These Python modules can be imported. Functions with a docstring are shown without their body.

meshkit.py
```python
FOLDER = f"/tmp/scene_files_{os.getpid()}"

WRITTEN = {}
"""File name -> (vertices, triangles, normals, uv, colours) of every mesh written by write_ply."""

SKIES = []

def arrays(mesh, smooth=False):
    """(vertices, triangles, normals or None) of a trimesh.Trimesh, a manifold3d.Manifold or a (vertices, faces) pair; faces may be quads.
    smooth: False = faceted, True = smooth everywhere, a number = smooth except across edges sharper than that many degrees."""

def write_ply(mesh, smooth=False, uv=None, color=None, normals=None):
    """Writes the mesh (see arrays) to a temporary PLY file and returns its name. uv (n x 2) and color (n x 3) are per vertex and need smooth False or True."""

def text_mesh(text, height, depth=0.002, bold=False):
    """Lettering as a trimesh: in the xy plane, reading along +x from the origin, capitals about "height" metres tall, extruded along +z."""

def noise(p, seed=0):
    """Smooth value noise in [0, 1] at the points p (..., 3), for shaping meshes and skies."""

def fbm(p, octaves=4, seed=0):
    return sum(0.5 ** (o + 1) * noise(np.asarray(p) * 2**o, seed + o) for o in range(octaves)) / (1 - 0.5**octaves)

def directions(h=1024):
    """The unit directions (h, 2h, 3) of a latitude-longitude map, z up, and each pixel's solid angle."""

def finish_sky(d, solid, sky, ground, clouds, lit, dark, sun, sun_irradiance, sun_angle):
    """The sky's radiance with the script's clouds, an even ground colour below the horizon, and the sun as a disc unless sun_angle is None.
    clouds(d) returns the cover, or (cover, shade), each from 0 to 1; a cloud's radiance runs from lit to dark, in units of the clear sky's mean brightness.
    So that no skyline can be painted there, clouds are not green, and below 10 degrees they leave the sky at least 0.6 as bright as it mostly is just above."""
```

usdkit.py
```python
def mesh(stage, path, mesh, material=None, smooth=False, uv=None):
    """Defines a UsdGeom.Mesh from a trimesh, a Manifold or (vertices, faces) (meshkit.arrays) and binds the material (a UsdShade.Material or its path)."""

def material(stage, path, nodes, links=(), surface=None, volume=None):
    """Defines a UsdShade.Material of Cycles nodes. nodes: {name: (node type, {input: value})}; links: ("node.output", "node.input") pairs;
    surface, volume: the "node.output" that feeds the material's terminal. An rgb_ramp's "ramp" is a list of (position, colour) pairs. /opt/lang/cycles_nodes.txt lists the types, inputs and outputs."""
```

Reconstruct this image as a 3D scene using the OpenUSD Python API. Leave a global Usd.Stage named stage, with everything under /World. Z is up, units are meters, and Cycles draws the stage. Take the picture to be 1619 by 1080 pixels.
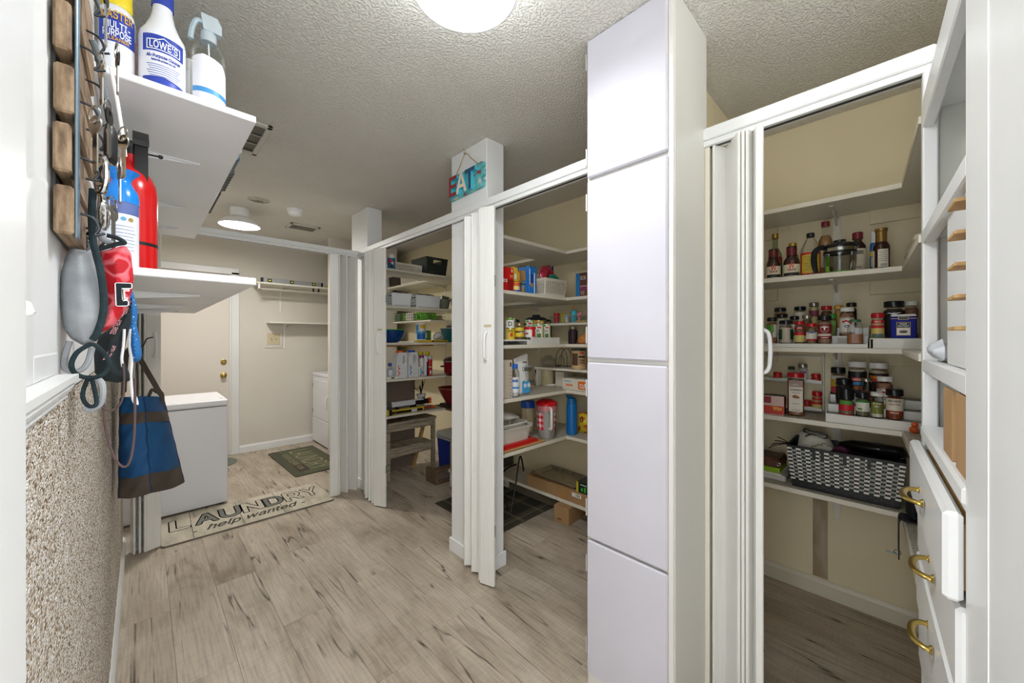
import math, random
import numpy as np, trimesh, usdkit, meshkit
from shapely.geometry import Polygon, Point, box as sbox, LineString
from shapely import affinity
from pxr import Usd, UsdGeom, UsdLux, Gf, Sdf, UsdShade
random.seed(7); RNG = np.random.default_rng(7)
stage = Usd.Stage.CreateInMemory()
UsdGeom.SetStageUpAxis(stage, 'Z'); UsdGeom.SetStageMetersPerUnit(stage, 1.0)
UsdGeom.Xform.Define(stage, '/World'); UsdGeom.Scope.Define(stage, '/World/Looks')
PI = math.pi

# ---------------------------------------------------------------- camera, fill dome, exposure
CAM_Z, YAW = 1.32, 44.49                       # eye height; degrees right of the hallway's long axis (+y)
cam = UsdGeom.Camera.Define(stage, '/World/camera')
cam.CreateHorizontalApertureAttr(36.0); cam.CreateVerticalApertureAttr(24.015)
cam.CreateFocalLengthAttr(36.0 * 595.2 / 1619)
cam.CreateVerticalApertureOffsetAttr(-5.9 / 1619 * 36)
cam.CreateClippingRangeAttr(Gf.Vec2f(0.02, 100))
cam.CreateExposureAttr(0.9)
cam.AddTranslateOp().Set(Gf.Vec3d(0, 0, CAM_Z)); cam.AddRotateXYZOp().Set(Gf.Vec3f(90, 0, -YAW))
dome = UsdLux.DomeLight.Define(stage, '/World/fill_dome')   # added uniform fill in place of the unbuilt room behind, through the open corner
dome.CreateIntensityAttr(0.74); dome.CreateColorAttr(Gf.Vec3f(0.95, 0.985, 1.02))
HALL_LAMP, LAUNDRY_LAMP = 33.0, 58.0            # radiance of the two ceiling lamps' diffusers

# ---------------------------------------------------------------- helpers
def C(r, g=None, b=None):
    if g is None: g = b = r
    f = lambda v: (v / 255) / 12.92 if v / 255 < .04045 else ((v / 255 + .055) / 1.055) ** 2.4
    return (f(r), f(g), f(b))
_m = {}
def M(col, rough=.5, metal=0., spec=.5, **kw):
    """plain material"""
    key = (tuple(col), rough, metal, spec, tuple(sorted(kw.items())))
    if key not in _m:
        _m[key] = usdkit.material(stage, f'/World/Looks/plain_{len(_m):03d}', {'p': ('principled_bsdf', {'base_color': col, 'roughness': rough, 'metallic': metal, 'specular_ior_level': spec, **kw})}, surface='p.BSDF')
    return _m[key]
def MN(name, nodes, links, surface='p.BSDF'):
    return usdkit.material(stage, '/World/Looks/' + name, nodes, links, surface=surface)
def pane(name, col=(1, 1, 1), rough=.05, f=1.35, tint=1.0):
    return MN(name, {'t': ('transparent_bsdf', {'color': tuple(c * tint for c in col)}), 'g': ('glossy_bsdf', {'color': (1, 1, 1), 'roughness': rough}), 'f': ('fresnel', {'IOR': f}), 'h': ('math', {'math_type': 'multiply', 'value2': .55}), 'm': ('mix_closure', {})},
              [('f.fac', 'h.value1'), ('h.value', 'm.fac'), ('t.BSDF', 'm.closure1'), ('g.BSDF', 'm.closure2')], 'm.closure')
def frosted(name, col, k=.5):
    return MN(name, {'t': ('transparent_bsdf', {'color': (1, 1, 1)}), 'd': ('principled_bsdf', {'base_color': col, 'roughness': .25}), 'm': ('mix_closure', {'fac': k})}, [('t.BSDF', 'm.closure1'), ('d.BSDF', 'm.closure2')], 'm.closure')
def noise_mat(name, cols, scale=8, rough=.5, stretch=(1, 1, 1), bump=0., bscale=60, bdist=.002, detail=4, spec=.5, metal=0., bstretch=None):
    n = {'c': ('texture_coordinate', {}), 'mp': ('mapping', {'scale': stretch}), 'n': ('noise_texture', {'scale': scale, 'detail': detail}), 'r': ('rgb_ramp', {'ramp': cols}), 'p': ('principled_bsdf', {'roughness': rough, 'specular_ior_level': spec, 'metallic': metal})}
    l = [('c.object', 'mp.vector'), ('mp.vector', 'n.vector'), ('n.fac', 'r.fac'), ('r.color', 'p.base_color')]
    if bump:
        n['mb'] = ('mapping', {'scale': bstretch or (1, 1, 1)}); n['nb'] = ('noise_texture', {'scale': bscale, 'detail': 3}); n['b'] = ('bump', {'strength': bump, 'distance': bdist})
        l += [('c.object', 'mb.vector'), ('mb.vector', 'nb.vector'), ('nb.fac', 'b.height'), ('b.normal', 'p.normal')]
    return MN(name, n, l)

_names = {}
def numbered(parent, name):
    k = _names.get((parent, name), 0); _names[(parent, name)] = k + 1
    return name if k == 0 else f'{name}_{k:03d}'
def data(p, **kw):
    for k, v in kw.items():
        if v: p.SetCustomDataByKey(k, v)
GROUPS = {'spice_jar': 'spice jars of the right-hand closet', 'accordion_door': 'folding doors of the closets', 'wall_shelf': 'shelves on the left wall', 'closet_shelf': 'shelves of the spice closet', 'pantry_shelf': 'shelves of the pantry', 'laundry_shelf': 'shelves over the dryer', 'key': 'keys on the rack', 'face_mask': 'face masks under the key rack', 'cardboard_file': 'cardboard files in the niche', 'plastic_bin': 'grey bins in the far closet', 'detergent_jug': 'white jugs in the far closet', 'can': 'food cans in the middle closet', 'baby_cup': 'baby cups in the wire basket', 'toy_blaster': 'toy blasters in the far closet', 'ceiling_light': 'ceiling lights', 'air_vent': 'ceiling vents', 'snack_pack': 'snack packs in the lattice basket', 'spray_canister': 'canisters beside the white jugs', 'container_lid': 'red container lids', 'plastic_container': 'cloudy plastic tubs', 'tiered_rack': 'white stepped spice racks', 'lattice_basket': 'lattice baskets', 'food_jar': 'food jars of the middle closet', 'plastic_pot': 'grey-green pots'}
def thing(name, label, cat, loc=(0, 0, 0), rotz=0, group=None, kind=None):
    group = group or GROUPS.get(name)
    x = UsdGeom.Xform.Define(stage, '/World/' + numbered('/World', name))
    x.AddTranslateOp().Set(Gf.Vec3d(*map(float, loc)))
    if rotz: x.AddRotateZOp().Set(float(rotz))
    data(x.GetPrim(), label=label, category=cat, group=group, kind=kind)
    return x
def part(parent, name, mesh, mat, label=None, smooth=35, kind=None):
    pp = str(parent.GetPath()) if parent is not None else '/World'
    o = usdkit.mesh(stage, pp + '/' + numbered(pp, name), mesh, mat, smooth=smooth)
    data(o.GetPrim(), label=label, kind=kind)
    return o
def single(name, mesh, mat, label, cat, group=None, kind=None, smooth=35):
    group = group or GROUPS.get(name)
    o = part(None, name, mesh, mat, smooth=smooth)
    data(o.GetPrim(), label=label, category=cat, group=group, kind=kind)
    return o
def struct(name, mesh, mat, smooth=False):
    o = part(None, name, mesh, mat, kind='structure', smooth=smooth); return o
def sgroup(name):
    x = UsdGeom.Xform.Define(stage, '/World/' + numbered('/World', name)); data(x.GetPrim(), kind='structure'); return x

cat = trimesh.util.concatenate
def mv(m, x=0, y=0, z=0):
    m = m.copy(); m.apply_translation((x, y, z)); return m
def rot(m, deg, axis=(0, 0, 1), at=(0, 0, 0)):
    m = m.copy(); m.apply_transform(trimesh.transformations.rotation_matrix(math.radians(deg), axis, at)); return m
_F8 = None
def bx(x0, y0, z0, x1, y1, z1, b=0.):
    """box, edges chamfered by b"""
    x0, x1 = sorted((x0, x1)); y0, y1 = sorted((y0, y1)); z0, z1 = sorted((z0, z1))
    b = min(b, .45 * (x1 - x0), .45 * (y1 - y0), .45 * (z1 - z0))
    if b <= 0:
        return trimesh.creation.box(bounds=[(x0, y0, z0), (x1, y1, z1)])
    P = []
    for sx in (0, 1):
        for sy in (0, 1):
            for sz in (0, 1):
                X, Y, Z = (x0, x1)[sx], (y0, y1)[sy], (z0, z1)[sz]; dx, dy, dz = b * (1 - 2 * sx), b * (1 - 2 * sy), b * (1 - 2 * sz)
                P += [(X, Y + dy, Z + dz), (X + dx, Y, Z + dz), (X + dx, Y + dy, Z)]
    return trimesh.convex.convex_hull(np.array(P))
def hull(pts): return trimesh.convex.convex_hull(np.array(pts, float))
def lathe(prof, n=28, loc=(0, 0, 0)):
    """prof: (radius, z) pairs from bottom to top"""
    m = trimesh.creation.revolve(np.array(prof, float), sections=n); m.apply_translation(loc); return m
def tube(pts, r, n=7, closed=False):
    p = np.asarray(pts, float)
    if closed: p = np.vstack([p, p[:1]])
    t = np.gradient(p, axis=0)
    if closed: t[0] = t[-1] = p[1] - p[-2]
    t /= np.linalg.norm(t, axis=1, keepdims=True) + 1e-12
    a = np.zeros_like(t); ref = np.array([0, 0, 1.]) if abs(t[0][2]) < .9 else np.array([1., 0, 0])
    for i in range(len(p)):
        v = ref - t[i] * ref.dot(t[i]); v /= np.linalg.norm(v) + 1e-12; a[i] = v; ref = v
    b = np.cross(t, a); th = np.arange(n) * 2 * PI / n; rr = np.broadcast_to(r, (len(p),))
    v = p[:, None] + rr[:, None, None] * (np.cos(th)[None, :, None] * a[:, None] + np.sin(th)[None, :, None] * b[:, None])
    f = []
    for i in range(len(p) - 1):
        for j in range(n):
            k = (j + 1) % n
            f += [(i * n + j, i * n + k, (i + 1) * n + k), (i * n + j, (i + 1) * n + k, (i + 1) * n + j)]
    V = v.reshape(-1, 3)
    if not closed:
        V = np.vstack([V, p[:1], p[-1:]]); c0, c1 = len(V) - 2, len(V) - 1; e = (len(p) - 1) * n
        for j in range(n):
            k = (j + 1) % n; f += [(c0, k, j), (c1, e + j, e + k)]
    m = trimesh.Trimesh(V, np.array(f), process=False); m.fix_normals(); return m
def arcpts(pts, k=8):
    """Catmull-Rom through points"""
    P = np.array([pts[0], *pts, pts[-1]], float); out = []
    for i in range(1, len(P) - 2):
        for t in np.linspace(0, 1, k, endpoint=False):
            a, b, c, d = P[i - 1:i + 3]
            out.append(.5 * (2 * b + (c - a) * t + (2 * a - 5 * b + 4 * c - d) * t * t + (3 * b - a - 3 * c + d) * t ** 3))
    return np.array(out + [P[-2]])
def ext(poly, h):
    if isinstance(poly, (list, tuple)): poly = Polygon(poly)
    if poly.geom_type == 'MultiPolygon': return cat([trimesh.creation.extrude_polygon(g, h) for g in poly.geoms])
    return trimesh.creation.extrude_polygon(poly, h)
def place(mesh, o, u, v):
    """flat mesh (x, y, z) -> o + x u + y v + z n"""
    u = np.array(u, float); u /= np.linalg.norm(u); v = np.array(v, float); v -= u * u.dot(v); v /= np.linalg.norm(v); n = np.cross(u, v)
    m = mesh.copy(); V = np.array(m.vertices); m.vertices = np.array(o, float) + V[:, :1] * u + V[:, 1:2] * v + V[:, 2:3] * n; return m
def wrap(mesh, R, face, z0):
    """flat mesh (x along, y up, z out) bent round a cylinder of radius R, centred on the angle 'face'"""
    m = mesh.copy(); V = np.array(m.vertices); a = face + V[:, 0] / R; r = R + V[:, 2]
    m.vertices = np.stack([r * np.cos(a), r * np.sin(a), z0 + V[:, 1]], 1); return m
def band(R, z0, z1, face=0., half=PI, n=None, t=.0004):
    n = n or max(3, int(28 * half / PI)); w = 2 * half * R; g = np.linspace(-w / 2, w / 2, n + 1)
    V = [(x, y, t) for x in g for y in (z0, z1)]; f = []
    for i in range(n): f += [(2 * i, 2 * i + 2, 2 * i + 3), (2 * i, 2 * i + 3, 2 * i + 1)]
    return wrap(trimesh.Trimesh(np.array(V), np.array(f), process=False), R, face, 0)
_t = {}
def text(s, h, depth=.0006, bold=True, w=None, slant=0.):
    k = (s, bold)
    if k not in _t:
        m = meshkit.text_mesh(s, 1.0, 1.0, bold); b = m.bounds; m.apply_translation((-(b[0][0] + b[1][0]) / 2, 0, 0)); _t[k] = m
    m = _t[k].copy(); V = np.array(m.vertices); sx = h
    if w: sx = w / (V[:, 0].max() - V[:, 0].min())
    V[:, 0] = V[:, 0] * sx + slant * V[:, 1] * h; V[:, 1] *= h; V[:, 2] *= depth; m.vertices = V; return m
def ell(a, b, t=.0006, n=20, x=0, y=0):
    return mv(ext(affinity.scale(Point(0, 0).buffer(1, n // 4), a, b), t), x, y)
def rect(w, h, t=.0005, x=0, y=0): return mv(ext(sbox(-w / 2, -h / 2, w / 2, h / 2), t), x, y)
def sub(mesh, n=2):
    for _ in range(n): mesh = mesh.subdivide()
    return mesh
def puff(poly, T, step, back=True, wr=0., seed=0, pw=.5):
    """cushion: a polygon in xy swollen by T along z (both ways when back)"""
    from scipy.spatial import Delaunay
    import shapely
    poly = Polygon(poly) if isinstance(poly, (list, tuple)) else poly
    poly = poly.buffer(0); L = poly.exterior.length; nb = max(12, int(L / step))
    B = np.array([poly.exterior.interpolate(i / nb, normalized=True).coords[0] for i in range(nb)])
    x0, y0, x1, y1 = poly.bounds; gx, gy = np.meshgrid(np.arange(x0, x1, step), np.arange(y0, y1, step * .87)); gx[1::2] += step / 2
    G = np.stack([gx.ravel(), gy.ravel()], 1); inn = shapely.contains_xy(poly.buffer(-step * .5), G[:, 0], G[:, 1]); G = G[inn]
    P = np.vstack([B, G]); tri = Delaunay(P).simplices; ce = P[tri].mean(1); tri = tri[shapely.contains_xy(poly, ce[:, 0], ce[:, 1])]
    d = shapely.distance(poly.exterior, shapely.points(P)); d[:nb] = 0; h = T * np.clip(d / max(d.max(), 1e-9), 0, 1) ** pw
    if wr:
        q = np.column_stack([P / (step * 5), np.full(len(P), seed * 7.3)]); h = h * (1 + wr * (meshkit.noise(q) - .0) * 2)
    a, b, c = P[tri].transpose(1, 0, 2); fl = np.cross(b - a, c - a) < 0; tri[fl] = tri[fl][:, ::-1]
    V = np.column_stack([P, h]); F = tri
    if back:
        N = len(P); ib = np.arange(N); ib[nb:] = np.arange(N, N + N - nb); V2 = np.column_stack([P[nb:], -h[nb:]])
        V = np.vstack([V, V2]); F = np.vstack([F, ib[tri][:, ::-1]])
    return trimesh.Trimesh(V, F, process=False)
def quadgrid(fn, nu, nv):
    V = np.array([fn(i / nu, j / nv) for i in range(nu + 1) for j in range(nv + 1)]); F = []
    for i in range(nu):
        for j in range(nv):
            a = i * (nv + 1) + j; F += [(a, a + nv + 1, a + nv + 2), (a, a + nv + 2, a + 1)]
    return trimesh.Trimesh(V, np.array(F), process=False)
def toward(x, y): return math.atan2(-y, -x)      # heading from a point to the camera's side of the hall
VW = (0, -1, 0)                                   # "right" on faces that look back at the hallway (normal -x)
VN = (1, 0, 0)                                    # "right" on faces that look along -y

# ---------------------------------------------------------------- materials
white = noise_mat('white_paint', [(.3, C(226, 227, 226)), (.7, C(233, 234, 233))], 3, .38, bump=.12, bscale=90, bdist=.001)
white_gloss = M(C(235, 236, 236), .25)
wall_m = noise_mat('wall_paint', [(.3, C(214, 208, 197)), (.7, C(220, 215, 204))], 2, .6, bump=.35, bscale=110, bdist=.002)
pantry_m = noise_mat('pantry_wall_paint', [(.3, C(226, 212, 176)), (.7, C(232, 219, 184))], 2, .6, bump=.35, bscale=110, bdist=.002)
wall_white = noise_mat('white_wall_paint', [(.3, C(228, 229, 228)), (.7, C(234, 235, 234))], 2, .5, bump=.15, bscale=130, bdist=.001)
vinyl = noise_mat('vinyl_panel', [(.3, C(226, 225, 219)), (.7, C(234, 233, 228))], 6, .28, stretch=(30, 30, .8))
shelf_white = M(C(232, 228, 216), .4)
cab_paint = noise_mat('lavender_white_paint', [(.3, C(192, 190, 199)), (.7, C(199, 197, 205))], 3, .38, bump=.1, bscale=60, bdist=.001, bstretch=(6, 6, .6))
laminate = noise_mat('speckled_laminate', [(.38, C(140, 134, 120)), (.5, C(192, 186, 170)), (.62, C(214, 209, 194))], 170, .4, detail=2)
ceil_m = MN('textured_ceiling', {'c': ('texture_coordinate', {}), 'n': ('noise_texture', {'scale': 3., 'detail': 2}), 'r': ('rgb_ramp', {'ramp': [(.3, C(228, 224, 214)), (.7, C(234, 231, 222))]}),
    'nb': ('noise_texture', {'scale': 105, 'detail': 3, 'roughness': .55}), 'rb': ('rgb_ramp', {'ramp': [(.45, (0, 0, 0)), (.62, (1, 1, 1))]}), 'b': ('bump', {'strength': .75, 'distance': .006}), 'p': ('principled_bsdf', {'roughness': .8})},
    [('c.object', 'n.vector'), ('n.fac', 'r.fac'), ('r.color', 'p.base_color'), ('c.object', 'nb.vector'), ('nb.fac', 'rb.fac'), ('rb.color', 'b.height'), ('b.normal', 'p.normal')])
def plank_mat(k):
    off = (k * 3.7, k * 5.3, k * 11.1)
    return MN(f'weathered_plank_{k:02d}', {
        'g': ('geometry', {}), 'mo': ('mapping', {'location': off}),
        'm1': ('mapping', {'scale': (4, 1.3, 1)}), 'n1': ('noise_texture', {'scale': 1.3, 'detail': 5, 'roughness': .6, 'distortion': .6}),
        'r1': ('rgb_ramp', {'ramp': [(.24, C(132, 116, 98)), (.38, C(170, 156, 138)), (.55, C(190, 177, 159)), (.78, C(207, 196, 180))]}),
        'm2': ('mapping', {'scale': (70, 4, 1)}), 'n2': ('noise_texture', {'scale': 1.5, 'detail': 4}), 'r2': ('rgb_ramp', {'ramp': [(.3, (.72, .71, .70)), (.6, (1.06, 1.06, 1.06))]}), 'x2': ('mix', {'mix_type': 'multiply', 'fac': .75}),
        'm3': ('mapping', {'scale': (7, 90, 1)}), 'n3': ('noise_texture', {'scale': 1.5, 'detail': 2}), 'r3': ('rgb_ramp', {'ramp': [(.32, (.78, .77, .76)), (.5, (1, 1, 1))]}), 'x3': ('mix', {'mix_type': 'multiply', 'fac': .45}),
        'm4': ('mapping', {'scale': (7.5, .42, 1)}), 'n4': ('noise_texture', {'scale': 1.5, 'detail': 3, 'roughness': .4, 'distortion': .15}),
        's': ('math', {'math_type': 'subtract', 'value2': .5}), 'ab': ('math', {'math_type': 'absolute'}), 'nm': ('noise_texture', {'scale': 3.2, 'detail': 2}), 'am': ('rgb_ramp', {'ramp': [(.46, (0, 0, 0)), (.56, (1, 1, 1))]}),
        'r4': ('rgb_ramp', {'ramp': [(0, (1, 1, 1)), (.006, (.4, .4, .4)), (.014, (0, 0, 0))]}), 'mm': ('mix', {'mix_type': 'multiply', 'fac': 1.}),
        'x4': ('mix', {'mix_type': 'mix', 'color2': C(58, 47, 38)}),
        'b': ('bump', {'strength': .25, 'distance': .002}), 'p': ('principled_bsdf', {'roughness': .48})},
        [('g.position', 'mo.vector')] + [('mo.vector', f'm{i}.vector') for i in (1, 2, 3, 4)] + [(f'm{i}.vector', f'n{i}.vector') for i in (1, 2, 3, 4)] + [('mo.vector', 'nm.vector'),
         ('n1.fac', 'r1.fac'), ('n2.fac', 'r2.fac'), ('n3.fac', 'r3.fac'), ('r1.color', 'x2.color1'), ('r2.color', 'x2.color2'), ('x2.color', 'x3.color1'), ('r3.color', 'x3.color2'),
         ('n4.fac', 's.value1'), ('s.value', 'ab.value1'), ('ab.value', 'r4.fac'), ('nm.fac', 'am.fac'), ('r4.color', 'mm.color1'), ('am.color', 'mm.color2'), ('mm.color', 'x4.fac'), ('x3.color', 'x4.color1'), ('x4.color', 'p.base_color'), ('n2.fac', 'b.height'), ('b.normal', 'p.normal')])
planks = [plank_mat(k) for k in range(6)]
carpet_m = MN('speckled_carpet', {'g': ('geometry', {}), 'm': ('mapping', {'scale': (1, 1, 1.5)}), 'v': ('voronoi_texture', {'scale': 230}), 'w': ('white_noise_texture', {'dimensions': '3D'}),
    'r': ('rgb_ramp', {'ramp': [(0, C(120, 100, 78)), (.14, C(170, 148, 122)), (.3, C(206, 192, 172)), (.5, C(226, 219, 209)), (.75, C(238, 234, 228)), (1, C(248, 246, 243))]}),
    'd': ('rgb_ramp', {'ramp': [(0, (1.08, 1.08, 1.08)), (.6, (.9, .88, .85)), (.95, (.6, .53, .44))]}), 'x': ('mix', {'mix_type': 'multiply', 'fac': .9}), 'b': ('bump', {'strength': .8, 'distance': .005, 'invert': True}), 'p': ('principled_bsdf', {'roughness': .95, 'specular_ior_level': .1})},
    [('g.position', 'm.vector'), ('m.vector', 'v.vector'), ('v.color', 'w.vector'), ('w.value', 'r.fac'), ('v.distance', 'd.fac'), ('r.color', 'x.color1'), ('d.color', 'x.color2'), ('x.color', 'p.base_color'), ('v.distance', 'b.height'), ('b.normal', 'p.normal')])
brass = M(C(196, 170, 92), .25, 1.); steel = M(C(190), .25, 1.); chrome = M(C(220), .12, 1.); black = M(C(22, 23, 25), .4); black_gloss = M(C(14, 15, 18), .15); dark_grey = M(C(58, 58, 56), .5)
clear = pane('clear_glass'); clear_dim = pane('clear_plastic', (.93, .94, .93), .08)
wood_grey = noise_mat('weathered_wood', [(.3, C(118, 104, 86)), (.5, C(158, 143, 122)), (.7, C(180, 167, 146))], 3, .7, stretch=(3, 3, 40), bump=.3, bscale=3, bstretch=(3, 3, 40))
wood_pine = noise_mat('pine_wood', [(.3, C(166, 128, 78)), (.7, C(198, 162, 108))], 3, .6, stretch=(4, 30, 4))
wood_board = noise_mat('cutting_board_wood', [(.3, C(176, 130, 78)), (.7, C(206, 164, 108))], 4, .5, stretch=(2, 30, 4))
wood_block = noise_mat('rack_wood', [(.3, C(92, 72, 52)), (.5, C(134, 110, 84)), (.72, C(164, 140, 112))], 5, .7, stretch=(30, 2, 8))
card = noise_mat('cardboard', [(.3, C(162, 126, 84)), (.7, C(176, 140, 98))], 6, .8)
paper = M(C(236, 232, 222), .7); red_lid = M(C(190, 26, 32), .3); black_lid = M(C(20, 22, 26), .3); white_lid = M(C(232, 230, 224), .35)

# ---------------------------------------------------------------- the setting
H = 2.44; XB, YE = 2.485, 5.25                    # ceiling height, back wall of the pantry, far wall of the laundry
X0, Y0 = -.085, -.08
flo = sgroup('floor')
part(flo, 'underlay', bx(-1.2, -1.2, -.05, 2.7, 5.45, -.0065), M(C(60, 52, 45), .8), smooth=False)
PW, PL, k = .182, 1.22, 0
for i in range(-6, 16):
    xa = X0 + i * PW
    if xa > XB: break
    ys = -1.2 - ((i * .47) % 1.0) * PL
    while ys < YE:
        a, b = max(ys, -1.2), min(ys + PL, YE + .1)
        if b - a > .02: part(flo, 'plank', bx(xa + .0003, a + .0003, -.006, min(xa + PW, XB + .1) - .0003, b - .0003, 0, .0006), planks[(i * 5 + k * 3) % 6], smooth=False)
        ys += PL; k += 1
struct('ceiling', bx(-1.2, -1.2, H, 2.7, 5.45, H + .08), ceil_m)
wl = sgroup('wall_left')
part(wl, 'upper_wall', bx(X0 - .1, .33, 1.237, X0, 3.36, H), wall_white, smooth=False)
part(wl, 'lower_wall', bx(X0 - .1, .33, 0, X0 - .022, 3.36, 1.2365), wall_white, smooth=False)
ysteps = [.36]
while ysteps[-1] < 3.36: ysteps.append(min(3.36, ysteps[-1] + .0035 + .004 * (ysteps[-1] - .36)))
zs = np.arange(.085, 1.24, .005); YY, ZZ = np.meshgrid(ysteps, zs, indexing='ij')
q = np.stack([np.zeros(YY.size), YY.ravel() * 105, ZZ.ravel() * 150], 1); hh = meshkit.noise(q) * .0022 + meshkit.noise(q * .31 + 9) * .0018
V = np.stack([X0 - .002 + hh, YY.ravel(), ZZ.ravel()], 1); ny, nz = YY.shape; F = []
ii, jj = np.meshgrid(np.arange(ny - 1), np.arange(nz - 1), indexing='ij'); a = (ii * nz + jj).ravel()
F = np.vstack([np.stack([a, a + nz, a + nz + 1], 1), np.stack([a, a + nz + 1, a + 1], 1)])
part(wl, 'carpet_wainscot', trimesh.Trimesh(V, F, process=False), carpet_m, 'speckled beige carpet covering the lower wall', smooth=True, kind='stuff')
rail = [(0, 0), (.009, 0), (.012, .005), (.009, .009), (.016, .013), (.019, .02), (.016, .025), (.023, .028), (.023, .036), (0, .036)]
part(wl, 'chair_rail', place(ext(rail, .445), (X0 - .001, .80, 1.234), (1, 0, 0), (0, 0, 1)), white, smooth=30)
part(wl, 'trim_stile', bx(X0 - .001, .60, 1.27, X0 + .003, .64, 2.2, .002), white); part(wl, 'trim_stile', bx(X0 - .001, .64, 1.27, X0 + .003, .80, 1.30, .002), white)
struct('trim_1', cat([bx(X0 - .3, .26, 0, -.052, .386, H, .004)]), white)                                   # casing at the left edge of the view
struct('baseboard_left', place(ext([(0, 0), (.016, 0), (.016, .07), (.011, .082), (.006, .09), (0, .09)], 2.93), (X0 - .002, 3.34, 0), (1, 0, 0), (0, 0, 1)), white)
struct('wall_back', bx(XB, -.4, 0, XB + .1, 5.45, H), pantry_m)                                                  # along the closets
struct('wall_laundry_left', bx(-.42, 3.36, 0, -.32, 5.45, H), wall_m); struct('wall_laundry_front', bx(-.42, 3.36, 0, X0 - .1, 3.46, H), wall_m)
struct('wall_far', bx(-1.2, YE, 0, 2.7, YE + .12, H), wall_m)
struct('wall_right', bx(1.5, -.42, 0, XB, -.32, H), pantry_m)
struct('wall_partition', bx(1.5, .60, 0, XB, .68, H), pantry_m)
struct('wall_alcove', cat([bx(1.5, 4.42, 0, 2.22, 4.5, H), bx(2.22, 4.42, 0, 2.3, 5.25, H)]), wall_m)
def post(n, x0, y0, x1, y1):
    g = sgroup(n); part(g, 'column', bx(x0, y0, 0, x1, y1, H, .003), wall_white)
    part(g, 'baseboard', cat([bx(x0 - .012, y0 - .012, 0, x1 + .012, y0, .085, .004), bx(x0 - .012, y0, 0, x0, y1 + .012, .085, .004), bx(x0, y1, 0, x1 + .012, y1 + .012, .085, .004)]), white)
post('trim_2', 1.37, 1.595, 1.5, 1.93); post('trim_3', 1.37, 3.155, 1.5, 3.49)
bb = [(0, 0), (.014, 0), (.014, .065), (.009, .078), (.004, .085), (0, .085)]
struct('baseboard_back', place(ext(bb, 5.6), (XB, -.35, 0), (-1, 0, 0), (0, 0, 1)), M(C(214, 206, 184), .4))
struct('baseboard_far', place(ext(bb, .77), (1.56, YE, 0), (0, -1, 0), (0, 0, 1)), white)
# header rails with the folding doors' track
def header(n, x0, y0, x1, y1, z0, z1, horizontal):
    g = sgroup(n)
    part(g, 'rail', bx(x0, y0, z0 + .02, x1, y1, z1, .004), white)
    s = .006
    part(g, 'track', bx(x0 + (0 if horizontal else s), y0 + (s if horizontal else 0), z0, x1 - (0 if horizontal else s), y1 - (s if horizontal else 0), z0 + .02, .002), white)
    c = ((x0 + x1) / 2, (y0 + y1) / 2); w = .007
    part(g, 'track_slot', bx(x0 if horizontal else c[0] - w, c[1] - w if horizontal else y0, z0 - .0006, x1 if horizontal else c[0] + w, c[1] + w if horizontal else y1, z0 + .004), dark_grey)
header('trim_4', X0, 3.285, 1.345, 3.345, 2.02, 2.075, True)
header('trim_5', 1.345, .83, 1.40, 3.345, 2.022, 2.085, False)
header('trim_6', 1.465, -.075, 1.52, .497, 2.02, 2.085, False)
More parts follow.
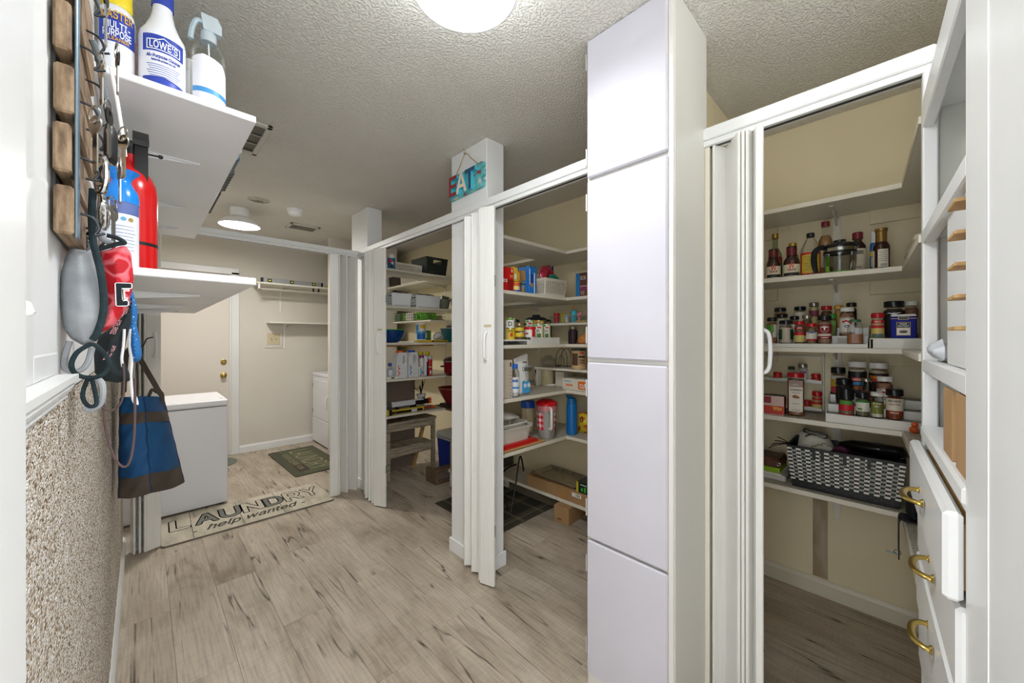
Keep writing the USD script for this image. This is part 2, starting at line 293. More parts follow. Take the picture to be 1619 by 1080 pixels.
# laundry door in the far wall
d1 = sgroup('door_1'); part(d1, 'door_slab', bx(-.12, YE - .012, .006, .70, YE + .03, 2.02, .003), M(C(224, 216, 206), .45))
for nm, zz, r in (('door_knob', .905, .03), ('deadbolt', 1.053, .027)):
    pr = [(0, 0), (r, 0), (r, .008), (r * .4, .012), (r * .4, .022), (r * .85, .032), (r * .85, .05), (r * .5, .056), (0, .056)] if nm == 'door_knob' else [(0, 0), (r, 0), (r, .014), (r * .7, .018), (r * .5, .024), (0, .024)]
    part(d1, nm, mv(rot(lathe(pr, 24), 90, (1, 0, 0)), .645, YE - .012, zz), brass, 'brass ' + nm.replace('_', ' '))
t7 = sgroup('trim_7'); part(t7, 'casing', bx(.715, YE - .024, 0, .79, YE, 2.06, .006), white); part(t7, 'casing', bx(-.2, YE - .024, 2.03, .79, YE, 2.06 + .045, .006), white); part(t7, 'door_stop', bx(.70, YE - .016, 0, .715, YE, 2.03, .003), white)
# ---------------------------------------------------------------- ceiling fixtures
lampm = lambda nm, k, col: MN(nm, {'e': ('emission', {'color': col, 'strength': k})}, [], 'e.emission')
L = thing('ceiling_light', 'round white ceiling light over the middle of the hallway, at the top edge', 'ceiling light', (.646, .849, 0))
part(L, 'canopy', lathe([(0, 2.365), (.07, 2.365), (.073, H), (0, H)], 36), white_gloss)
part(L, 'shade', lathe([(.07, 2.372), (.12, 2.347), (.146, 2.316), (.1505, 2.302), (.1495, 2.2975)], 56), lampm('hall_shade_glow', HALL_LAMP * .2, (.90, .96, 1.0)), 'faintly glowing translucent shade')
part(L, 'rim', lathe([(.147, 2.2965), (.151, 2.2965), (.152, 2.300), (.1515, 2.303), (.147, 2.303)], 64), white_gloss)
part(L, 'diffuser', lathe([(0, 2.290), (.06, 2.291), (.12, 2.295), (.147, 2.299), (.14, 2.308), (0, 2.312)], 64), lampm('hall_lamp_glow', HALL_LAMP, (.95, .97, 1.0)), 'glowing frosted diffuser')
part(L, 'finial', lathe([(0, 2.276), (.008, 2.278), (.011, 2.285), (.008, 2.291), (0, 2.291)], 16), steel)
L = thing('ceiling_light', 'round ceiling light on a short neck above the laundry area', 'ceiling light', (.605, 4.0, 0))
part(L, 'canopy', lathe([(0, 2.36), (.07, 2.36), (.073, H), (0, H)], 36), white_gloss)
part(L, 'shade', lathe([(.07, 2.37), (.12, 2.345), (.150, 2.312), (.154, 2.296), (.148, 2.294), (.142, 2.306), (.07, 2.36)], 56), white_gloss)
part(L, 'diffuser', lathe([(0, 2.288), (.06, 2.289), (.12, 2.293), (.147, 2.297), (.14, 2.306), (0, 2.31)], 56), lampm('laundry_lamp_glow', LAUNDRY_LAMP, (1.0, .965, .91)), 'glowing frosted diffuser')
t = thing('smoke_detector', 'round white smoke detector on the ceiling beside the small air vent', 'smoke detector', (.955, 3.68, 0))
part(t, 'base', lathe([(0, 2.415), (.062, 2.415), (.066, 2.425), (.066, H), (0, H)], 36), white_gloss); part(t, 'cover', lathe([(0, 2.384), (.03, 2.386), (.048, 2.392), (.056, 2.404), (.056, 2.415), (0, 2.415)], 36), white_gloss)
def vent(label, x, y, w, d, rz, n):
    t = thing('air_vent', label, 'vent', (x, y, H), rz); fr = M(C(206, 202, 190), .45)
    part(t, 'frame', cat([bx(-w / 2, -d / 2, -.014, w / 2, -d / 2 + .025, 0, .003), bx(-w / 2, d / 2 - .025, -.014, w / 2, d / 2, 0, .003), bx(-w / 2, -d / 2, -.014, -w / 2 + .025, d / 2, 0, .003), bx(w / 2 - .025, -d / 2, -.014, w / 2, d / 2, 0, .003)]), fr)
    part(t, 'duct', bx(-w / 2 + .02, -d / 2 + .02, -.002, w / 2 - .02, d / 2 - .02, -.0005), M(C(120, 116, 106), .7))
    for i in range(n):
        yy = -d / 2 + .035 + i * (d - .07) / max(1, n - 1)
        part(t, 'louvre', mv(rot(bx(-w / 2 + .02, -.011, -.001, w / 2 - .02, .011, .001), 35, (1, 0, 0)), 0, yy, -.008), fr)
vent('small square air vent on the laundry ceiling beyond the smoke detector', 1.16, 4.2, .27, .21, 0, 5)
vent('long air vent on the ceiling beside the upper wall shelf', .40, 2.52, .19, .42, 0, 4)
t = thing('ceiling_rosette', 'flat round plaster rosette on the ceiling near the smoke detector', 'ceiling rosette', (.675, 3.62, H))
for r in (.02, .045, .07): part(t, 'ring', lathe([(r - .006, -.004), (r, -.005), (r + .006, -.004), (r + .006, 0), (r - .006, 0)], 36), M(C(196, 192, 180), .7))

# ---------------------------------------------------------------- tall cabinet
t = thing('tall_cabinet', 'tall narrow white cabinet with four stacked doors up to the ceiling', 'cabinet')
part(t, 'carcass', bx(1.214, .492, 0, 1.50, .824, H - .001, .002), M(C(214, 212, 204), .4))
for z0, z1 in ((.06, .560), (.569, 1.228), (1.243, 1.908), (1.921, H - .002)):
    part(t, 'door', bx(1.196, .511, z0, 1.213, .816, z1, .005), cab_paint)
part(t, 'face_frame', cat([bx(1.206, .494, 0, 1.2145, .512, H - .002, .002), bx(1.206, .494, 0, 1.2145, .816, .06, .002)]), M(C(214, 210, 204), .4))
for z in (.16, .47, .68, 1.13, 1.33, 1.83, 2.0, 2.36):
    part(t, 'hinge', cat([bx(1.200, .8165, z - .03, 1.212, .8205, z + .03, .001), mv(lathe([(0, -.032), (.003, -.032), (.003, .032), (0, .032)], 8), 1.199, .819, z)]), M(C(196, 194, 186), .4, .6))
# closet jamb behind the cabinet
struct('trim_8', cat([bx(1.48, .476, 0, 1.515, .4925, 2.02, .002), bx(1.5, .49, 0, 1.56, .60, 2.085, .002)]), M(C(226, 220, 204), .45))

# ---------------------------------------------------------------- accordion doors
def slab(p, q, z0, z1, w, b=.002):
    p, q = np.array(p, float), np.array(q, float); d = q - p; l = np.hypot(*d); m = bx(0, -w / 2, z0, l, w / 2, z1, b)
    return mv(rot(m, math.degrees(math.atan2(d[1], d[0]))), p[0], p[1], 0)
def accordion(label, pts, post, z1, hz, hside, z0=.012, wpost=.022, catch=None):
    t = thing('accordion_door', label, 'folding door')
    for p, q in zip(pts[:-1], pts[1:]):
        d = np.array(q) - np.array(p); l = np.hypot(*d); d = d / l
        part(t, 'pleat', slab(np.array(p) + d * .003, np.array(q) - d * .003, z0, z1, .009), vinyl)
        part(t, 'pleat_hinge', mv(lathe([(0, z0), (.005, z0), (.005, z1 - .003), (0, z1 - .003)], 10), q[0], q[1], 0), vinyl)
    p, q = np.array(post[0], float), np.array(post[1], float)
    part(t, 'lead_post', slab(p, q, z0 - .004, z1, wpost, .004), vinyl)
    m = (p + q) / 2; d = (q - p) / np.hypot(*(q - p)); n = np.array([-d[1], d[0]]) * hside; o = m + n * wpost / 2
    hp = [(*(o), hz - .075), (*(o + n * .018), hz - .062), (*(o + n * .024), hz - .03), (*(o + n * .024), hz + .03), (*(o + n * .018), hz + .062), (*(o), hz + .075)]
    part(t, 'handle', tube(arcpts(hp, 6), .0065, 10), white_gloss, 'curved white pull handle')
    if catch:
        e = q if catch > 0 else p
        part(t, 'latch_tab', mv(slab(m + n * (wpost / 2 - .001) - d * .018, m + n * (wpost / 2 - .001) + d * .03, 0, .016, .004), 0, 0, hz + .10), M(C(190, 182, 150), .5))
        for z in (1.62, .30):
            part(t, 'edge_fitting', mv(slab(e - d * .002, e + d * .003, -.03, .03, .008, .001), 0, 0, z), M(C(150, 156, 148), .4, .4))
    return t
accordion('white folding accordion door pulled open at the right-hand spice closet',
          [(1.478, .466), (1.535, .436), (1.445, .372), (1.535, .366), (1.446, .360), (1.535, .354), (1.448, .348), (1.52, .340)], ((1.508, .338), (1.437, .309)), 2.02, 1.275, 1, catch=-1)
accordion('white folding accordion door bunched in front of the column with the letter sign',
          [(1.366, 1.79), (1.345, 1.765), (1.385, 1.75), (1.325, 1.735), (1.362, 1.70), (1.318, 1.66), (1.352, 1.61), (1.30, 1.575)], ((1.297, 1.562), (1.325, 1.478)), 2.018, 1.275, -1, catch=1)
accordion('white folding accordion door bunched beside the far column of the pantry',
          [(1.362, 3.14), (1.325, 3.11), (1.375, 3.06), (1.30, 3.03), (1.375, 2.99), (1.298, 2.96), (1.375, 2.925), (1.297, 2.90), (1.345, 2.86)], ((1.30, 2.865), (1.347, 2.765)), 2.018, 1.275, -1, catch=1)
accordion('white folding accordion door at the right end of the laundry opening',
          [(1.345, 3.30), (1.31, 3.25), (1.27, 3.33), (1.235, 3.245), (1.205, 3.33), (1.175, 3.25)], ((1.170, 3.256), (1.105, 3.272)), 2.016, 1.31, -1)
accordion('white folding accordion door stacked against the left wall behind the tote bag',
          [(-.05, 3.30), (-.035, 3.22), (-.022, 3.30), (-.010, 3.22), (.001, 3.30), (.012, 3.215)], ((.013, 3.222), (.082, 3.25)), 2.016, 1.275, -1)

# ---------------------------------------------------------------- built-in unit on the right (its face runs 2.5 degrees off the x axis)
def U(x, dy=0.):   # a point on the unit's face at x, dy in front of it
    return (x, -.05 - .0436 * (1.47 - x) + dy)
def ubox(xa, xb, z0, z1, d0, d1, b=.003):
    """box along the face from xa to xb, from d0 behind (negative) to d1 in front"""
    p, q = U(xa), U(xb); m = bx(0, d0, z0, xb - xa, d1, z1, b); return mv(rot(m, math.degrees(math.atan2(q[1] - p[1], q[0] - p[0]))), p[0], p[1], 0)
t = thing('built_in_unit', 'white painted built-in shelf unit with drawers at the right edge', 'cabinet')
part(t, 'stile', ubox(1.458, 1.495, 0, 2.02, -.028, 0), white)
part(t, 'front_panel', ubox(.42, .895, 0, H - .001, -.03, 0, .002), white)
part(t, 'panel_edge', ubox(.748, .752, 0, H - .002, -.001, .0012, .0005), white_gloss)
part(t, 'side_panel', ubox(1.495, 1.515, 0, 2.02, -.36, -.03), M(C(222, 222, 212), .5)); part(t, 'back_panel', ubox(.88, 1.5, 0, 2.02, -.37, -.36), M(C(218, 222, 210), .5)); part(t, 'side_panel', ubox(.88, .895, 0, 2.02, -.36, -.03), white)
for z0, z1, nm in ((1.868, 1.945, 'rail'), (1.565, 1.602, 'rail'), (1.230, 1.264, 'rail')):
    part(t, nm, ubox(.893, 1.46, z0, z1, -.022, 0), white); part(t, 'shelf', ubox(.895, 1.495, z1 - .02, z1, -.36, -.022, .001), white)
part(t, 'counter', ubox(.893, 1.46, 1.062, 1.092, -.36, .004, .005), white)
part(t, 'drawer_rail', ubox(.893, 1.46, 1.05, 1.062, -.022, -.002, .001), white)
for i, (z0, z1, dy) in enumerate(((.914, 1.052, .024), (.770, .906, .010), (.628, .764, .012), (.486, .622, .008))):
    d = part(t, 'drawer_front', ubox(.893 if i else .888, 1.455, z0, z1, dy - .022, dy, .006), white_gloss)
    part(t, 'drawer_box', ubox(.905, 1.445, z0 + .015, z1 - .02, -.34, dy - .022, .001), wood_pine)
    hx, hy = U(1.165, dy); zz = (z0 + z1) / 2 + .004
    hp = [(-.048, 0, 0), (-.046, .012, .0), (-.03, .024, 0), (0, .028, 0), (.03, .024, 0), (.046, .012, 0), (.048, 0, 0)]
    hm = tube(arcpts(hp, 5), .0062, 10); hm.apply_scale((1, 1, .75)); part(t, 'drawer_pull', mv(cat([hm, mv(rot(lathe([(0, 0), (.009, 0), (.007, .004), (0, .004)], 12), -90, (1, 0, 0)), -.048), mv(rot(lathe([(0, 0), (.009, 0), (.007, .004), (0, .004)], 12), -90, (1, 0, 0)), .048)]), hx, hy, zz), brass, 'curved brass pull')
part(t, 'plinth', ubox(.893, 1.455, 0, .48, -.34, -.01), white)
s = thing('letter_sorter', 'white pigeonhole sorter with thin wooden slats inside the built-in unit', 'sorter')
part(s, 'divider', ubox(.985, 1.178, 1.266, 1.60, -.034, -.012, .003), white)
for i in range(5):
    z = 1.332 + i * .05
    part(s, 'slat', ubox(1.18, 1.45, z, z + .005, -.30, -.05, .001), wood_pine); part(s, 'slat', ubox(.905, .972, z, z + .006, -.10, .010, .001), wood_pine)
part(s, 'back', ubox(.90, 1.45, 1.266, 1.56, -.31, -.30), M(C(190, 170, 140), .6))
for i, (xa, xb, h, lb) in enumerate(((1.06, 1.16, .128, 'brown cardboard file standing left in the counter niche'), (.915, 1.02, .132, 'brown cardboard file standing right in the counter niche'))):
    f = thing('cardboard_file', lb, 'cardboard'); part(f, 'sheet', ubox(xa, xb, 1.0925, 1.0925 + h, -.012, -.005, .001), card)
    part(f, 'paper', ubox(xa - .018, xb - .004, 1.0925, 1.0925 + h - .01, -.0155, -.0125, .0005), paper)
b = single('plastic_bag', puff([(0, 0), (.10, -.004), (.19, .004), (.20, .03), (.13, .05), (.06, .045), (.0, .03)], .018, .012, wr=.4), M(C(214, 218, 226), .25), 'grey-white plastic bag lying on the shelf of the built-in unit', 'bag')
UsdGeom.Xformable(b.GetPrim()).AddTransformOp().Set(Gf.Matrix4d(-1, 0, 0, 0, 0, 0, 1, 0, 0, 1, 0, 0, 1.43, -.075, 1.268, 1))

# ---------------------------------------------------------------- left wall shelves
for lb, z1, th in (('thick upper white shelf on the left wall carrying spray bottles', 1.972, .019), ('lower white shelf on the left wall under the fire extinguisher', 1.496, .021)):
    t = thing('wall_shelf', lb, 'shelf')
    part(t, 'board', bx(X0, 1.32, z1 - th, .24, 3.14, z1, .002), white)
    for y in (1.78, 2.42, 2.92):
        part(t, 'bracket', cat([bx(X0, y - .012, z1 - th - .006, .15, y + .012, z1 - th, .001), bx(X0, y - .012, z1 - th - .04, X0 + .006, y + .012, z1 - th, .001),
              hull([(X0, y - .003, z1 - th - .03), (X0, y + .003, z1 - th - .03), (X0, y - .003, z1 - th - .006), (X0, y + .003, z1 - th - .006), (.14, y - .003, z1 - th - .006), (.14, y + .003, z1 - th - .006)])]), white_gloss)
ZU, ZL = 1.972, 1.496
# spray cleaners on the upper shelf
def label_text(t, lines, R, face, mats_z, depth=.0007):
    for (s, h, z, m, w) in lines: part(t, 'lettering', wrap(sub(text(s, h, depth, w=w), 0), R + .0005, face, z), m)
blue_ink = M(C(40, 66, 170), .4); gold_ink = M(C(214, 164, 60), .4); white_ink = M(C(240), .4); red_ink = M(C(190, 40, 40), .4); black_ink = M(C(28), .4); grey_ink = M(C(120), .5)
x, y = -.046, 1.405; f = toward(x, y)
t = thing('aerosol_can', 'yellow-capped aerosol can with a blue label, nearest the keys', 'spray can', (x, y, ZU))
part(t, 'can', lathe([(0, 0), (.032, 0), (.034, .004), (.034, .165), (.031, .182), (.02, .196), (0, .196)], 36), M(C(232, 234, 238), .3)); part(t, 'cap', lathe([(0, .19), (.026, .19), (.029, .196), (.028, .245), (.024, .252), (0, .252)], 32), M(C(236, 212, 40), .35))
part(t, 'label', band(.034, .09, .165, f, 1.15), blue_ink); part(t, 'label', band(.034, .006, .018, f, 1.15), blue_ink); part(t, 'side_stripe', band(.034, .006, .12, f + 1.28, .06), red_ink)
label_text(t, [('MASTER', .02, .148, gold_ink, .062), ('MULTI-', .017, .124, white_ink, .05), ('PURPOSE', .017, .104, white_ink, .055), ('CLEANER', .008, .094, gold_ink, .045)], .0345, f, 0)
x, y = .040, 1.40; f = toward(x, y) + .05
t = thing('cleaner_bottle', 'white plastic cleaner bottle with a blue cap and blue label', 'bottle', (x, y, ZU))
def oval(m, k, a):   # flatten a lathe in the direction across angle a
    m = rot(m, -math.degrees(a)); m.apply_scale((k, 1, 1)); return rot(m, math.degrees(a))
part(t, 'bottle', lathe([(0, 0), (.044, 0), (.048, .006), (.048, .145), (.046, .160), (.036, .178), (.026, .205), (.021, .228), (.020, .245), (0, .245)], 40), M(C(238, 239, 243), .28))
part(t, 'cap', lathe([(0, .243), (.023, .243), (.023, .278), (0, .278)], 28), blue_ink)
part(t, 'label', band(.048, .098, .142, f, .95), blue_ink); part(t, 'label', wrap(sub(ext([(-.046, 0), (.046, 0), (.046, .018), (0, .026), (-.046, .022)], .0005), 3), .048, f, .008), blue_ink)
part(t, 'emblem', wrap(sub(ext(Polygon([(-.036, -.017), (.036, -.017), (.036, .009), (.012, .011), (0, .018), (-.012, .011), (-.036, .009)], [[(-.0335, -.0145), (.0335, -.0145), (.0335, .0068), (.011, .0085), (0, .0153), (-.011, .0085), (-.0335, .0068)]]), .0005), 3), .0486, f, .119), white_ink)
label_text(t, [("LOWE'S", .018, .107, white_ink, .058), ('All-Purpose Cleaner', .008, .082, blue_ink, .072), ('Removes grease and dirt', .005, .073, blue_ink, .05)], .0485, f, 0)
for i in range(6): part(t, 'print_line', wrap(sub(rect(.07 - .006 * (i % 3), .0016), 3), .0484, f, .064 - i * .0058), M(C(120, 132, 190), .5))
x, y = .138, 1.405; f = toward(x, y) + .1
t = thing('spray_bottle', 'clear spray bottle with grey trigger and white label, at the shelf edge', 'bottle', (x, y, ZU))
part(t, 'bottle', lathe([(0, 0), (.036, 0), (.040, .005), (.040, .165), (.037, .185), (.026, .2), (.017, .206), (.017, .215)], 40), pane('clear_bottle', (.96, .98, .97), .04, 1.3))
part(t, 'liquid', lathe([(0, .003), (.036, .003), (.037, .02), (.037, .045), (0, .045)], 32), pane('pale_liquid', (.9, .96, .93), .05, 1.2))
part(t, 'label', wrap(sub(ext([(-.045, 0), (.05, 0), (.05, .095), (.03, .118), (-.015, .128), (-.045, .12)], .0005), 3), .0402, f, .022), M(C(236, 234, 240), .5))
part(t, 'label_band', wrap(sub(ext([(-.045, 0), (.05, -.006), (.05, .006), (-.045, .014)], .0005), 3), .0408, f, .045), M(C(70, 150, 214), .4)); part(t, 'collar', lathe([(0, .205), (.019, .205), (.019, .232), (.016, .236), (0, .236)], 28), M(C(178, 190, 196), .35))
du, dn = np.array([math.sin(f), -math.cos(f)]), np.array([math.cos(f), math.sin(f)])
part(t, 'trigger_head', hull([(a * du[0] + b * dn[0], a * du[1] + b * dn[1], z) for a in (-.03, .012) for b in (-.011, .011) for z in (.238, .262)] + [(a * du[0] + b * dn[0], a * du[1] + b * dn[1], .285) for a in (-.02, .018) for b in (-.008, .008)]), M(C(186, 198, 204), .35))
part(t, 'trigger', tube(arcpts([(*(du * -.018), .25), (*(du * .022), .262), (*(du * .036), .235), (*(du * .040), .2)], 5), [.007] * 16, 8), M(C(170, 186, 194), .35)); part(t, 'dip_tube', tube([(0, 0, .21), (.004, 0, .1), (.012, 0, .01)], .002, 6), white_ink)
t = thing('squeeze_bottle', 'white plastic bottle half hidden between cleaner and clear spray bottle', 'bottle', (.105, 1.52, ZU))
part(t, 'bottle', lathe([(0, 0), (.03, 0), (.032, .004), (.032, .13), (.014, .16), (.012, .17), (0, .17)], 28), M(C(230, 230, 232), .3)); part(t, 'cap', lathe([(0, .168), (.014, .168), (.012, .2), (0, .2)], 20), white_gloss)
part(t, 'label', band(.032, .01, .055, toward(.105, 1.52), 1.3), M(C(224, 170, 170), .4))
t = thing('ribbed_tray', 'grey ribbed tray lying on the upper shelf, overhanging its edge', 'tray', (0, 0, ZU))
gm, bm = M(C(96, 98, 94), .6), M(C(58, 84, 104), .35)
part(t, 'base', bx(.02, 1.86, 0, .262, 2.14, .075, .012), gm)
for i in range(7): part(t, 'rib', bx(.25, 1.87 + i * .038, .004, .266, 1.88 + i * .038, .072, .003), dark_grey)
part(t, 'cover', bx(.06, 1.70, .001, .258, 1.855, .07, .006), bm); part(t, 'lid_panel', bx(.10, 1.62, .001, .252, 1.70, .055, .004), M(C(170, 186, 204), .3))
single('clipboard', bx(.05, 2.15, ZU, .256, 2.52, ZU + .014, .002), M(C(70, 62, 52), .6), 'thin dark board lying on the far end of the upper shelf', 'board')
# fire extinguisher and air freshener
x, y = -.022, 1.53; f = toward(x, y)
t = thing('fire_extinguisher', 'red fire extinguisher with black handle standing on the lower wall shelf', 'fire extinguisher', (x, y, ZL))
redp = M(C(206, 22, 24), .22)
part(t, 'cylinder', lathe([(0, 0), (.052, 0), (.055, .004), (.055, .235), (.052, .262), (.044, .284), (.030, .304), (.018, .318), (.016, .328), (.016, .345), (0, .345)], 44), redp)
part(t, 'band', band(.0552, .085, .094, 0, PI), black)
part(t, 'valve', cat([mv(lathe([(0, .34), (.014, .34), (.014, .372), (0, .372)], 20)), bx(-.014, -.012, .355, .014, .012, .385, .004)]), M(C(40), .4, .4))
du, dn = np.array([-math.sin(f), math.cos(f)]), np.array([math.cos(f), math.sin(f)])
P3 = lambda a, b, z: (a * du[0] + b * dn[0], a * du[1] + b * dn[1], z)
part(t, 'lever', hull([P3(a, b, z) for a in (.006, .034) for b, z in ((.030, .262), (.038, .262), (.016, .372), (.026, .376))] + [P3(a, .01, .40) for a in (.006, .034)]), black)
part(t, 'lever', hull([P3(a, b, z) for a in (.002, .036) for b, z in ((-.03, .41), (.03, .37), (.03, .385), (-.03, .43))]), black, 'black squeeze lever')
part(t, 'carry_handle', hull([P3(a, b, z) for a in (-.045, .004) for b, z in ((-.012, .366), (.014, .366), (.014, .378), (-.012, .378))]), M(C(44, 46, 44), .4)); part(t, 'gauge', mv(rot(lathe([(0, 0), (.016, 0), (.018, .004), (.018, .012), (0, .014)], 20), 90, (0, 1, 0)), *(P3(-.048, .012, .352))), steel)
part(t, 'pin', tube([P3(.034, .022, .352), P3(.058, .026, .352)], .0025, 8), M(C(60), .3, .8)); part(t, 'pin_head', mv(trimesh.creation.icosphere(1, .006), *P3(.060, .026, .352)), M(C(60), .3, .6))
x, y = -.038, 1.385; f = toward(x, y) + .15
t = thing('air_freshener_can', 'white air freshener can with a flared bright blue cap', 'spray can', (x, y, ZL))
part(t, 'can', lathe([(0, 0), (.031, 0), (.0325, .004), (.0325, .178), (.03, .186), (0, .188)], 36), M(C(228, 232, 240), .3))
part(t, 'cap', lathe([(.0335, .165), (.0335, .178), (.031, .196), (.024, .208), (.0185, .219), (.0185, .226), (.022, .235), (.032, .245), (.0345, .248), (.032, .249), (.018, .238), (0, .236)], 36), M(C(24, 134, 226), .22))
part(t, 'label', band(.0325, .135, .165, f, 1.2), M(C(92, 110, 168), .4))
for i, c in enumerate((C(130, 190, 110), C(100, 170, 214), C(170, 140, 70))): part(t, 'emblem', wrap(sub(ell(.005, .005), 1), .033, f - .45 + .42 * i, .122), M(c, .5))
for i in range(8): part(t, 'print_line', wrap(sub(rect(.045, .0012, x=-.004 + .002 * (i % 3)), 3), .0328, f, .104 - i * .0085), M(C(150, 164, 196), .5))
# ---------------------------------------------------------------- key rack, keys and face masks on the left wall (outlines in x, z of the hall; each at its own y)
GREY = [(-0.065, 1.473), (-0.058, 1.48), (-0.053, 1.467), (-0.051, 1.449), (-0.047, 1.425), (-0.043, 1.401), (-0.041, 1.373), (-0.041, 1.348), (-0.046, 1.329), (-0.051, 1.314), (-0.058, 1.307), (-0.065, 1.31), (-0.075, 1.319), (-0.082, 1.333), (-0.084, 1.356), (-0.086, 1.388), (-0.084, 1.416), (-0.08, 1.439), (-0.074, 1.456)]
BIND = [(-0.052, 1.54), (-0.053, 1.502), (-0.052, 1.465), (-0.049, 1.446), (-0.045, 1.423), (-0.042, 1.395), (-0.041, 1.367), (-0.044, 1.343), (-0.049, 1.324), (-0.053, 1.317)]
GSTRAP = [(-0.052, 1.549), (-0.045, 1.539), (-0.047, 1.505), (-0.048, 1.488), (-0.043, 1.473), (-0.033, 1.468)]
RED = [(-0.049, 1.456), (-0.036, 1.463), (-0.025, 1.469), (-0.019, 1.471), (-0.013, 1.459), (-0.011, 1.433), (-0.01, 1.418), (-0.012, 1.397), (-0.018, 1.37), (-0.024, 1.355), (-0.032, 1.339), (-0.043, 1.33), (-0.052, 1.324), (-0.046, 1.344), (-0.043, 1.374), (-0.044, 1.404), (-0.047, 1.428)]
RBIND = [(-0.049, 1.454), (-0.039, 1.46), (-0.027, 1.467), (-0.02, 1.47), (-0.028, 1.476), (-0.039, 1.478)]
TT = [(-0.028, 1.404), (-0.014, 1.405), (-0.014, 1.401), (-0.025, 1.4), (-0.023, 1.376), (-0.018, 1.377), (-0.018, 1.373), (-0.027, 1.372)]
BLACK = [(-0.052, 1.324), (-0.035, 1.34), (-0.023, 1.36), (-0.017, 1.38), (-0.013, 1.393), (-0.014, 1.347), (-0.02, 1.313), (-0.023, 1.281), (-0.016, 1.258), (-0.015, 1.244), (-0.031, 1.242), (-0.049, 1.247), (-0.057, 1.261), (-0.058, 1.293)]
BLUE = [(-0.018, 1.429), (-0.015, 1.415), (-0.01, 1.395), (-0.006, 1.371), (-0.006, 1.36), (-0.007, 1.342), (-0.003, 1.319), (0.0, 1.29), (-0.002, 1.278), (-0.009, 1.274), (-0.016, 1.281), (-0.019, 1.307), (-0.018, 1.336), (-0.02, 1.353), (-0.019, 1.394)]
RING = [(-0.064, 1.303), (-0.052, 1.31), (-0.04, 1.295), (-0.036, 1.281), (-0.04, 1.267), (-0.05, 1.261), (-0.063, 1.263), (-0.071, 1.271), (-0.073, 1.283), (-0.069, 1.296)]
GLOOP = [(-0.076, 1.315), (-0.08, 1.296), (-0.081, 1.278), (-0.075, 1.27), (-0.065, 1.272), (-0.058, 1.284), (-0.054, 1.305)]
LOOP2 = [(-0.058, 1.258), (-0.062, 1.242), (-0.062, 1.229), (-0.056, 1.218), (-0.049, 1.221), (-0.051, 1.243), (-0.054, 1.258)]
LOOP3 = [(-0.051, 1.261), (-0.044, 1.251), (-0.043, 1.232), (-0.047, 1.217), (-0.057, 1.212), (-0.061, 1.218)]
WSTRAP = [(-0.015, 1.336), (-0.016, 1.308), (-0.014, 1.279), (-0.015, 1.245), (-0.012, 1.21), (-0.007, 1.198), (-0.009, 1.212)]
WSTRAP2 = [(-0.022, 1.335), (-0.023, 1.308), (-0.025, 1.286), (-0.024, 1.27)]
CORD1 = [(-0.023, 1.276), (-0.022, 1.244), (-0.024, 1.217), (-0.03, 1.202), (-0.04, 1.198), (-0.048, 1.205)]
CORD2 = [(-0.009, 1.249), (-0.009, 1.203), (-0.01, 1.148), (-0.015, 1.107), (-0.023, 1.098), (-0.033, 1.115), (-0.042, 1.154), (-0.046, 1.197), (-0.047, 1.24)]
FX, FZ = (1, 0, 0), (0, 0, 1)                     # "right" and "up" of things that face back along the hall
def soft(outline, y, T, wr=.25, seed=0, step=.0035, pw=.55): return place(puff(outline, T, step, wr=wr, seed=seed, pw=pw), (0, y, 0), FX, FZ)
def cord(pts, y, r, k=6, closed=False, dy=0.):
    P = [(p[0], y + dy * i / max(1, len(pts) - 1), p[1]) for i, p in enumerate(pts)]
    return tube(arcpts(P + P[:1] if closed else P, k), r, 8)
t = thing('key_rack', 'wooden slat key rack with steel strip on the left wall near the camera', 'key rack')
zb = [1.376 + .0785 * i for i in range(1, 7)]
for i, z in enumerate(zb):
    part(t, 'slat', bx(X0 + .004, .75 - .006 * (i % 2), z, -.0635 - .002 * (i % 2), 1.05, z + .063, .003), wood_block)
part(t, 'backing', bx(X0, .77, 1.46, X0 + .004, 1.03, 1.90), dark_grey); part(t, 'steel_strip', bx(-.0635, .756, 1.452, -.0605, .782, 1.92, .001), M(C(120, 140, 152), .35, .6))
for i, z in enumerate(zb[:5]):
    for y in (.80, .90):
        part(t, 'hook', tube(arcpts([(-.064, y, z + .04), (-.05, y, z + .036), (-.044, y, z + .022), (-.048, y, z + .012), (-.038, y, z + .016)], 4), .0018, 6), M(C(70, 74, 78), .35, .8))
def key(label, cat_, y, z, x, l, col, tilt, mat):
    k = thing('key', label, cat_, (x, y, z), tilt)
    bow = ext(Point(0, 0).buffer(.013, 6).difference(Point(0, .005).buffer(.004, 4)), .0022)
    pts = [(-.0045, -.011), (.0045, -.011), (.0045, -l)] + [(.0045 - (.002 if i % 2 else 0) - .0012, -l - .002 + .0) for i in range(0)] + [(.001, -l - .004), (-.0045, -l)]
    part(k, 'bow', place(bow, (0, 0, 0), (0, 1, 0), FZ), col); part(k, 'blade', place(ext(pts, .0018), (.0002, 0, 0), (0, 1, 0), FZ), mat)
    part(k, 'ring', tube([(0, .012 * math.cos(a), .014 + .012 * math.sin(a)) for a in np.linspace(0, 2 * PI, 18)], .0012, 6), chrome)
key('silver house key hanging uppermost on the wooden key rack', 'key', .83, 1.72, -.044, .05, chrome, 18, chrome)
key('black-headed car key hanging at the middle of the key rack', 'key', .86, 1.665, -.038, .06, black, -14, steel)
key('black-headed key hanging just below the top of the key rack', 'key', .90, 1.78, -.030, .055, black, 10, steel)
key('brass key hanging low on the wooden key rack', 'key', .84, 1.545, -.044, .05, brass, 22, brass)
key('steel key hanging lowest, just above the grey mask', 'key', .88, 1.52, -.034, .055, steel, -18, steel)
key('steel key with long blade hanging by the steel strip of the key rack', 'key', .79, 1.62, -.048, .065, steel, 30, steel)
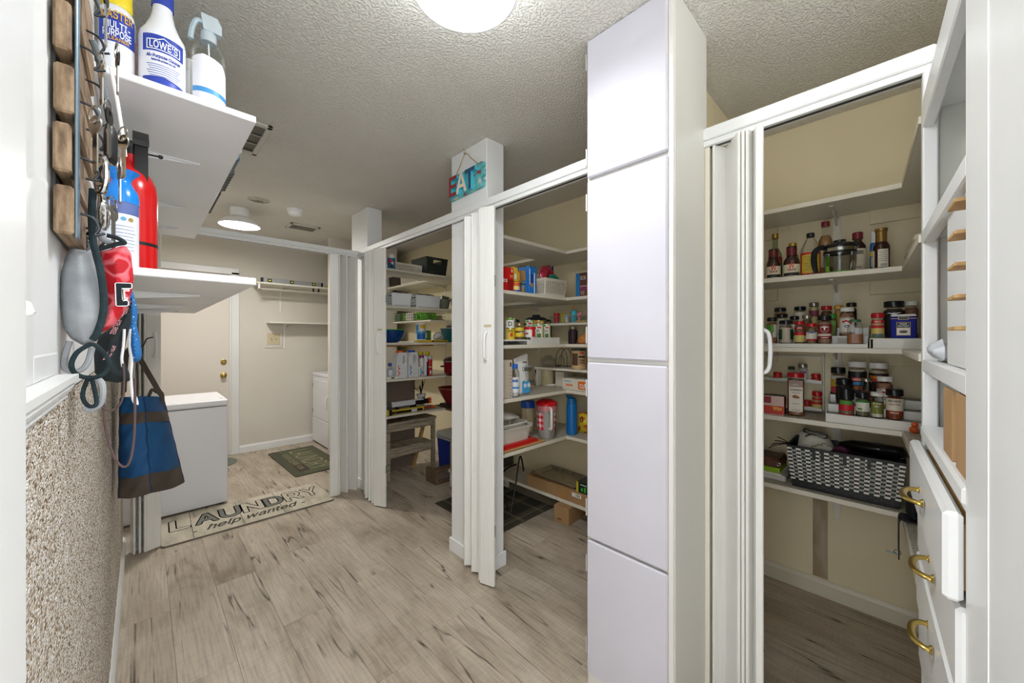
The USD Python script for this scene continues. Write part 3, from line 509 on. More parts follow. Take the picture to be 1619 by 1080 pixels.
key('large black key near the top of the key rack', 'key', .83, 1.83, -.040, .07, black, -8, steel)
key('chrome key overlapping the grey strap of the key fob', 'key', .94, 1.66, -.024, .06, chrome, 28, chrome)
key('small grey key beside the black key fob', 'key', .92, 1.60, -.028, .05, M(C(130), .4), 12, steel)
t = thing('key_fob', 'black remote key fob with grey strap hanging on the key rack', 'key fob', (-.036, .88, 1.60)); part(t, 'body', mv(puff([(-.015, 0), (.015, 0), (.017, .04), (.01, .062), (-.01, .062), (-.016, .04)], .008, .004), 0, 0, 0).apply_transform(trimesh.transformations.rotation_matrix(PI / 2, (1, 0, 0))).apply_transform(trimesh.transformations.rotation_matrix(PI / 2 - .3, (0, 0, 1))), black)
part(t, 'strap', tube(arcpts([(0, 0, .06), (-.006, -.01, .10), (-.012, -.02, .15), (-.018, -.03, .17)], 5), .004, 8), M(C(110, 118, 122), .6))
t = thing('carabiner', 'shiny silver oval carabiner hanging on the lower key rack', 'carabiner', (-.042, .80, 1.555)); part(t, 'loop', rot(tube([(0, .014 * math.cos(a), .026 * math.sin(a)) for a in np.linspace(0, 2 * PI, 26)], .0034, 8), 25), chrome); part(t, 'plate', rot(bx(-.002, -.010, -.018, .002, .010, .018, .002), 25), chrome)
t = thing('key_charm', 'silver spoon-shaped key charm above the masks on the key rack', 'charm', (-.040, .82, 1.50)); part(t, 'bowl', rot(puff([(0.012 * math.cos(a), .022 * math.sin(a)) for a in np.linspace(0, 2 * PI, 16, endpoint=False)], .006, .004).apply_transform(trimesh.transformations.rotation_matrix(PI / 2, (1, 0, 0))), 70), chrome); part(t, 'stem', tube([(0, 0, .02), (-.006, .0, .06)], .003, 6), chrome)
single('cable_tie', tube(arcpts([(-.045, 1.10, 1.86), (-.036, 1.10, 1.80), (-.028, 1.10, 1.73), (-.0245, 1.10, 1.69)], 5), .003, 6), white_gloss, 'thin white cable hanging in front of the yellow-capped aerosol can', 'cable')
grey_cloth = noise_mat('grey_knit', [(.3, C(138, 142, 146)), (.7, C(172, 175, 178))], 9, .9, stretch=(2, 1, 2), bump=.4, bscale=350, bdist=.0008)
red_camo = noise_mat('red_camouflage', [(.47, C(206, 18, 36)), (.5, C(236, 96, 108)), (.56, C(238, 120, 128)), (.6, C(188, 14, 30))], 28, .7, detail=1)
black_cloth = M(C(24, 34, 38), .85); teal_cloth = noise_mat('black_knit', [(.3, C(16, 30, 34)), (.7, C(36, 56, 62))], 60, .9)
blue_dots = MN('dotted_blue_cloth', {'c': ('texture_coordinate', {}), 'v': ('voronoi_texture', {'scale': 95, 'randomness': .25}), 'r': ('rgb_ramp', {'ramp': [(.13, C(232, 236, 240)), (.17, C(36, 112, 178))]}), 'p': ('principled_bsdf', {'roughness': .8})}, [('c.object', 'v.vector'), ('v.distance', 'r.fac'), ('r.color', 'p.base_color')])
t = thing('face_mask', 'grey and red camouflage face mask with black binding under the key rack', 'face mask')
part(t, 'lining', soft(Polygon(GREY).difference(sbox(-.2, 1.452, -.0600, 2)), .85, .022, .22, 1), grey_cloth); part(t, 'outer', soft(RED, .885, .024, .15, 2), red_camo)
part(t, 'binding', cord(BIND, .832, .0042, dy=.005), teal_cloth); part(t, 'binding', cord(RBIND, .852, .0032), black_cloth)
part(t, 'ear_loop', cord(GSTRAP, .862, .0042), grey_cloth); part(t, 'ear_loop', cord(GLOOP, .85, .0036), grey_cloth); part(t, 'ear_loop', cord(RING, .835, .003, closed=True), teal_cloth)
part(t, 'ear_loop', cord(LOOP2, .84, .0026, closed=True), teal_cloth); part(t, 'ear_loop', cord(LOOP3, .845, .004), grey_cloth)
e = place(ext(Polygon(TT).buffer(.0016), .001), (0, .858, 0), FX, FZ); part(t, 'emblem', e, black_cloth, 'black letter emblem with white outline'); part(t, 'emblem_outline', place(ext(Polygon(TT).buffer(.0029).difference(Polygon(TT).buffer(.0016)), .0012), (0, .858, 0), FX, FZ), white_ink)
E2 = affinity.scale(Polygon(TT), .5, .5, origin=(-.0165, 1.389)); part(t, 'emblem_outline', place(ext(E2.buffer(.001).difference(E2.buffer(-.0006)), .0012), (0, .858, 0), FX, FZ), white_ink)
t = thing('face_mask', 'black face mask with small pink lettering, behind the red one', 'face mask'); part(t, 'cloth', soft(BLACK, .945, .018, .2, 3), black_cloth)
pink = M(C(232, 170, 172), .7)
for (x, z, a) in ((-.029, 1.337, 72), (-.036, 1.293, 68), (-.0165, 1.372, 76)):
    m = text('TEXAS TECH', .0062, .0006, True, .026); m = rot(m, a); part(t, 'lettering', place(m, (x, .925, z), FX, FZ), pink)
part(t, 'ear_loop', cord(WSTRAP2, .93, .002), white_ink)
t = thing('face_mask', 'blue face mask with white dots hanging beside the black one', 'face mask'); part(t, 'cloth', soft(BLUE, .985, .014, .4, 4), blue_dots); part(t, 'ear_loop', cord(WSTRAP, .972, .0025), white_ink)
t = thing('lanyard', 'thin brown cord lanyard dangling in front of the tote bag', 'cord'); part(t, 'cord', cord(CORD1, .925, .0016), M(C(86, 68, 68), .6)); part(t, 'cord', cord(CORD2, .93, .0018), M(C(92, 72, 72), .6))
t = thing('light_switch', 'white light switch plate on the wall left of the grey mask', 'switch', (X0, .50, 1.345)); part(t, 'plate', bx(0, -.035, -.06, .005, .035, .06, .002), white_gloss); part(t, 'toggle', rot(bx(.004, -.005, -.012, .02, .005, .0, .002), -18, (0, 1, 0)), white_gloss)

# ---------------------------------------------------------------- tote bag
Bc = np.array([(.024, 2.10, .695), (.143, 2.383, .63), (.052, 2.42, .64), (-.066, 2.14, .69)]); Tc = np.array([(.004, 2.11, 1.085), (.068, 2.315, 1.05), (.005, 2.345, 1.06), (-.062, 2.14, 1.085)])
def bagpt(u, v, off=0.):
    """u in 0..4 round the bag, v from bottom to top"""
    i = int(u) % 4; f = u - int(u); c = Bc * (1 - v) + Tc * v; p = c[i] * (1 - f) + c[(i + 1) % 4] * f; m = c.mean(0)
    d = c[(i + 1) % 4] - c[i]; n = np.array([d[1], -d[0], 0]); n /= np.linalg.norm(n)
    bul = 4 * f * (1 - f) * (.010 + .012 * math.sin(PI * min(1, v * 1.1))); wv = .0035 * math.sin(9 * v + 3 * u) * math.sin(PI * f) + .002 * math.sin(31 * v - 11 * f)
    return p + n * (bul + wv + off * (1 if True else 0)) - np.array([0, 0, 1]) * .012 * (4 * f * (1 - f)) * (1 - v) * .5
def bagband(v0, v1, off=0., nv=10): return quadgrid(lambda a, b: bagpt(4 * a if a < 1 else 0, v0 + (v1 - v0) * b, off), 48, nv)
navy = noise_mat('blue_canvas', [(.3, C(8, 62, 108)), (.7, C(14, 82, 134))], 5, .75, bump=.5, bscale=18, bdist=.004); brownc = noise_mat('brown_canvas', [(.3, C(66, 56, 48)), (.7, C(84, 73, 63))], 6, .8)
t = thing('tote_bag', 'blue canvas tote bag with brown base and band hanging on the left wall', 'bag')
part(t, 'body', cat([bagband(.20, .74, 0, 24), bagband(.84, 1.0, 0, 8)]), navy, smooth=60); part(t, 'base', cat([bagband(0, .205, .002, 10), quadgrid(lambda a, b: bagpt(4 * a if a < 1 else 0, 0, .002) * b + Bc.mean(0) * (1 - b), 48, 2)]), brownc, smooth=60)
part(t, 'band', bagband(.735, .845, .0025, 6), brownc, smooth=60)
for i in (0, 1, 3): part(t, 'seam', tube([bagpt(i + .001, v, .0015) for v in np.linspace(.0, .99, 16)], .002, 6), M(C(12, 46, 84), .8))
part(t, 'lining', quadgrid(lambda a, b: bagpt(4 * a if a < 1 else 0, .99, -.003) * b + (Tc.mean(0) - (0, 0, .04)) * (1 - b), 40, 4), M(C(40, 36, 32), .9))
def ribbon(pts, wv, th=.003, k=6):
    P = arcpts(pts, k); wv = np.array(wv, float); tt = np.gradient(P, axis=0); tt /= np.linalg.norm(tt, axis=1, keepdims=True); n = np.cross(tt, wv); n /= np.linalg.norm(n, axis=1, keepdims=True)
    ring = [P + wv / 2 + n * th / 2, P - wv / 2 + n * th / 2, P - wv / 2 - n * th / 2, P + wv / 2 - n * th / 2]; V = np.stack(ring, 1).reshape(-1, 3); F = []
    for i in range(len(P) - 1):
        for j in range(4):
            a, b, c, d = i * 4 + j, i * 4 + (j + 1) % 4, i * 4 + 4 + (j + 1) % 4, i * 4 + 4 + j; F += [(a, b, c), (a, c, d)]
    F += [(0, 2, 1), (0, 3, 2)]; e = 4 * (len(P) - 1); F += [(e, e + 1, e + 2), (e, e + 2, e + 3)]
    m = trimesh.Trimesh(V, np.array(F), process=False); m.fix_normals(); return m
part(t, 'strap', ribbon([(.062, 2.28, .93), (.064, 2.275, 1.05), (.050, 2.26, 1.09), (.010, 2.225, 1.19), (-.025, 2.20, 1.275), (-.035, 2.19, 1.285), (-.045, 2.17, 1.25), (-.052, 2.135, 1.10)], (.012, .038, .01)), brownc, 'wide brown shoulder strap')
part(t, 'zipper_tab', tube(arcpts([(.02, 2.2, 1.075), (.03, 2.21, 1.10), (.045, 2.235, 1.085)], 5), .006, 7), brownc)
t = thing('wall_hook', 'thin dark wire hook on the left wall holding the tote bag', 'hook'); part(t, 'plate', bx(X0, 2.18, 1.24, X0 + .004, 2.205, 1.33, .001), dark_grey); part(t, 'wire', tube(arcpts([(X0 + .003, 2.193, 1.275), (-.04, 2.193, 1.268), (-.018, 2.193, 1.272), (.002, 2.193, 1.285), (.014, 2.193, 1.315), (.034, 2.193, 1.322)], 5), .0025, 7), dark_grey)

# ---------------------------------------------------------------- letter sign on the first column
t = thing('letter_sign', 'turquoise wooden sign with raised letters EAT hung by twine on the column', 'sign')
SX = 1.352; teal = noise_mat('distressed_teal', [(.35, C(150, 60, 64)), (.4, C(80, 170, 176)), (.6, C(112, 196, 196)), (.68, C(206, 200, 186))], 22, .6, detail=3)
def on_sign(m, y, z, d=0.): return place(m, (SX - d, y, z), VW, FZ)
brd = Polygon([(0, 0), (.30, .008), (.31, .018), (.31, .045), (.285, .056), (.312, .068), (.312, .104), (.29, .112), (.312, .122), (.31, .142), (.296, .148), (.0, .140), (.006, .118), (-.004, .1), (.006, .07), (-.004, .04), (.004, .02)])
part(t, 'board', on_sign(ext(brd, .018), 1.914, 2.158, -.017), teal)
for s, xx, c in (('E', .052, C(140, 34, 44)), ('A', .135, C(228, 212, 192)), ('T', .215, C(38, 76, 112))):
    m = text(s, .112, .022, True); part(t, 'letter_side', on_sign(m, 1.914 - xx, 2.172, .0), M(C(72, 186, 206), .5)); m = text(s, .112, .001, True); part(t, 'letter', on_sign(m, 1.914 - xx, 2.172, .0222), M(c, .6))
tw = M(C(176, 146, 92), .8); part(t, 'twine', tube(arcpts([(SX, 1.862, 2.296), (SX + .006, 1.83, 2.345), (SX + .012, 1.782, 2.41), (SX + .008, 1.72, 2.36), (SX, 1.648, 2.302)], 4), .0022, 6), tw); part(t, 'twine', tube([(SX + .012, 1.782, 2.408), (SX + .014, 1.786, 2.425), (SX + .004, 1.79, 2.438)], .002, 6), tw)
part(t, 'nail', mv(rot(lathe([(0, 0), (.002, 0), (.002, .016), (.005, .016), (.005, .018), (0, .018)], 10), -90, (0, 1, 0)), 1.372, 1.782, 2.408), steel)

# ---------------------------------------------------------------- mats on the floor
t = thing('laundry_mat', 'long weathered-plank mat lettered LAUNDRY in front of the white freezer', 'mat', (.082, 3.207, .0005), -1)
matm = noise_mat('printed_mat', [(.25, C(148, 140, 126)), (.45, C(186, 178, 160)), (.65, C(205, 197, 178)), (.8, C(168, 160, 146))], 3, .8, stretch=(5, 1.2, 1))
part(t, 'mat', ext(sbox(0, 0, 1.035, .50).buffer(-.03).buffer(.03), .010), M(C(120, 112, 100), .8)); part(t, 'print', mv(ext(sbox(.004, .004, 1.031, .496).buffer(-.028).buffer(.028), .0008), 0, 0, .0098), matm)
inkd, inkg, inkl = M(C(62, 58, 50), .8), M(C(112, 114, 108), .8), M(C(190, 182, 164), .8)
for i, x in enumerate((.10, .235, .375, .50, .63, .765, .885)):
    if i in (0, 2, 4): part(t, 'plank_line', bx(x + .058, .01, .0104, x + .061, .49, .0109), inkd)
for s, x, c, w in zip('LAUNDRY', (.10, .245, .385, .525, .665, .80, .93), (inkl, inkg, inkg, inkl, inkg, inkl, inkl), (.105, .125, .125, .13, .12, .12, .11)):
    part(t, 'letter_edge', cat([mv(text(s, .180, .0003, True, w), x + .0075 * math.cos(a), .215 + .0075 * math.sin(a), .0106) for a in np.arange(8) * PI / 4]), inkd); part(t, 'letter', mv(text(s, .180, .0004, True, w), x, .215, .0108), c)
part(t, 'lettering', mv(text('help wanted', .082, .0004, True, .54, .35), .50, .085, .0106), inkd)
for x in (.17, .83): part(t, 'dot', mv(bx(-.012, -.006, 0, .012, .006, .0004), x, .105, .0106), inkd)
t = thing('laundry_rug', 'dark green rubber mat with chalk lettering in front of the dryer', 'mat', (1.03, 3.965, .0005), 1)
part(t, 'mat', ext(sbox(0, 0, .47, 1.01).buffer(-.02).buffer(.02), .008), M(C(74, 74, 56), .7)); chalk = M(C(150, 144, 112), .8); part(t, 'print_area', bx(.10, .03, .008, .46, .98, .0085), M(C(86, 90, 66), .8))
part(t, 'lettering', place(text('LAUNDRY', .20, .0004, False, .80), (.18, .50, .0086), (0, -1, 0), (1, 0, 0)), chalk); part(t, 'lettering', place(text('GOOD CLEAN', .055, .0004, False, .46), (.09, .60, .0082), (0, -1, 0), (1, 0, 0)), chalk)
part(t, 'dark_patch', bx(.075, .12, .0082, .165, .36, .0088), M(C(64, 48, 38), .8)); part(t, 'lettering', place(text('FUN', .055, .0004, False, .14), (.09, .26, .0089), (0, -1, 0), (1, 0, 0)), chalk)
single('round_mat', lathe([(0, .0005), (.20, .0005), (.20, .006), (.19, .009), (0, .009)], 40, (.53, 4.98, 0)), M(C(110, 118, 108), .6), 'flat grey-green round mat on the floor behind the freezer', 'mat')

# ---------------------------------------------------------------- laundry appliances and shelves
appl = M(C(232, 232, 236), .28)
t = thing('chest_freezer', 'white chest freezer standing across the laundry opening behind the mat', 'freezer')
part(t, 'cabinet', bx(-.24, 3.74, .012, .488, 4.30, .775, .006), appl); part(t, 'lid', bx(-.243, 3.735, .782, .492, 4.305, .832, .010), appl); part(t, 'gasket', bx(-.235, 3.745, .775, .483, 4.295, .782), M(C(120), .6)); part(t, 'lid_button', mv(lathe([(0, 0), (.012, 0), (.010, .004), (0, .005)], 14), .455, 3.80, .832), M(C(214), .4))
for x, y in ((-.2, 3.78), (.45, 3.78), (-.2, 4.26), (.45, 4.26)): part(t, 'foot', mv(lathe([(0, 0), (.02, 0), (.02, .013), (0, .013)], 12), x, y, 0), black)
t = thing('dryer', 'white front-loading dryer at the right end of the laundry', 'dryer')
part(t, 'cabinet', bx(1.555, 4.52, .02, 2.21, 5.215, .84, .006), appl); part(t, 'top', bx(1.55, 4.515, .842, 2.21, 5.218, .885, .008), appl)
part(t, 'door', bx(1.545, 4.56, .33, 1.556, 5.18, .80, .006), appl); part(t, 'kick_panel', bx(1.548, 4.53, .025, 1.556, 5.205, .315, .004), appl); part(t, 'handle', tube(arcpts([(1.546, 4.655, .63), (1.53, 4.655, .60), (1.53, 4.655, .50), (1.546, 4.655, .47)], 5), .008, 8), white_gloss)
for z in (.72, .40): part(t, 'hinge', bx(1.543, 5.178, z - .03, 1.556, 5.192, z + .03, .002), steel)
for x, y in ((1.6, 4.56), (1.6, 5.17), (2.17, 4.56), (2.17, 5.17)): part(t, 'foot', mv(lathe([(0, 0), (.02, 0), (.02, .021), (0, .021)], 12), x, y, 0), black)
for nm, x, yf, z1, bxx in (('upper', .905, 4.95, 1.945, 1.2), ('lower', 1.05, 5.05, 1.508, 1.24)):
    t = thing('laundry_shelf', f'{nm} beige shelf on the far laundry wall ' + ('holding the spirit level' if nm == 'upper' else 'above the light switches'), 'shelf'); part(t, 'board', bx(x, yf, z1 - .019, 2.2, YE, z1, .002), shelf_white)
    for b in (bxx, 1.95): part(t, 'bracket', cat([bx(b - .012, YE - .006, z1 - .32, b + .012, YE, z1 - .019, .001), bx(b - .010, yf + .03, z1 - .026, b + .010, YE, z1 - .019, .001), hull([(b - .004, YE - .006, z1 - .10), (b + .004, YE - .006, z1 - .10), (b - .004, YE - .006, z1 - .02), (b + .004, YE - .006, z1 - .02), (b - .004, YE - .10, z1 - .02), (b + .004, YE - .10, z1 - .02)])]), shelf_white)
    if nm == 'upper':
        part(t, 'hanging_rod', tube([(.93, 5.03, 1.875), (2.2, 5.03, 1.875)], .014, 12), M(C(206, 202, 192), .3, .3)); part(t, 'rod_bracket', bx(1.50, 5.02, 1.862, 1.512, 5.045, 1.926), black); part(t, 'rod_bracket', bx(1.56, 5.02, 1.862, 1.572, 5.045, 1.926), black); part(t, 'rod_cap', mv(lathe([(0, 0), (.012, 0), (.012, .055), (0, .055)], 14), .93, 4.965, 1.87), white_gloss)
t = thing('spirit_level', 'grey aluminium spirit level with yellow vials on the upper laundry shelf', 'spirit level', (0, 4.985, 1.945))
part(t, 'bar', bx(.955, 0, 0, 1.60, .022, .052, .002), M(C(170, 172, 174), .4, .5)); part(t, 'end_cap', bx(.95, -.001, 0, .975, .023, .054, .002), black); part(t, 'end_cap', bx(1.58, -.001, 0, 1.605, .023, .054, .002), black)
for x in (1.035, 1.26, 1.50):
    v = part(t, 'vial_housing', bx(x - .022, -.003, .008, x + .022, .025, .046, .004), black); part(t, 'vial', bx(x - .012, -.0045, .018, x + .012, -.003, .036, .001), M(C(206, 206, 60), .3))
single('green_level', bx(1.625, 5.0, 1.945, 2.0, 5.02, 1.965, .002), M(C(140, 176, 40), .5), 'thin bright green bar lying beside the spirit level', 'bar')
t = thing('switch_plate', 'beige double light switch in a pale frame on the far laundry wall', 'switch', (1.128, YE, 1.305)); part(t, 'frame', bx(-.095, -.008, -.108, .095, 0, .108, .006), M(C(222, 214, 204), .4)); part(t, 'plate', bx(-.066, -.013, -.068, .066, -.008, .068, .003), M(C(206, 194, 160), .4))
for x in (-.024, .024): part(t, 'toggle', bx(x - .005, -.022, -.012, x + .005, -.013, .012, .002), M(C(190, 178, 142), .4))
# ---------------------------------------------------------------- shelves of the closets
SZ = [1.945, 1.61, 1.275, .943, .612]; ORD = ['top', 'second', 'middle', 'fourth', 'lowest']; TH = .021
edge_m = M(C(228, 221, 204), .4)
def wall_bracket(t, y, z, d=.24, x=XB):
    part(t, 'bracket', cat([bx(x - d, y - .008, z - .027, x, y + .008, z - TH, .001), bx(x - .006, y - .012, z - .20, x, y + .012, z - TH, .001),
         hull([(x - .004, y - .004, z - .065), (x - .004, y + .004, z - .065), (x - .004, y - .004, z - .024), (x - .004, y + .004, z - .024), (x - d * .8, y - .004, z - .024), (x - d * .8, y + .004, z - .024)])]), edge_m)
for i, z in enumerate(SZ):
    t = thing('closet_shelf', f'{ORD[i]} corner shelf of the right-hand spice closet', 'shelf')
    top = laminate if i >= 3 else shelf_white
    part(t, 'back_board', bx(2.186, -.318, z - TH, XB, .598, z, .001), top); part(t, 'edge_strip', bx(2.180, -.026, z - TH - .001, 2.1865, .598, z + .0005, .002), edge_m)
    part(t, 'side_board', mv(ext([(2.1855, -.024), (1.565, -.052), (1.565, -.318), (2.1855, -.318)], TH), 0, 0, z - TH), top)
    part(t, 'edge_strip', mv(ext([(2.1855, -.018), (1.565, -.046), (1.565, -.052), (2.1855, -.024)], TH + .001), 0, 0, z - TH - .0005), edge_m)
    wall_bracket(t, .205, z); part(t, 'ledger', bx(XB - .012, -.31, z - TH - .065, XB, .085, z - TH, .002), pantry_m); part(t, 'ledger', bx(XB - .012, .45, z - TH - .065, XB, .59, z - TH, .002), pantry_m)
part(thing('shelf_standard', 'slotted pale metal standard on the back wall of the spice closet', 'shelf rail'), 'channel', cat([bx(XB - .010, .188, .45, XB, .194, 2.0, .001), bx(XB - .010, .214, .45, XB, .220, 2.0, .001), bx(XB - .003, .194, .45, XB, .214, 2.0)]), edge_m)
single('paint_stain', bx(XB - .0015, .24, .09, XB - .0002, .30, .585, 0), noise_mat('rough_patch', [(.35, C(150, 128, 98)), (.65, C(186, 170, 146))], 14, .9, stretch=(1, 1, .3)), 'brown vertical stain on the back wall below the lowest spice shelf', 'stain')
for i, z in enumerate(SZ):
    for nm, (ya, yb), (pa, pb), px1 in (('middle closet', (.682, 2.60), (1.665, 1.95), 2.186), ('far closet', (2.602, 4.90), (3.19, 3.48), 2.186)):
        t = thing('pantry_shelf', f'{ORD[i]} L-shaped shelf of the {nm} of the pantry', 'shelf'); top = laminate if i >= 3 else shelf_white
        if not (i == 4 and nm == 'far closet'):
            part(t, 'back_board', bx(2.186, ya, z - TH, XB, yb if (i, nm) != (1, 'far closet') else pb, z, .001), top); part(t, 'edge_strip', bx(2.180, ya, z - TH - .001, 2.1865, pa, z + .0005, .002), edge_m); part(t, 'edge_strip', bx(2.180, pb, z - TH - .001, 2.1865, yb if (i, nm) != (1, 'far closet') else pb + .02, z + .0005, .002), edge_m)
        else: part(t, 'back_board', bx(2.186, 2.62, z - TH, XB, 3.40, z, .001), M(C(120, 92, 70), .6), 'brown board at the right')
        part(t, 'peninsula_board', bx(1.503, pa, z - TH, 2.186, pb, z, .001), top); part(t, 'edge_strip', bx(1.503, pa - .006, z - TH - .001, 2.186, pa, z + .0005, .002), edge_m); part(t, 'edge_strip', bx(1.503, pb, z - TH - .001, 2.18, pb + .005, z + .0005, .002), edge_m)
        for y in (1.15, 2.2) if nm == 'middle closet' else (2.8, 3.62, 4.2): 
            if not (i == 4 and nm == 'far closet') and not (i == 1 and y > 3.5): wall_bracket(t, y, z)
        part(t, 'ledger', bx(XB - .012, ya, z - TH - .05, XB, min(yb, 1.72) if nm == 'middle closet' else pb, z - TH, .002), pantry_m)
def board(label, x0, x1, y0, y1, z, th=.016, top=shelf_white, legs=None):
    t = thing('small_shelf', label, 'shelf'); part(t, 'board', bx(x0 + .005, y0, z - th, x1, y1, z, .001), top); part(t, 'edge_strip', bx(x0, y0, z - th, x0 + .005, y1, z + .0005, .001), edge_m)
    if legs is not None:
        for yy in legs: part(t, 'leg', bx(x0 + .02, yy, .9435, x1 - .005, yy + .014, z - th, .001), shelf_white)
    else: part(t, 'cleat', bx(XB - .012, y0, z - th - .035, XB, y1, z - th, .001), pantry_m)
board('narrow extra shelf with the wire basket of baby cups, middle closet', 2.25, XB, .70, 1.93, 1.43)
board('low riser shelf holding the glass bowl and coffee can, middle closet', 2.20, XB - .02, 1.15, 1.99, 1.092, legs=(1.17, 1.47, 1.973))
board('narrow extra shelf carrying the green packs, far closet', 2.25, XB, 3.56, 4.88, 1.518)
t = thing('low_shelf', 'lowest board near the floor carrying the cardboard tray, middle closet', 'shelf'); part(t, 'board', bx(2.186, .69, .122, XB, 2.45, .144, .001), laminate); part(t, 'edge_strip', bx(2.18, .69, .121, 2.1865, 1.755, .145, .002), edge_m); part(t, 'edge_strip', bx(2.18, 1.76, .121, 2.1865, 2.45, .145, .002), edge_m)
part(t, 'leg', bx(2.3, 2.40, 0, 2.32, 2.44, .122), shelf_white); part(t, 'leg', bx(2.3, .72, 0, 2.32, .76, .122), shelf_white); part(t, 'leg', bx(2.3, 1.42, 0, 2.32, 1.46, .122), shelf_white)
single('grey_board', bx(1.51, 3.495, .0, 2.02, 3.525, .915, .002), M(C(128, 112, 98), .7), 'tall grey-brown board standing behind the wooden step stool', 'board')
single('wooden_strip', bx(1.52, 3.30, 1.2365, 2.12, 3.335, 1.2535, .002), wood_pine, 'pale pine strip screwed under the shelf with the blue bowl', 'strip')

# ---------------------------------------------------------------- jars and bottles
def jar(label, x, y, z, R, Ht, lid=black_lid, lidh=.016, lidr=.97, neck=.72, fill=C(150, 110, 70), level=.92, lab=None, bands=(), txt=(), cat_='spice jar', name='spice_jar', group=None, shoulder=.012, square=False, lidc=None, glass=clear, da=0.):
    """a jar: glass shell, contents, lid, label bands (colour, z0, z1, half angle, turn) and lettering (text, height, z, colour, width)"""
    f = toward(x, y) + da; t = thing(name, label, cat_, (x, y, z), group=group); hb = Ht - lidh; n = 28
    rn = R * neck; nk = min(.006, hb * .06)
    prof = [(0, 0), (R * .92, 0), (R, .003), (R, hb - shoulder - nk), (rn + (R - rn) * .55, hb - shoulder * .35 - nk), (rn, hb - nk), (rn, hb), (0, hb)]
    inn = [(0, .0025), (R * .88, .0025), (R * .945, .005)]; top = hb * level; lim = hb - shoulder - nk
    inn += [(R * .945, min(top, lim))] + ([(rn * .94, min(top, hb - .001))] if top > lim + .002 else []) + [(0, min(top, hb - .001) if top > lim + .002 else top)]
    def shp(m):
        if not square: return m
        V = np.array(m.vertices); a = np.arctan2(V[:, 1], V[:, 0]); k = (np.abs(np.cos(a)) ** 6 + np.abs(np.sin(a)) ** 6) ** (-1 / 6); m.vertices = np.column_stack([V[:, :2] * k[:, None], V[:, 2]]); return rot(m, math.degrees(f))
    part(t, 'glass', shp(lathe(prof, n)), glass); part(t, 'contents', shp(lathe(inn, n)), M(fill, .75) if isinstance(fill, tuple) else fill)
    lr = rn if lidr is None else R * lidr
    part(t, 'lid', lathe([(0, hb - .002), (lr, hb - .002), (lr, Ht - .003), (lr - .003, Ht), (0, Ht)], n), lid if not isinstance(lid, tuple) else M(lid, .35))
    for b in bands:
        c, z0, z1, ha = b[:4]; tu = b[4] if len(b) > 4 else 0
        part(t, 'label', band(R, z0, z1, f + tu, ha, t=.0006 + .0003 * (len(b) > 5)) if not square else place(rect(2 * R * math.sin(min(ha, 1.2)) * .95, z1 - z0), (*(R * 1.006 * np.array([math.cos(f), math.sin(f)])), (z0 + z1) / 2), (-math.sin(f), math.cos(f), 0), FZ), M(c, .5))
    for s, h, zz, c, w in txt:
        m = text(s, h, .0004, True, w)
        part(t, 'lettering', wrap(m, R + .0010, f, zz) if not square else place(m, (*(R * 1.02 * np.array([math.cos(f), math.sin(f)])), zz), (-math.sin(f), math.cos(f), 0), FZ), M(c, .5))
    return t, f
def bottle(label, x, y, z, prof, fillc, level, R, cap, capp, bands=(), txt=(), glass=clear, name='bottle', cat_='bottle', da=0., opaque=None):
    f = toward(x, y) + da; t = thing(name, label, cat_, (x, y, z))
    part(t, 'glass' if opaque is None else 'body', lathe(prof, 32), glass if opaque is None else M(opaque, .3))
    if opaque is None:
        pin = [(max(0, r - .0018), zz + (.002 if i < 2 else 0)) for i, (r, zz) in enumerate(prof) if zz <= level]; pin = [p for p in pin if p[1] <= level]
        rr = np.interp(level, [p[1] for p in prof[1:]], [p[0] for p in prof[1:]]) - .0018; part(t, 'contents', lathe([(0, pin[0][1])] + pin[1:] + [(rr, level), (0, level)], 28), M(fillc, .35))
    if capp: part(t, 'cap', lathe(capp, 26), cap if not isinstance(cap, tuple) else M(cap, .35))
    for i, b in enumerate(bands): part(t, 'label', band(R, b[1], b[2], f + (b[4] if len(b) > 4 else 0), b[3], t=.0004 + .0003 * i), M(b[0], .5))
    for s, h, zz, c, w in txt: part(t, 'lettering', wrap(text(s, h, .0004, True, w), R + .001, f, zz), M(c, .5))
    return t, f
def bprof(R, hb, hs, rn, Ht): return [(0, 0), (R * .92, 0), (R, .004), (R, hb), (R * .93, hb + (hs - hb) * .35), (rn + (R - rn) * .35, hb + (hs - hb) * .75), (rn, hs), (rn, Ht), (0, Ht)]
def capp(rn, z0, z1): return [(0, z0), (rn, z0), (rn, z1 - .002), (rn - .002, z1), (0, z1)]
cream, dkred, orange = C(224, 214, 188), C(150, 24, 28), C(226, 90, 40)
# second shelf of the spice closet
Z = SZ[1]
bottle('green glass bottle with gold cap behind the left sauce bottle', 2.40, .447, Z, bprof(.031, .13, .19, .0125, .242), C(30, 34, 30), .135, .031, M(C(176, 140, 70), .35, .7), capp(.0145, .236, .262), [(C(150, 30, 34), .10, .135, 1.2)], glass=pane('green_glass', (.72, .80, .66), .05))
sauce = C(64, 34, 22)
for lb, y, R, Ht in (('brown barbecue sauce bottle leftmost on the second spice shelf', .425, .0300, .150), ('brown barbecue sauce bottle between the leftmost one and the red-labelled jug', .352, .0335, .152)):
    t, f = bottle(lb, 2.245, y, Z, bprof(R, .072, .108, .0165, .125), sauce, .118, R, C(40, 24, 24), capp(.020, .104, Ht), [(cream, .006, .062, 1.35), (C(34, 36, 38), .008, .022, 1.1)], [('W', .022, .044, C(224, 66, 30), .022), ('Sauce', .013, .031, C(150, 40, 30), .032)])
    for k in range(5): part(t, 'cap_check', band(.0203, .110 + .007 * k, .1135 + .007 * k, f, 1.5), M(C(140, 30, 32), .5))
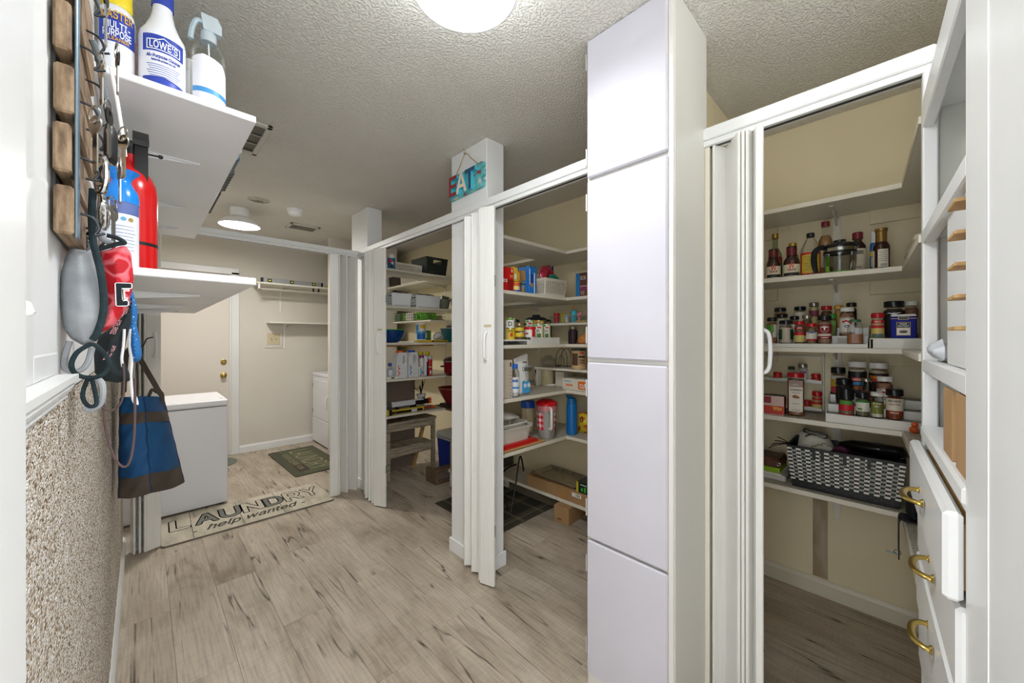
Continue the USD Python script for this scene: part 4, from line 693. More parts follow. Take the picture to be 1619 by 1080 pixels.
bottle('bottle with wide gold cap behind the second sauce bottle', 2.40, .372, Z, bprof(.026, .12, .155, .014, .176), C(180, 150, 70), .14, .026, M(C(188, 150, 60), .35, .5), capp(.0175, .172, .198), [(C(196, 176, 60), .04, .11, 1.2)])
t, f = bottle('large clear glass jug with red-bordered yellow label and black cap', 2.272, .283, Z, [(0, 0), (.036, 0), (.040, .005), (.040, .118), (.036, .135), (.024, .168), (.014, .184), (.0135, .196), (0, .196)], C(96, 18, 18), .03, .040, C(24, 26, 32), capp(.0155, .188, .208), [(C(196, 40, 34), .008, .112, 1.15), (C(204, 178, 60), .014, .102, .92)], [])
for k in range(7): part(t, 'print_line', wrap(sub(rect(.05 - .008 * (k % 3), .002), 2), .0416, f, .09 - .010 * k), M(C(120, 96, 40), .6))
bottle('tall clear bottle with dark red cap rising behind the coffee pot', 2.372, .238, Z, bprof(.0296, .165, .215, .014, .256), C(150, 112, 66), .205, .0296, C(134, 22, 40), capp(.0165, .250, .274), [(C(206, 196, 160), .05, .14, 1.2)])
px, py = 2.25, .176; f = toward(px, py)
t = thing('coffee_pot', 'glass coffee pot with black lid and handle on the second spice shelf', 'coffee pot', (px, py, Z))
part(t, 'glass', lathe([(0, 0), (.046, 0), (.052, .006), (.057, .05), (.057, .092), (.055, .100), (.053, .100)], 40), pane('carafe_glass', (.78, .79, .78), .04, 1.6)); part(t, 'steel_band', lathe([(.056, .098), (.058, .098), (.056, .116), (.054, .116)], 40), M(C(196), .22, 1.)); part(t, 'rim_ring', lathe([(.0565, .090), (.059, .092), (.059, .098), (.0565, .099)], 40), black)
part(t, 'lid', lathe([(0, .114), (.060, .114), (.062, .120), (.058, .129), (.04, .136), (.022, .138), (.022, .150), (0, .150)], 40), black); part(t, 'insert', band(.0545, .006, .075, f - .85, .13), M(C(110, 190, 40), .4)); part(t, 'base_ring', lathe([(.044, .0), (.054, .002), (.054, .007), (.044, .008)], 36), M(C(90, 160, 40), .4))
du = np.array([-math.sin(f), math.cos(f)]); dn = np.array([math.cos(f), math.sin(f)])
hp = [(-.050, .012, .122), (-.070, .02, .122), (-.086, .026, .105), (-.090, .028, .07), (-.086, .028, .03), (-.080, .028, .008)]
hm = arcpts([(*(du * a + dn * b), zz) for a, b, zz in hp], 6); part(t, 'handle', tube(hm, np.interp(np.arange(len(hm)), [0, 10, 20, len(hm) - 1], [.010, .012, .012, .008]), 10), black); part(t, 'spout', hull([(*(du * a + dn * b), zz) for a, b, zz in ((.050, -.012, .118), (.050, .012, .118), (.074, 0, .128), (.05, -.01, .13), (.05, .01, .13))]), black)
bottle('barbecue sauce bottle with cream label and dark red cap behind the pot', 2.36, .122, Z, bprof(.0300, .125, .155, .016, .172), sauce, .16, .030, C(120, 26, 38), capp(.019, .165, .196), [(cream, .02, .118, 1.3)], [('STUBBS', .016, .092, black_ink and C(28, 28, 30), .044), ('ORIGINAL', .007, .03, C(120, 40, 30), .03)])
bottle('blue aerosol can with clear white cap between two sauce bottles', 2.35, .063, Z, [(0, 0), (.0172, 0), (.0178, .003), (.0178, .125), (.0155, .137), (0, .138)], None, 0, .0178, C(220, 222, 224), capp(.0165, .136, .186), [(C(220, 196, 60), .075, .098, 1.3), (C(228, 226, 190), .028, .07, .8)], opaque=C(30, 110, 190))
t, f = bottle('dark sauce bottle with gold foil neck and white nutrition label', 2.247, .042, Z, bprof(.028, .094, .122, .016, .165), C(58, 22, 18), .12, .028, M(C(146, 116, 62), .4, .6), [(0, .110), (.0165, .110), (.018, .125), (.018, .160), (.0205, .163), (.0205, .174), (0, .175)], [(C(226, 220, 204), .008, .084, .62, .25), (C(214, 206, 186), .008, .08, .18, -.95)])
for k in range(6): part(t, 'print_line', wrap(sub(rect(.028 - .006 * (k % 2), .0013), 2), .0288, f + .25, .074 - .008 * k), M(C(80), .6))
part(t, 'barcode', wrap(cat([rect(.0008, .010, x=-.009 + .0022 * k) for k in range(9)]), .0288, f + .25, .018), black)
m = single('paper_bag', place(puff([(0, 0), (.10, -.002), (.19, .006), (.29, .05), (.30, .088), (.25, .092), (.14, .05), (.03, .042), (.0, .02)], .028, .010, wr=.5, seed=5), (2.275, -.060, Z + .005), (-1, -.045, 0), FZ), noise_mat('translucent_bag', [(.4, C(214, 196, 172)), (.6, C(230, 220, 206))], 14, .3), 'crumpled tan bag lying at the right end of the second spice shelf', 'bag')
# step rack and spices on the middle shelf
Z = SZ[2]; rackm = M(C(226, 224, 216), .4)
def steps(label, y0, y1, xs, zs, z, xback):
    t = thing('tiered_rack', label, 'spice rack')
    for i, (xa, zz) in enumerate(zip(xs, zs)):
        xb = xs[i + 1] if i + 1 < len(xs) else xback
        part(t, 'step', bx(xa, y0, zz - .004, xb, y1, zz, .0005), M(C(150, 152, 148), .5)); part(t, 'riser', bx(xa - .003, y0, z if i == 0 else zs[i - 1], xa, y1, zz + .001, .001), rackm)
    for y in (y0, y1): part(t, 'end_panel', hull([(xs[0], y - .0015, z), (xback, y - .0015, z), (xback, y - .0015, zs[-1] + .012), (xs[-1], y - .0015, zs[-1] + .012), (xs[0], y - .0015, zs[0] + .004), (xs[0], y + .0015, z), (xback, y + .0015, z), (xback, y + .0015, zs[-1] + .012), (xs[-1], y + .0015, zs[-1] + .012), (xs[0], y + .0015, zs[0] + .004)]), rackm)
    return t
t = steps('white three-step spice rack along the left of the middle spice shelf', .083, .56, (2.193, 2.265, 2.343), (Z + .017, Z + .052, Z + .09), Z, 2.43)
part(t, 'sticker', bx(2.2605, .135, Z + .02, 2.262, .185, Z + .046), M(C(190, 186, 176), .6))
rub = C(150, 112, 86); red_l, yel_l = C(196, 30, 34), C(206, 190, 110)
z1, z2, z3 = Z + .017, Z + .052, Z + .09
jar('front-row spice jar with bright green label, leftmost behind the door edge', 2.225, .428, z1, .0212, .128, fill=C(150, 100, 66), bands=[(C(70, 150, 40), .055, .09, .9, -.5), (C(206, 204, 190), .03, .092, .6, .75)], level=.9)
jar('front-row jar with dark green label and clear middle', 2.225, .371, z1, .0280, .112, fill=C(196, 184, 164), bands=[(C(20, 66, 52), .02, .068, .45, -1.0), (C(20, 66, 52), .02, .068, .4, 1.0)], level=.8)
for lb, y, R, Ht, b, tx in (('front-row red-lidded spice jar with olive picture label', .318, .0208, .106, [(red_l, .068, .079, .9), (red_l, .040, .054, 1.2), (yel_l, .008, .040, 1.2)], [('SPICE', .006, .071, C(240, 236, 230), .018)]), ('front-row red-lidded pepper jar with white fruit label', .2735, .0205, .095, [(C(220, 214, 200), .022, .054, 1.2), (C(40, 80, 170), .048, .056, .7), (red_l, .014, .021, 1.2)], [])):
    jar(lb, 2.225, y, z1, R, Ht, red_lid, .014, .95, fill=C(120, 100, 66), bands=b, txt=tx)
t, f = jar('brown rub jar with red label showing a white longhorn skull', 2.225, .2265, z1, .0252, .130, fill=C(146, 116, 92), lidh=.019, bands=[(C(130, 36, 36), .022, .088, 1.4), (C(216, 206, 190), .036, .046, 1.4, 0, 1)], txt=[('LEGENDS', .005, .026, C(236, 226, 214), .026)])
sk = Polygon([(0, -.010), (.0025, -.006), (.003, .002), (.006, .004), (.013, .007), (.019, .0055), (.013, .0095), (.005, .0075), (0, .009), (-.005, .0075), (-.013, .0095), (-.019, .0055), (-.013, .007), (-.006, .004), (-.003, .002), (-.0025, -.006)])
part(t, 'emblem', wrap(sub(ext(sk, .0005), 2), .0256, f, .070), white_ink); part(t, 'emblem_ring', wrap(sub(ext(Point(0, 0).buffer(.0145).difference(Point(0, 0).buffer(.0135)), .0004), 1), .0256, f, .067), white_ink)
jar('square glass jar of brown powder with green metal lid', 2.225, .123, z1, .0262, .108, C(60, 110, 70), .010, .74, .70, C(150, 98, 56), .45, square=True, shoulder=.02)
for lb, y, R, Ht, lid_, fl in (('second-row black-lidded jar at the left of the middle spice shelf', .401, .0255, .112, black_lid, C(206, 200, 186)), ('second-row small black-lidded jar with pale contents', .349, .0192, .100, black_lid, C(120, 110, 70)), ('second-row glass jar with silver lid between red and black lids', .300, .0190, .103, M(C(170, 166, 150), .3, .8), C(110, 96, 72)), ('second-row herb jar with bright green cap', .207, .0178, .104, C(40, 140, 40), C(112, 124, 70))):
    jar(lb, 2.302, y, z2, R, Ht, lid_, .018 if 'green cap' in lb else .015, .95, fill=fl, bands=[(C(226, 222, 210), .02, .06, .9)] if 'pale' in lb or 'left' in lb else ([(C(110, 160, 80), .05, .07, 1.)] if 'green cap' in lb else []))
def candy(lb, x, y, z, R, Ht):
    t, f = jar(lb, x, y, z, R, Ht, white_lid, .018, .96, fill=C(150, 106, 80), bands=[(C(228, 222, 208), .015, .085, 1.2)], txt=[('BOLNER', .008, .062, C(190, 30, 50), .03)] if 0 else [])
    for k in range(9):
        for zz in (.018, .081): part(t, 'label_square', wrap(rect(.0035, .0035), R + .0008, f - .95 + .2375 * k, zz), M((C(40, 70, 150), C(190, 40, 50), C(40, 120, 80))[k % 3], .5))
    for k, (a, zz) in enumerate(((-.45, .066), (-.1, .070), (.25, .066), (.5, .060))): part(t, 'label_spot', wrap(ell(.0055, .0045), R + .0008, f + a, zz), M(C(190, 34, 46), .5))
    part(t, 'label_spot', wrap(ell(.009, .006), R + .0008, f, .045), M(C(60, 70, 130), .5)); return t
candy('white-lidded spice jar with confetti-edged label on the left rack', 2.302, .155, z2, .0265, .132)
for lb, y, R, Ht, lid_, fl in (('back-row black-lidded jar farthest left of the middle spice shelf', .423, .0265, .112, black_lid, C(150, 120, 90)), ('back-row black-lidded jar with brown contents and cream label', .339, .0258, .113, black_lid, C(150, 84, 50)), ('back-row tall clear jar with silver screw lid and purple label', .284, .0205, .130, M(C(150, 148, 136), .3, .8), C(190, 176, 120)), ('back-row red-lidded jar behind the longhorn jar', .2355, .0218, .110, red_lid, C(110, 60, 40)), ('back-row jar with mustard yellow lid', .190, .0192, .110, C(206, 150, 40), C(190, 140, 70)), ('back-row black bottle with red-topped cap', .145, .0196, .120, C(30, 22, 24), C(40, 24, 22))):
    jar(lb, 2.387, y, z3, R, Ht, lid_, .017, .95, fill=fl, bands=[(C(224, 214, 196), .02, .085, 1.2)] if 'brown' in lb else ([(C(120, 50, 66), .06, .09, 1.0)] if 'purple' in lb else []))
t = thing('tray_riser', 'white box riser under the blue pepper tin on the middle spice shelf', 'riser'); part(t, 'top', bx(2.195, -.16, Z + .039, 2.43, .076, Z + .043, .001), rackm); part(t, 'front', bx(2.192, -.16, Z, 2.195, .066, Z + .043, .001), rackm); part(t, 'end_panel', bx(2.195, .073, Z, 2.43, .076, Z + .039, .001), rackm); part(t, 'back', bx(2.427, -.16, Z, 2.43, .076, Z + .039, .001), rackm)
z4 = Z + .0435
jar('red-lidded spice jar with mushroom picture on the box riser', 2.228, .052, z4, .0212, .106, red_lid, .018, 1.0, fill=C(190, 176, 130), bands=[(red_l, .062, .076, 1.0), (red_l, .042, .054, 1.2), (C(214, 190, 110), .004, .042, 1.2), (C(90, 120, 116), .004, .018, .9, 0, 1)], txt=[('SPICE', .006, .066, C(240, 236, 230), .02)])
t, f = jar('large black jar with longhorn emblem behind the blue tin', 2.335, .004, z4, .0325, .160, black_lid, .024, 1.0, fill=C(60, 48, 40), bands=[(C(30, 30, 32), .01, .118, 1.5)])
part(t, 'emblem', wrap(sub(ext(affinity.scale(sk, 1.3, 1.3, origin=(0, 0)), .0005), 2), .0332, f, .098), white_ink)
tx, ty = 2.222, -.024; t = thing('spice_tin', 'rectangular blue black-pepper tin with gold-framed label', 'tin', (tx, ty, z4), -2)
bl, gold = M(C(20, 32, 140), .5, 0., .15), M(C(206, 166, 90), .4); part(t, 'body', bx(-.020, -.037, 0, .020, .037, .088, .003), bl); part(t, 'lid', bx(-.019, -.036, .088, .019, .036, .097, .003), white_lid)
F = lambda m, y, z, d: place(m, (-.020 - d, y, z), VW, FZ)
part(t, 'stripe', F(rect(.073, .0025), 0, .080, .0003), gold); part(t, 'label_frame', F(rect(.030, .014), 0, .081, .0006), gold); part(t, 'label', F(rect(.027, .011), 0, .081, .0012), black); part(t, 'label_frame', F(rect(.040, .054), 0, .038, .0006), gold); part(t, 'label', F(rect(.037, .020), 0, .053, .0012), M(C(28, 54, 50), .5)); part(t, 'label', F(rect(.037, .029), 0, .027, .0012), paper)
part(t, 'picture', F(ell(.012, .006), .0, .026, .0018), M(C(60, 80, 34), .5)); part(t, 'picture', F(ell(.004, .003), .004, .029, .0022), red_ink); part(t, 'lettering', F(text('Ground', .006, .0003, True, .02), 0, .055, .0018), white_ink); part(t, 'lettering', F(text('Black Pepper', .005, .0003, True, .03), 0, .047, .0018), white_ink)
candy('white-lidded spice jar with confetti-edged label beside the black jar', 2.375, -.048, z4, .0225, .160)
jar('white-labelled seasoning jar at the right end of the box riser', 2.33, -.098, z4, .022, .160, white_lid, .030, 1.0, fill=C(214, 210, 200), bands=[(C(228, 226, 220), .004, .125, PI), (C(60, 150, 70), .06, .08, .35, -.3, 1), (C(200, 60, 100), .098, .112, .3, -.2, 1)])
# fourth shelf: wall spice rack, cinnamon, tiered rack
Z = SZ[3]
t = thing('wire_spice_rack', 'white two-tier plastic spice rack standing against the closet back wall', 'spice rack')
part(t, 'frame', tube(arcpts([(2.455, .59, Z + .006), (2.455, .59, Z + .27), (2.455, .575, Z + .279), (2.455, .42, Z + .279), (2.455, .266, Z + .279), (2.455, .255, Z + .268), (2.455, .255, Z + .006)], 5), .0045, 8), rackm)
wv = lambda z, y0, y1: place(ext([(y0, 0), (y1, 0)] + [(y1 - (y1 - y0) * k / 24, .022 - .007 * abs(math.sin(PI * k * 3.5 / 24))) for k in range(25)], .003), (2.405, 0, z), (0, 1, 0), FZ)
for z in (Z + .012, Z + .150): part(t, 'tier_floor', bx(2.405, .255, z - .004, 2.46, .59, z, .001), rackm); part(t, 'tier_lip', wv(z - .004, .255, .59), rackm)
for y, z, Ht, lb in ((.545, .150, .04, 'tiny red-lidded jar farthest left on the rack’s upper tier'), (.442, .150, .042, 'tiny red-lidded jar left of the green-capped bottle on the rack'), (.281, .150, .044, 'tiny red-lidded jar at the right end of the rack’s upper tier'), (.318, .012, .046, 'tiny red-lidded jar half hidden behind the cinnamon on the lower tier')):
    jar(lb, 2.432, y, Z + z + .0005, .0195, Ht, red_lid, .016, .98, fill=C(150, 90, 50), bands=[(red_l, .014, .024, 1.2), (yel_l, .003, .014, 1.2)], shoulder=.004)
jar('small green-capped glass bottle on the rack’s upper tier', 2.432, .383, Z + .1505, .0175, .076, C(24, 60, 40), .014, .8, .7, C(206, 204, 190), .5); jar('silver-capped bottle with purple oval label on the rack’s upper tier', 2.432, .334, Z + .1505, .0215, .092, M(C(160, 158, 150), .3, .8), .016, .9, fill=C(200, 198, 190), bands=[(C(226, 222, 224), .015, .06, 1.1), (C(150, 110, 160), .045, .056, .7, 0, 1)])
jar('red-lidded spice jar on the rack’s lower tier beside the cinnamon', 2.432, .2765, Z + .0125, .0205, .094, red_lid, .020, 1.0, fill=C(180, 150, 90), bands=[(red_l, .052, .062, 1.0), (red_l, .030, .042, 1.2), (yel_l, .004, .030, 1.2)])
t, f = jar('big square cinnamon jar with red lid and white label', 2.275, .340, Z, .0335, .207, red_lid, .019, 1.0, .9, C(132, 82, 46), .93, square=True, bands=[(C(226, 216, 200), .022, .172, 1.0), (C(190, 40, 32), .140, .172, 1.0)], txt=[('CINNAMON', .009, .122, C(40, 36, 34), .046), ('Spices', .008, .148, C(240, 234, 226), .022)])
o = .0335 * 1.03 * np.array([math.cos(f), math.sin(f)]); part(t, 'picture', place(ext([(-.016, .004), (-.006, .012), (.004, .010), (.010, .006), (.016, 0), (.012, -.004), (-.008, -.004)], .0004), (*o, .090), (-math.sin(f), math.cos(f), 0), FZ), M(C(150, 90, 44), .6))
for k, w in enumerate((.030, .026, .034)): part(t, 'print_line', place(rect(w, .002), (*o, (.112, .060, .030)[k]), (-math.sin(f), math.cos(f), 0), FZ), grey_ink)
t = thing('carton', 'small red and white carton at the left of the fourth spice shelf', 'box', (2.235, .418, Z), 4); part(t, 'box', bx(-.03, -.040, 0, .045, .05, .092, .001), M(C(222, 190, 180), .6)); part(t, 'print', bx(-.0308, -.039, .004, -.03, .049, .044), M(C(206, 60, 40), .5)); part(t, 'print', bx(-.0308, .012, .056, -.03, .049, .088), M(C(150, 40, 60), .5)); part(t, 'print', bx(-.029, -.0408, .004, .044, -.04, .088), M(C(150, 36, 34), .5)); part(t, 'lettering', place(text('Wax', .018, .0003, True, .036), (-.0311, -.014, .024), VW, FZ), M(C(236, 200, 60), .5)); part(t, 'flap', hull([(-.03, -.04, .0925), (-.03, .05, .0925), (.02, -.04, .0935), (.02, .05, .0935), (.0, .0, .10)]), M(C(90, 84, 76), .7))
y0, y1 = -.12, .218
steps('white three-step spice rack on the right of the fourth spice shelf', y0, y1, (2.193, 2.262, 2.340), (Z + .038, Z + .072, Z + .108), Z, 2.43)
a1, a2, a3 = Z + .0385, Z + .0725, Z + .1085
jar('lowest-step jar with red label, green leaves and tall black lid', 2.226, .152, a1, .0262, .115, black_lid, .045, 1.0, fill=C(130, 128, 96), bands=[(C(196, 30, 40), .018, .044, 1.3), (C(80, 150, 50), .046, .062, .8, -.1), (C(186, 30, 36), .001, .006, 1.4)])
jar('lowest-step small jar with white label and green stripe', 2.226, .099, a1, .0222, .103, black_lid, .022, 1.0, fill=C(110, 108, 76), bands=[(C(224, 220, 208), .022, .060, 1.3), (C(50, 140, 50), .060, .067, 1.3), (C(80, 150, 60), .028, .036, .35, -.4, 1)])
t, f = jar('lowest-step jar of green jalapeno salt with white lid', 2.226, .054, a1, .0205, .108, white_lid, .014, 1.0, fill=C(128, 136, 56), bands=[], txt=[('JALAPENO', .007, .058, C(226, 226, 210), .03), ('SALT', .007, .046, C(226, 226, 210), .018)], level=.7); part(t, 'salt_layer', band(.0196, .004, .018, f, PI), M(C(206, 202, 184), .8))
jar('lowest-step brown rub jar with white label and black lid', 2.228, .002, a1, .0262, .126, black_lid, .025, 1.0, fill=C(130, 62, 34), bands=[(C(226, 216, 196), .038, .088, 1.35), (C(140, 56, 30), .022, .038, 1.1, .2)], txt=[('RIB RACK', .0095, .073, C(34, 44, 52), .04), ('SUGAR FREE', .0065, .061, C(150, 40, 34), .036), ('ORIGINAL', .006, .027, C(236, 214, 190), .028)])
jar('middle-step black-labelled jar with black lid on the right rack', 2.302, .166, a2, .0278, .118, black_lid, .024, 1.0, fill=C(70, 52, 40), bands=[(C(30, 30, 32), .02, .082, 1.45)], txt=[('KINDER', .010, .055, C(220, 214, 204), .034)])
jar('middle-step glass jar with silver lid and dark red label', 2.302, .090, a2, .0262, .124, M(C(166, 160, 146), .3, .8), .012, .72, .66, C(120, 78, 52), .6, bands=[(C(130, 40, 44), .03, .062, .9)], shoulder=.024)
candy('white-lidded spice jar with confetti-edged label on the right rack', 2.302, .032, a2, .0264, .136)
jar('top-step jar with black lid and yellow-blue-pink label', 2.386, .192, a3, .0270, .127, black_lid, .026, 1.0, fill=C(140, 96, 60), bands=[(C(206, 200, 190), .07, .088, 1.3), (C(206, 170, 50), .036, .070, 1.3), (C(40, 60, 140), .044, .056, .5, .1, 1), (C(190, 60, 80), .008, .036, 1.3)])
jar('top-step large white-lidded jar with black label and blue picture', 2.386, .124, a3, .0318, .158, white_lid, .024, 1.0, fill=C(196, 184, 160), bands=[(C(26, 26, 30), .01, .112, 1.45), (C(206, 50, 40), .068, .084, .7, 0, 1), (C(70, 150, 210), .05, .064, .6, .1, 1), (C(190, 110, 60), .028, .046, .5, .1, 1)], txt=[('CAROLINA', .008, .072, C(236, 230, 220), .032)])
jar('top-step large white-lidded jar with black and orange label', 2.386, .053, a3, .0322, .156, white_lid, .024, 1.0, fill=C(190, 176, 150), bands=[(C(30, 26, 26), .01, .108, 1.45), (C(206, 120, 40), .084, .098, 1.0, 0, 1), (C(190, 50, 36), .07, .083, .8, 0, 1)])
single('toy_figure', cat([mv(trimesh.creation.icosphere(2, .014), 2.17, -.052, Z + .014), mv(trimesh.creation.icosphere(2, .010), 2.165, -.054, Z + .036)]), orange and M(C(226, 96, 40), .4), 'small orange and round toy at the right end of the fourth spice shelf', 'toy')
# lowest shelf: woven basket and its load
Z = SZ[4]; t = thing('woven_basket', 'black white and grey woven strap basket on the lowest spice shelf', 'basket')
bx0, bx1, by0, by1, bh = 2.222, 2.43, -.012, .345, .196
def bpt(side, a, z, off):   # a 0..1 along the side; flare outwards with z
    k = .018 * z / bh + off; y0_, y1_, x0_, x1_ = by0 - k, by1 + k, bx0 - k, bx1 + k
    return {0: (x0_, y1_ + (y0_ - y1_) * a, Z + z), 1: (x0_ + (x1_ - x0_) * a, y0_, Z + z), 2: (x1_, y0_ + (y1_ - y0_) * a, Z + z), 3: (x1_ + (x0_ - x1_) * a, y1_, Z + z)}[side]
def strip_patch(side, a0, a1, z0, z1, off): 
    P = [bpt(side, a0, z0, off), bpt(side, a1, z0, off), bpt(side, a1, z1, off), bpt(side, a0, z1, off)]; Q = [bpt(side, a0, z0, off - .002), bpt(side, a1, z0, off - .002), bpt(side, a1, z1, off - .002), bpt(side, a0, z1, off - .002)]; return hull(P + Q)
wall = [hull([bpt(s, 0, .001, 0), bpt(s, 1, .001, 0), bpt(s, 1, bh, 0), bpt(s, 0, bh, 0), bpt(s, 0, .001, -.004), bpt(s, 1, .001, -.004), bpt(s, 1, bh, -.004), bpt(s, 0, bh, -.004)]) for s in range(4)] + [bx(bx0, by0, Z + .0005, bx1, by1, Z + .006)]
part(t, 'body', cat(wall), M(C(26, 28, 30), .4)); wl_, gl_, kl_ = [], [], []
for s, nc in ((0, 23), (1, 13), (2, 23), (3, 13)):
    for c in range(nc):
        for r in range(9):
            z0 = .036 + r * .0178 + (.0089 if c % 2 else 0); 
            if z0 + .009 > bh: continue
            (wl_ if c % 2 == 0 else gl_).append(strip_patch(s, (c + .0) / nc, (c + 1.) / nc, z0, z0 + .0088, .0022))
        kl_.append(strip_patch(s, (c + .1) / nc, (c + .9) / nc, .012 + .006 * (c % 2), .022 + .006 * (c % 2), .0018))
part(t, 'white_weave', cat(wl_), M(C(242, 238, 230), .4)); part(t, 'grey_weave', cat(gl_), M(C(160, 164, 156), .35)); part(t, 'black_weave', cat(kl_), M(C(44, 46, 48), .35))
rimp = [bpt(s, 0, bh, .001) for s in range(4)]; part(t, 'rim', tube(rimp, .0035, 6, closed=True), black)
for yy in (.262, .232, .155, .078): part(t, 'strap_end', hull([(bx0 - .022, yy - .006, Z + bh - .002), (bx0 - .022, yy + .006, Z + bh - .002), (bx0 - .0195, yy + .006, Z + bh - .05), (bx0 - .0195, yy - .006, Z + bh - .05), (bx0 - .018, yy - .006, Z + bh), (bx0 - .018, yy + .006, Z + bh), (bx0 - .016, yy + .006, Z + bh - .05), (bx0 - .016, yy - .006, Z + bh - .05)]), M(C(40, 44, 42), .5))
part(t, 'tassel', cat([tube(arcpts([(2.24, .36, Z + bh), (2.22, .385 + .01 * k, Z + bh + .02 - .012 * k), (2.20, .40 + .012 * k, Z + bh + .03 - .02 * k)], 4), .0022, 5) for k in range(4)]), black)
t = thing('cloth_bag', 'white printed shopping bag with black cord folded in the woven basket', 'bag'); part(t, 'fabric', place(puff([(0, 0), (.13, -.02), (.15, .01), (.13, .075), (.07, .10), (.02, .09)], .034, .012, wr=.5, seed=8), (2.275, .335, Z + .17), (.30, -1, 0), (.5, .1, .7)), noise_mat('printed_cloth', [(.42, C(214, 208, 192)), (.56, C(206, 200, 184)), (.6, C(120, 130, 70)), (.66, C(216, 210, 196))], 16, .8)); part(t, 'cord_handle', place(tube(arcpts([(.03, .02, 0), (.06, .035, .002), (.10, .02, 0), (.115, .03, .0), (.10, .045, .002), (.06, .05, .004), (.035, .06, .002), (.03, .045, 0), (.07, .03, .003)], 5), .0028, 7), (2.262, .33, Z + .215), (.30, -1, 0), (.5, .1, .7)), black)
single('garment', place(puff([(0, 0), (.07, -.01), (.08, .03), (.03, .05)], .028, .01, wr=.4, seed=3), (2.29, .215, Z + .175), VW, (.5, 0, .8)), M(C(96, 36, 72), .8), 'purple cloth bundle between white bag and black fabric in the basket', 'cloth')
t = thing('vinyl_bag', 'glossy black vinyl sheet bundled on top of the woven basket', 'bag'); part(t, 'fabric', place(puff([(0, .01), (.06, -.005), (.14, -.015), (.215, -.012), (.235, .012), (.22, .045), (.14, .05), (.05, .045), (.005, .03)], .035, .009, wr=.6, seed=11), (2.27, .19, Z + .205), VW, (.35, 0, 1)), black_gloss); part(t, 'grommet', place(trimesh.creation.torus(.006, .0018, 16, 8), (2.253, -.018, Z + .232), VW, (.35, 0, 1)), steel); part(t, 'grommet', place(trimesh.creation.torus(.006, .0018, 16, 8), (2.25, -.018, Z + .212), VW, (.35, 0, 1)), steel)
t = thing('binder', 'white ring binder left of the woven basket on the lowest spice shelf', 'binder'); part(t, 'cover', bx(2.24, .375, Z, 2.45, .56, Z + .028, .006), M(C(206, 202, 192), .5)); part(t, 'sheet', bx(2.245, .392, Z + .0285, 2.44, .56, Z + .034), paper)
single('green_folder', bx(2.25, .40, Z + .035, 2.42, .56, Z + .060, .002), M(C(150, 186, 30), .6), 'lime green folder lying on the white binder', 'folder')
t = thing('leather_case', 'brown leather case lying on the lime green folder', 'case'); part(t, 'case', bx(2.245, .395, Z + .0605, 2.40, .56, Z + .105, .010), M(C(96, 60, 42), .45)); part(t, 'clasp', mv(trimesh.creation.torus(.007, .0022, 16, 8).apply_transform(trimesh.transformations.rotation_matrix(PI / 2, (0, 1, 0))), 2.241, .402, Z + .082), chrome)
t = thing('strap_bundle', 'black nylon strap bundle with small keys hanging over the shelf corner', 'straps'); part(t, 'webbing', cat([ribbon([(2.15, -.09, Z + .006), (2.15, -.03, Z + .007), (2.15, -.012, Z + .002), (2.15, -.009, Z - .03), (2.152, -.009, Z - .13)], (.034, 0, 0), .004), ribbon([(2.10, -.09, Z + .006), (2.10, -.03, Z + .007), (2.10, -.012, Z + .002), (2.10, -.010, Z - .05), (2.102, -.010, Z - .15)], (.036, 0, 0), .004), place(puff([(0, 0), (.05, 0), (.06, .05), (.05, .085), (.0, .08)], .018, .01, wr=.3, seed=2), (2.140, -.046, Z + .012), (-1, -.1, 0), FZ)]), M(C(24, 26, 30), .6)); part(t, 'keys', cat([place(ext([(0, 0), (.03, -.002), (.034, .003), (.004, .006)], .002), (2.13, -.006, Z - .15), (0, 1, .1), FZ), tube([(2.13, -.006 + .01 * math.cos(a), Z - .14 + .01 * math.sin(a)) for a in np.linspace(0, 2 * PI, 14)], .0013, 6)]), M(C(120, 140, 150), .3, .8))
# ---------------------------------------------------------------- middle closet: second shelf (snacks)
def carton(name, label, cat_, x, y, z, wx, wy, h, mat, rz=0, prints=(), texts=(), parts=()):
    """box with its front-left corner region at (x, y); prints on faces: ('y'|'x', colour, a0, a1, z0, z1) in metres along the face"""
    t = thing(name, label, cat_, (x, y, z), rz); part(t, 'box', bx(0, 0, 0, wx, wy, h, .0012), mat)
    k = 0
    for s, c, a0, a1, z0, z1 in prints:
        k += 1; e = .0003 + .0002 * k
        part(t, 'print', bx(a0, -e, z0, a1, .0, z1) if s == 'y' else bx(-e, a0, z0, 0, a1, z1), M(c, .5))
    for s, st, h_, a, zz, c, w in texts:
        m = text(st, h_, .0004, True, w)
        part(t, 'lettering', place(m, (a, -.0018, zz), VN, FZ) if s == 'y' else place(m, (-.0018, a, zz), VW, FZ), M(c, .5))
    return t
Z = SZ[1]
carton('cereal_box', 'bright red box at the left of the middle closet’s snack shelf', 'box', 1.508, 1.69, Z, .165, .07, .150, M(C(206, 28, 26), .4), prints=[('y', C(150, 20, 20), .115, .16, .004, .075)], texts=[('y', '8', .020, .150, .122, C(240), .012), ('y', 'VC', .016, .146, .088, C(230, 200, 120), .028), ('y', 'KIDS', .020, .085, .055, C(240, 236, 220), .05)])
t = thing('snack_carton', 'opened yellow carton on top of the small can, middle closet snack shelf', 'box', (1.690, 1.705, Z), 0)
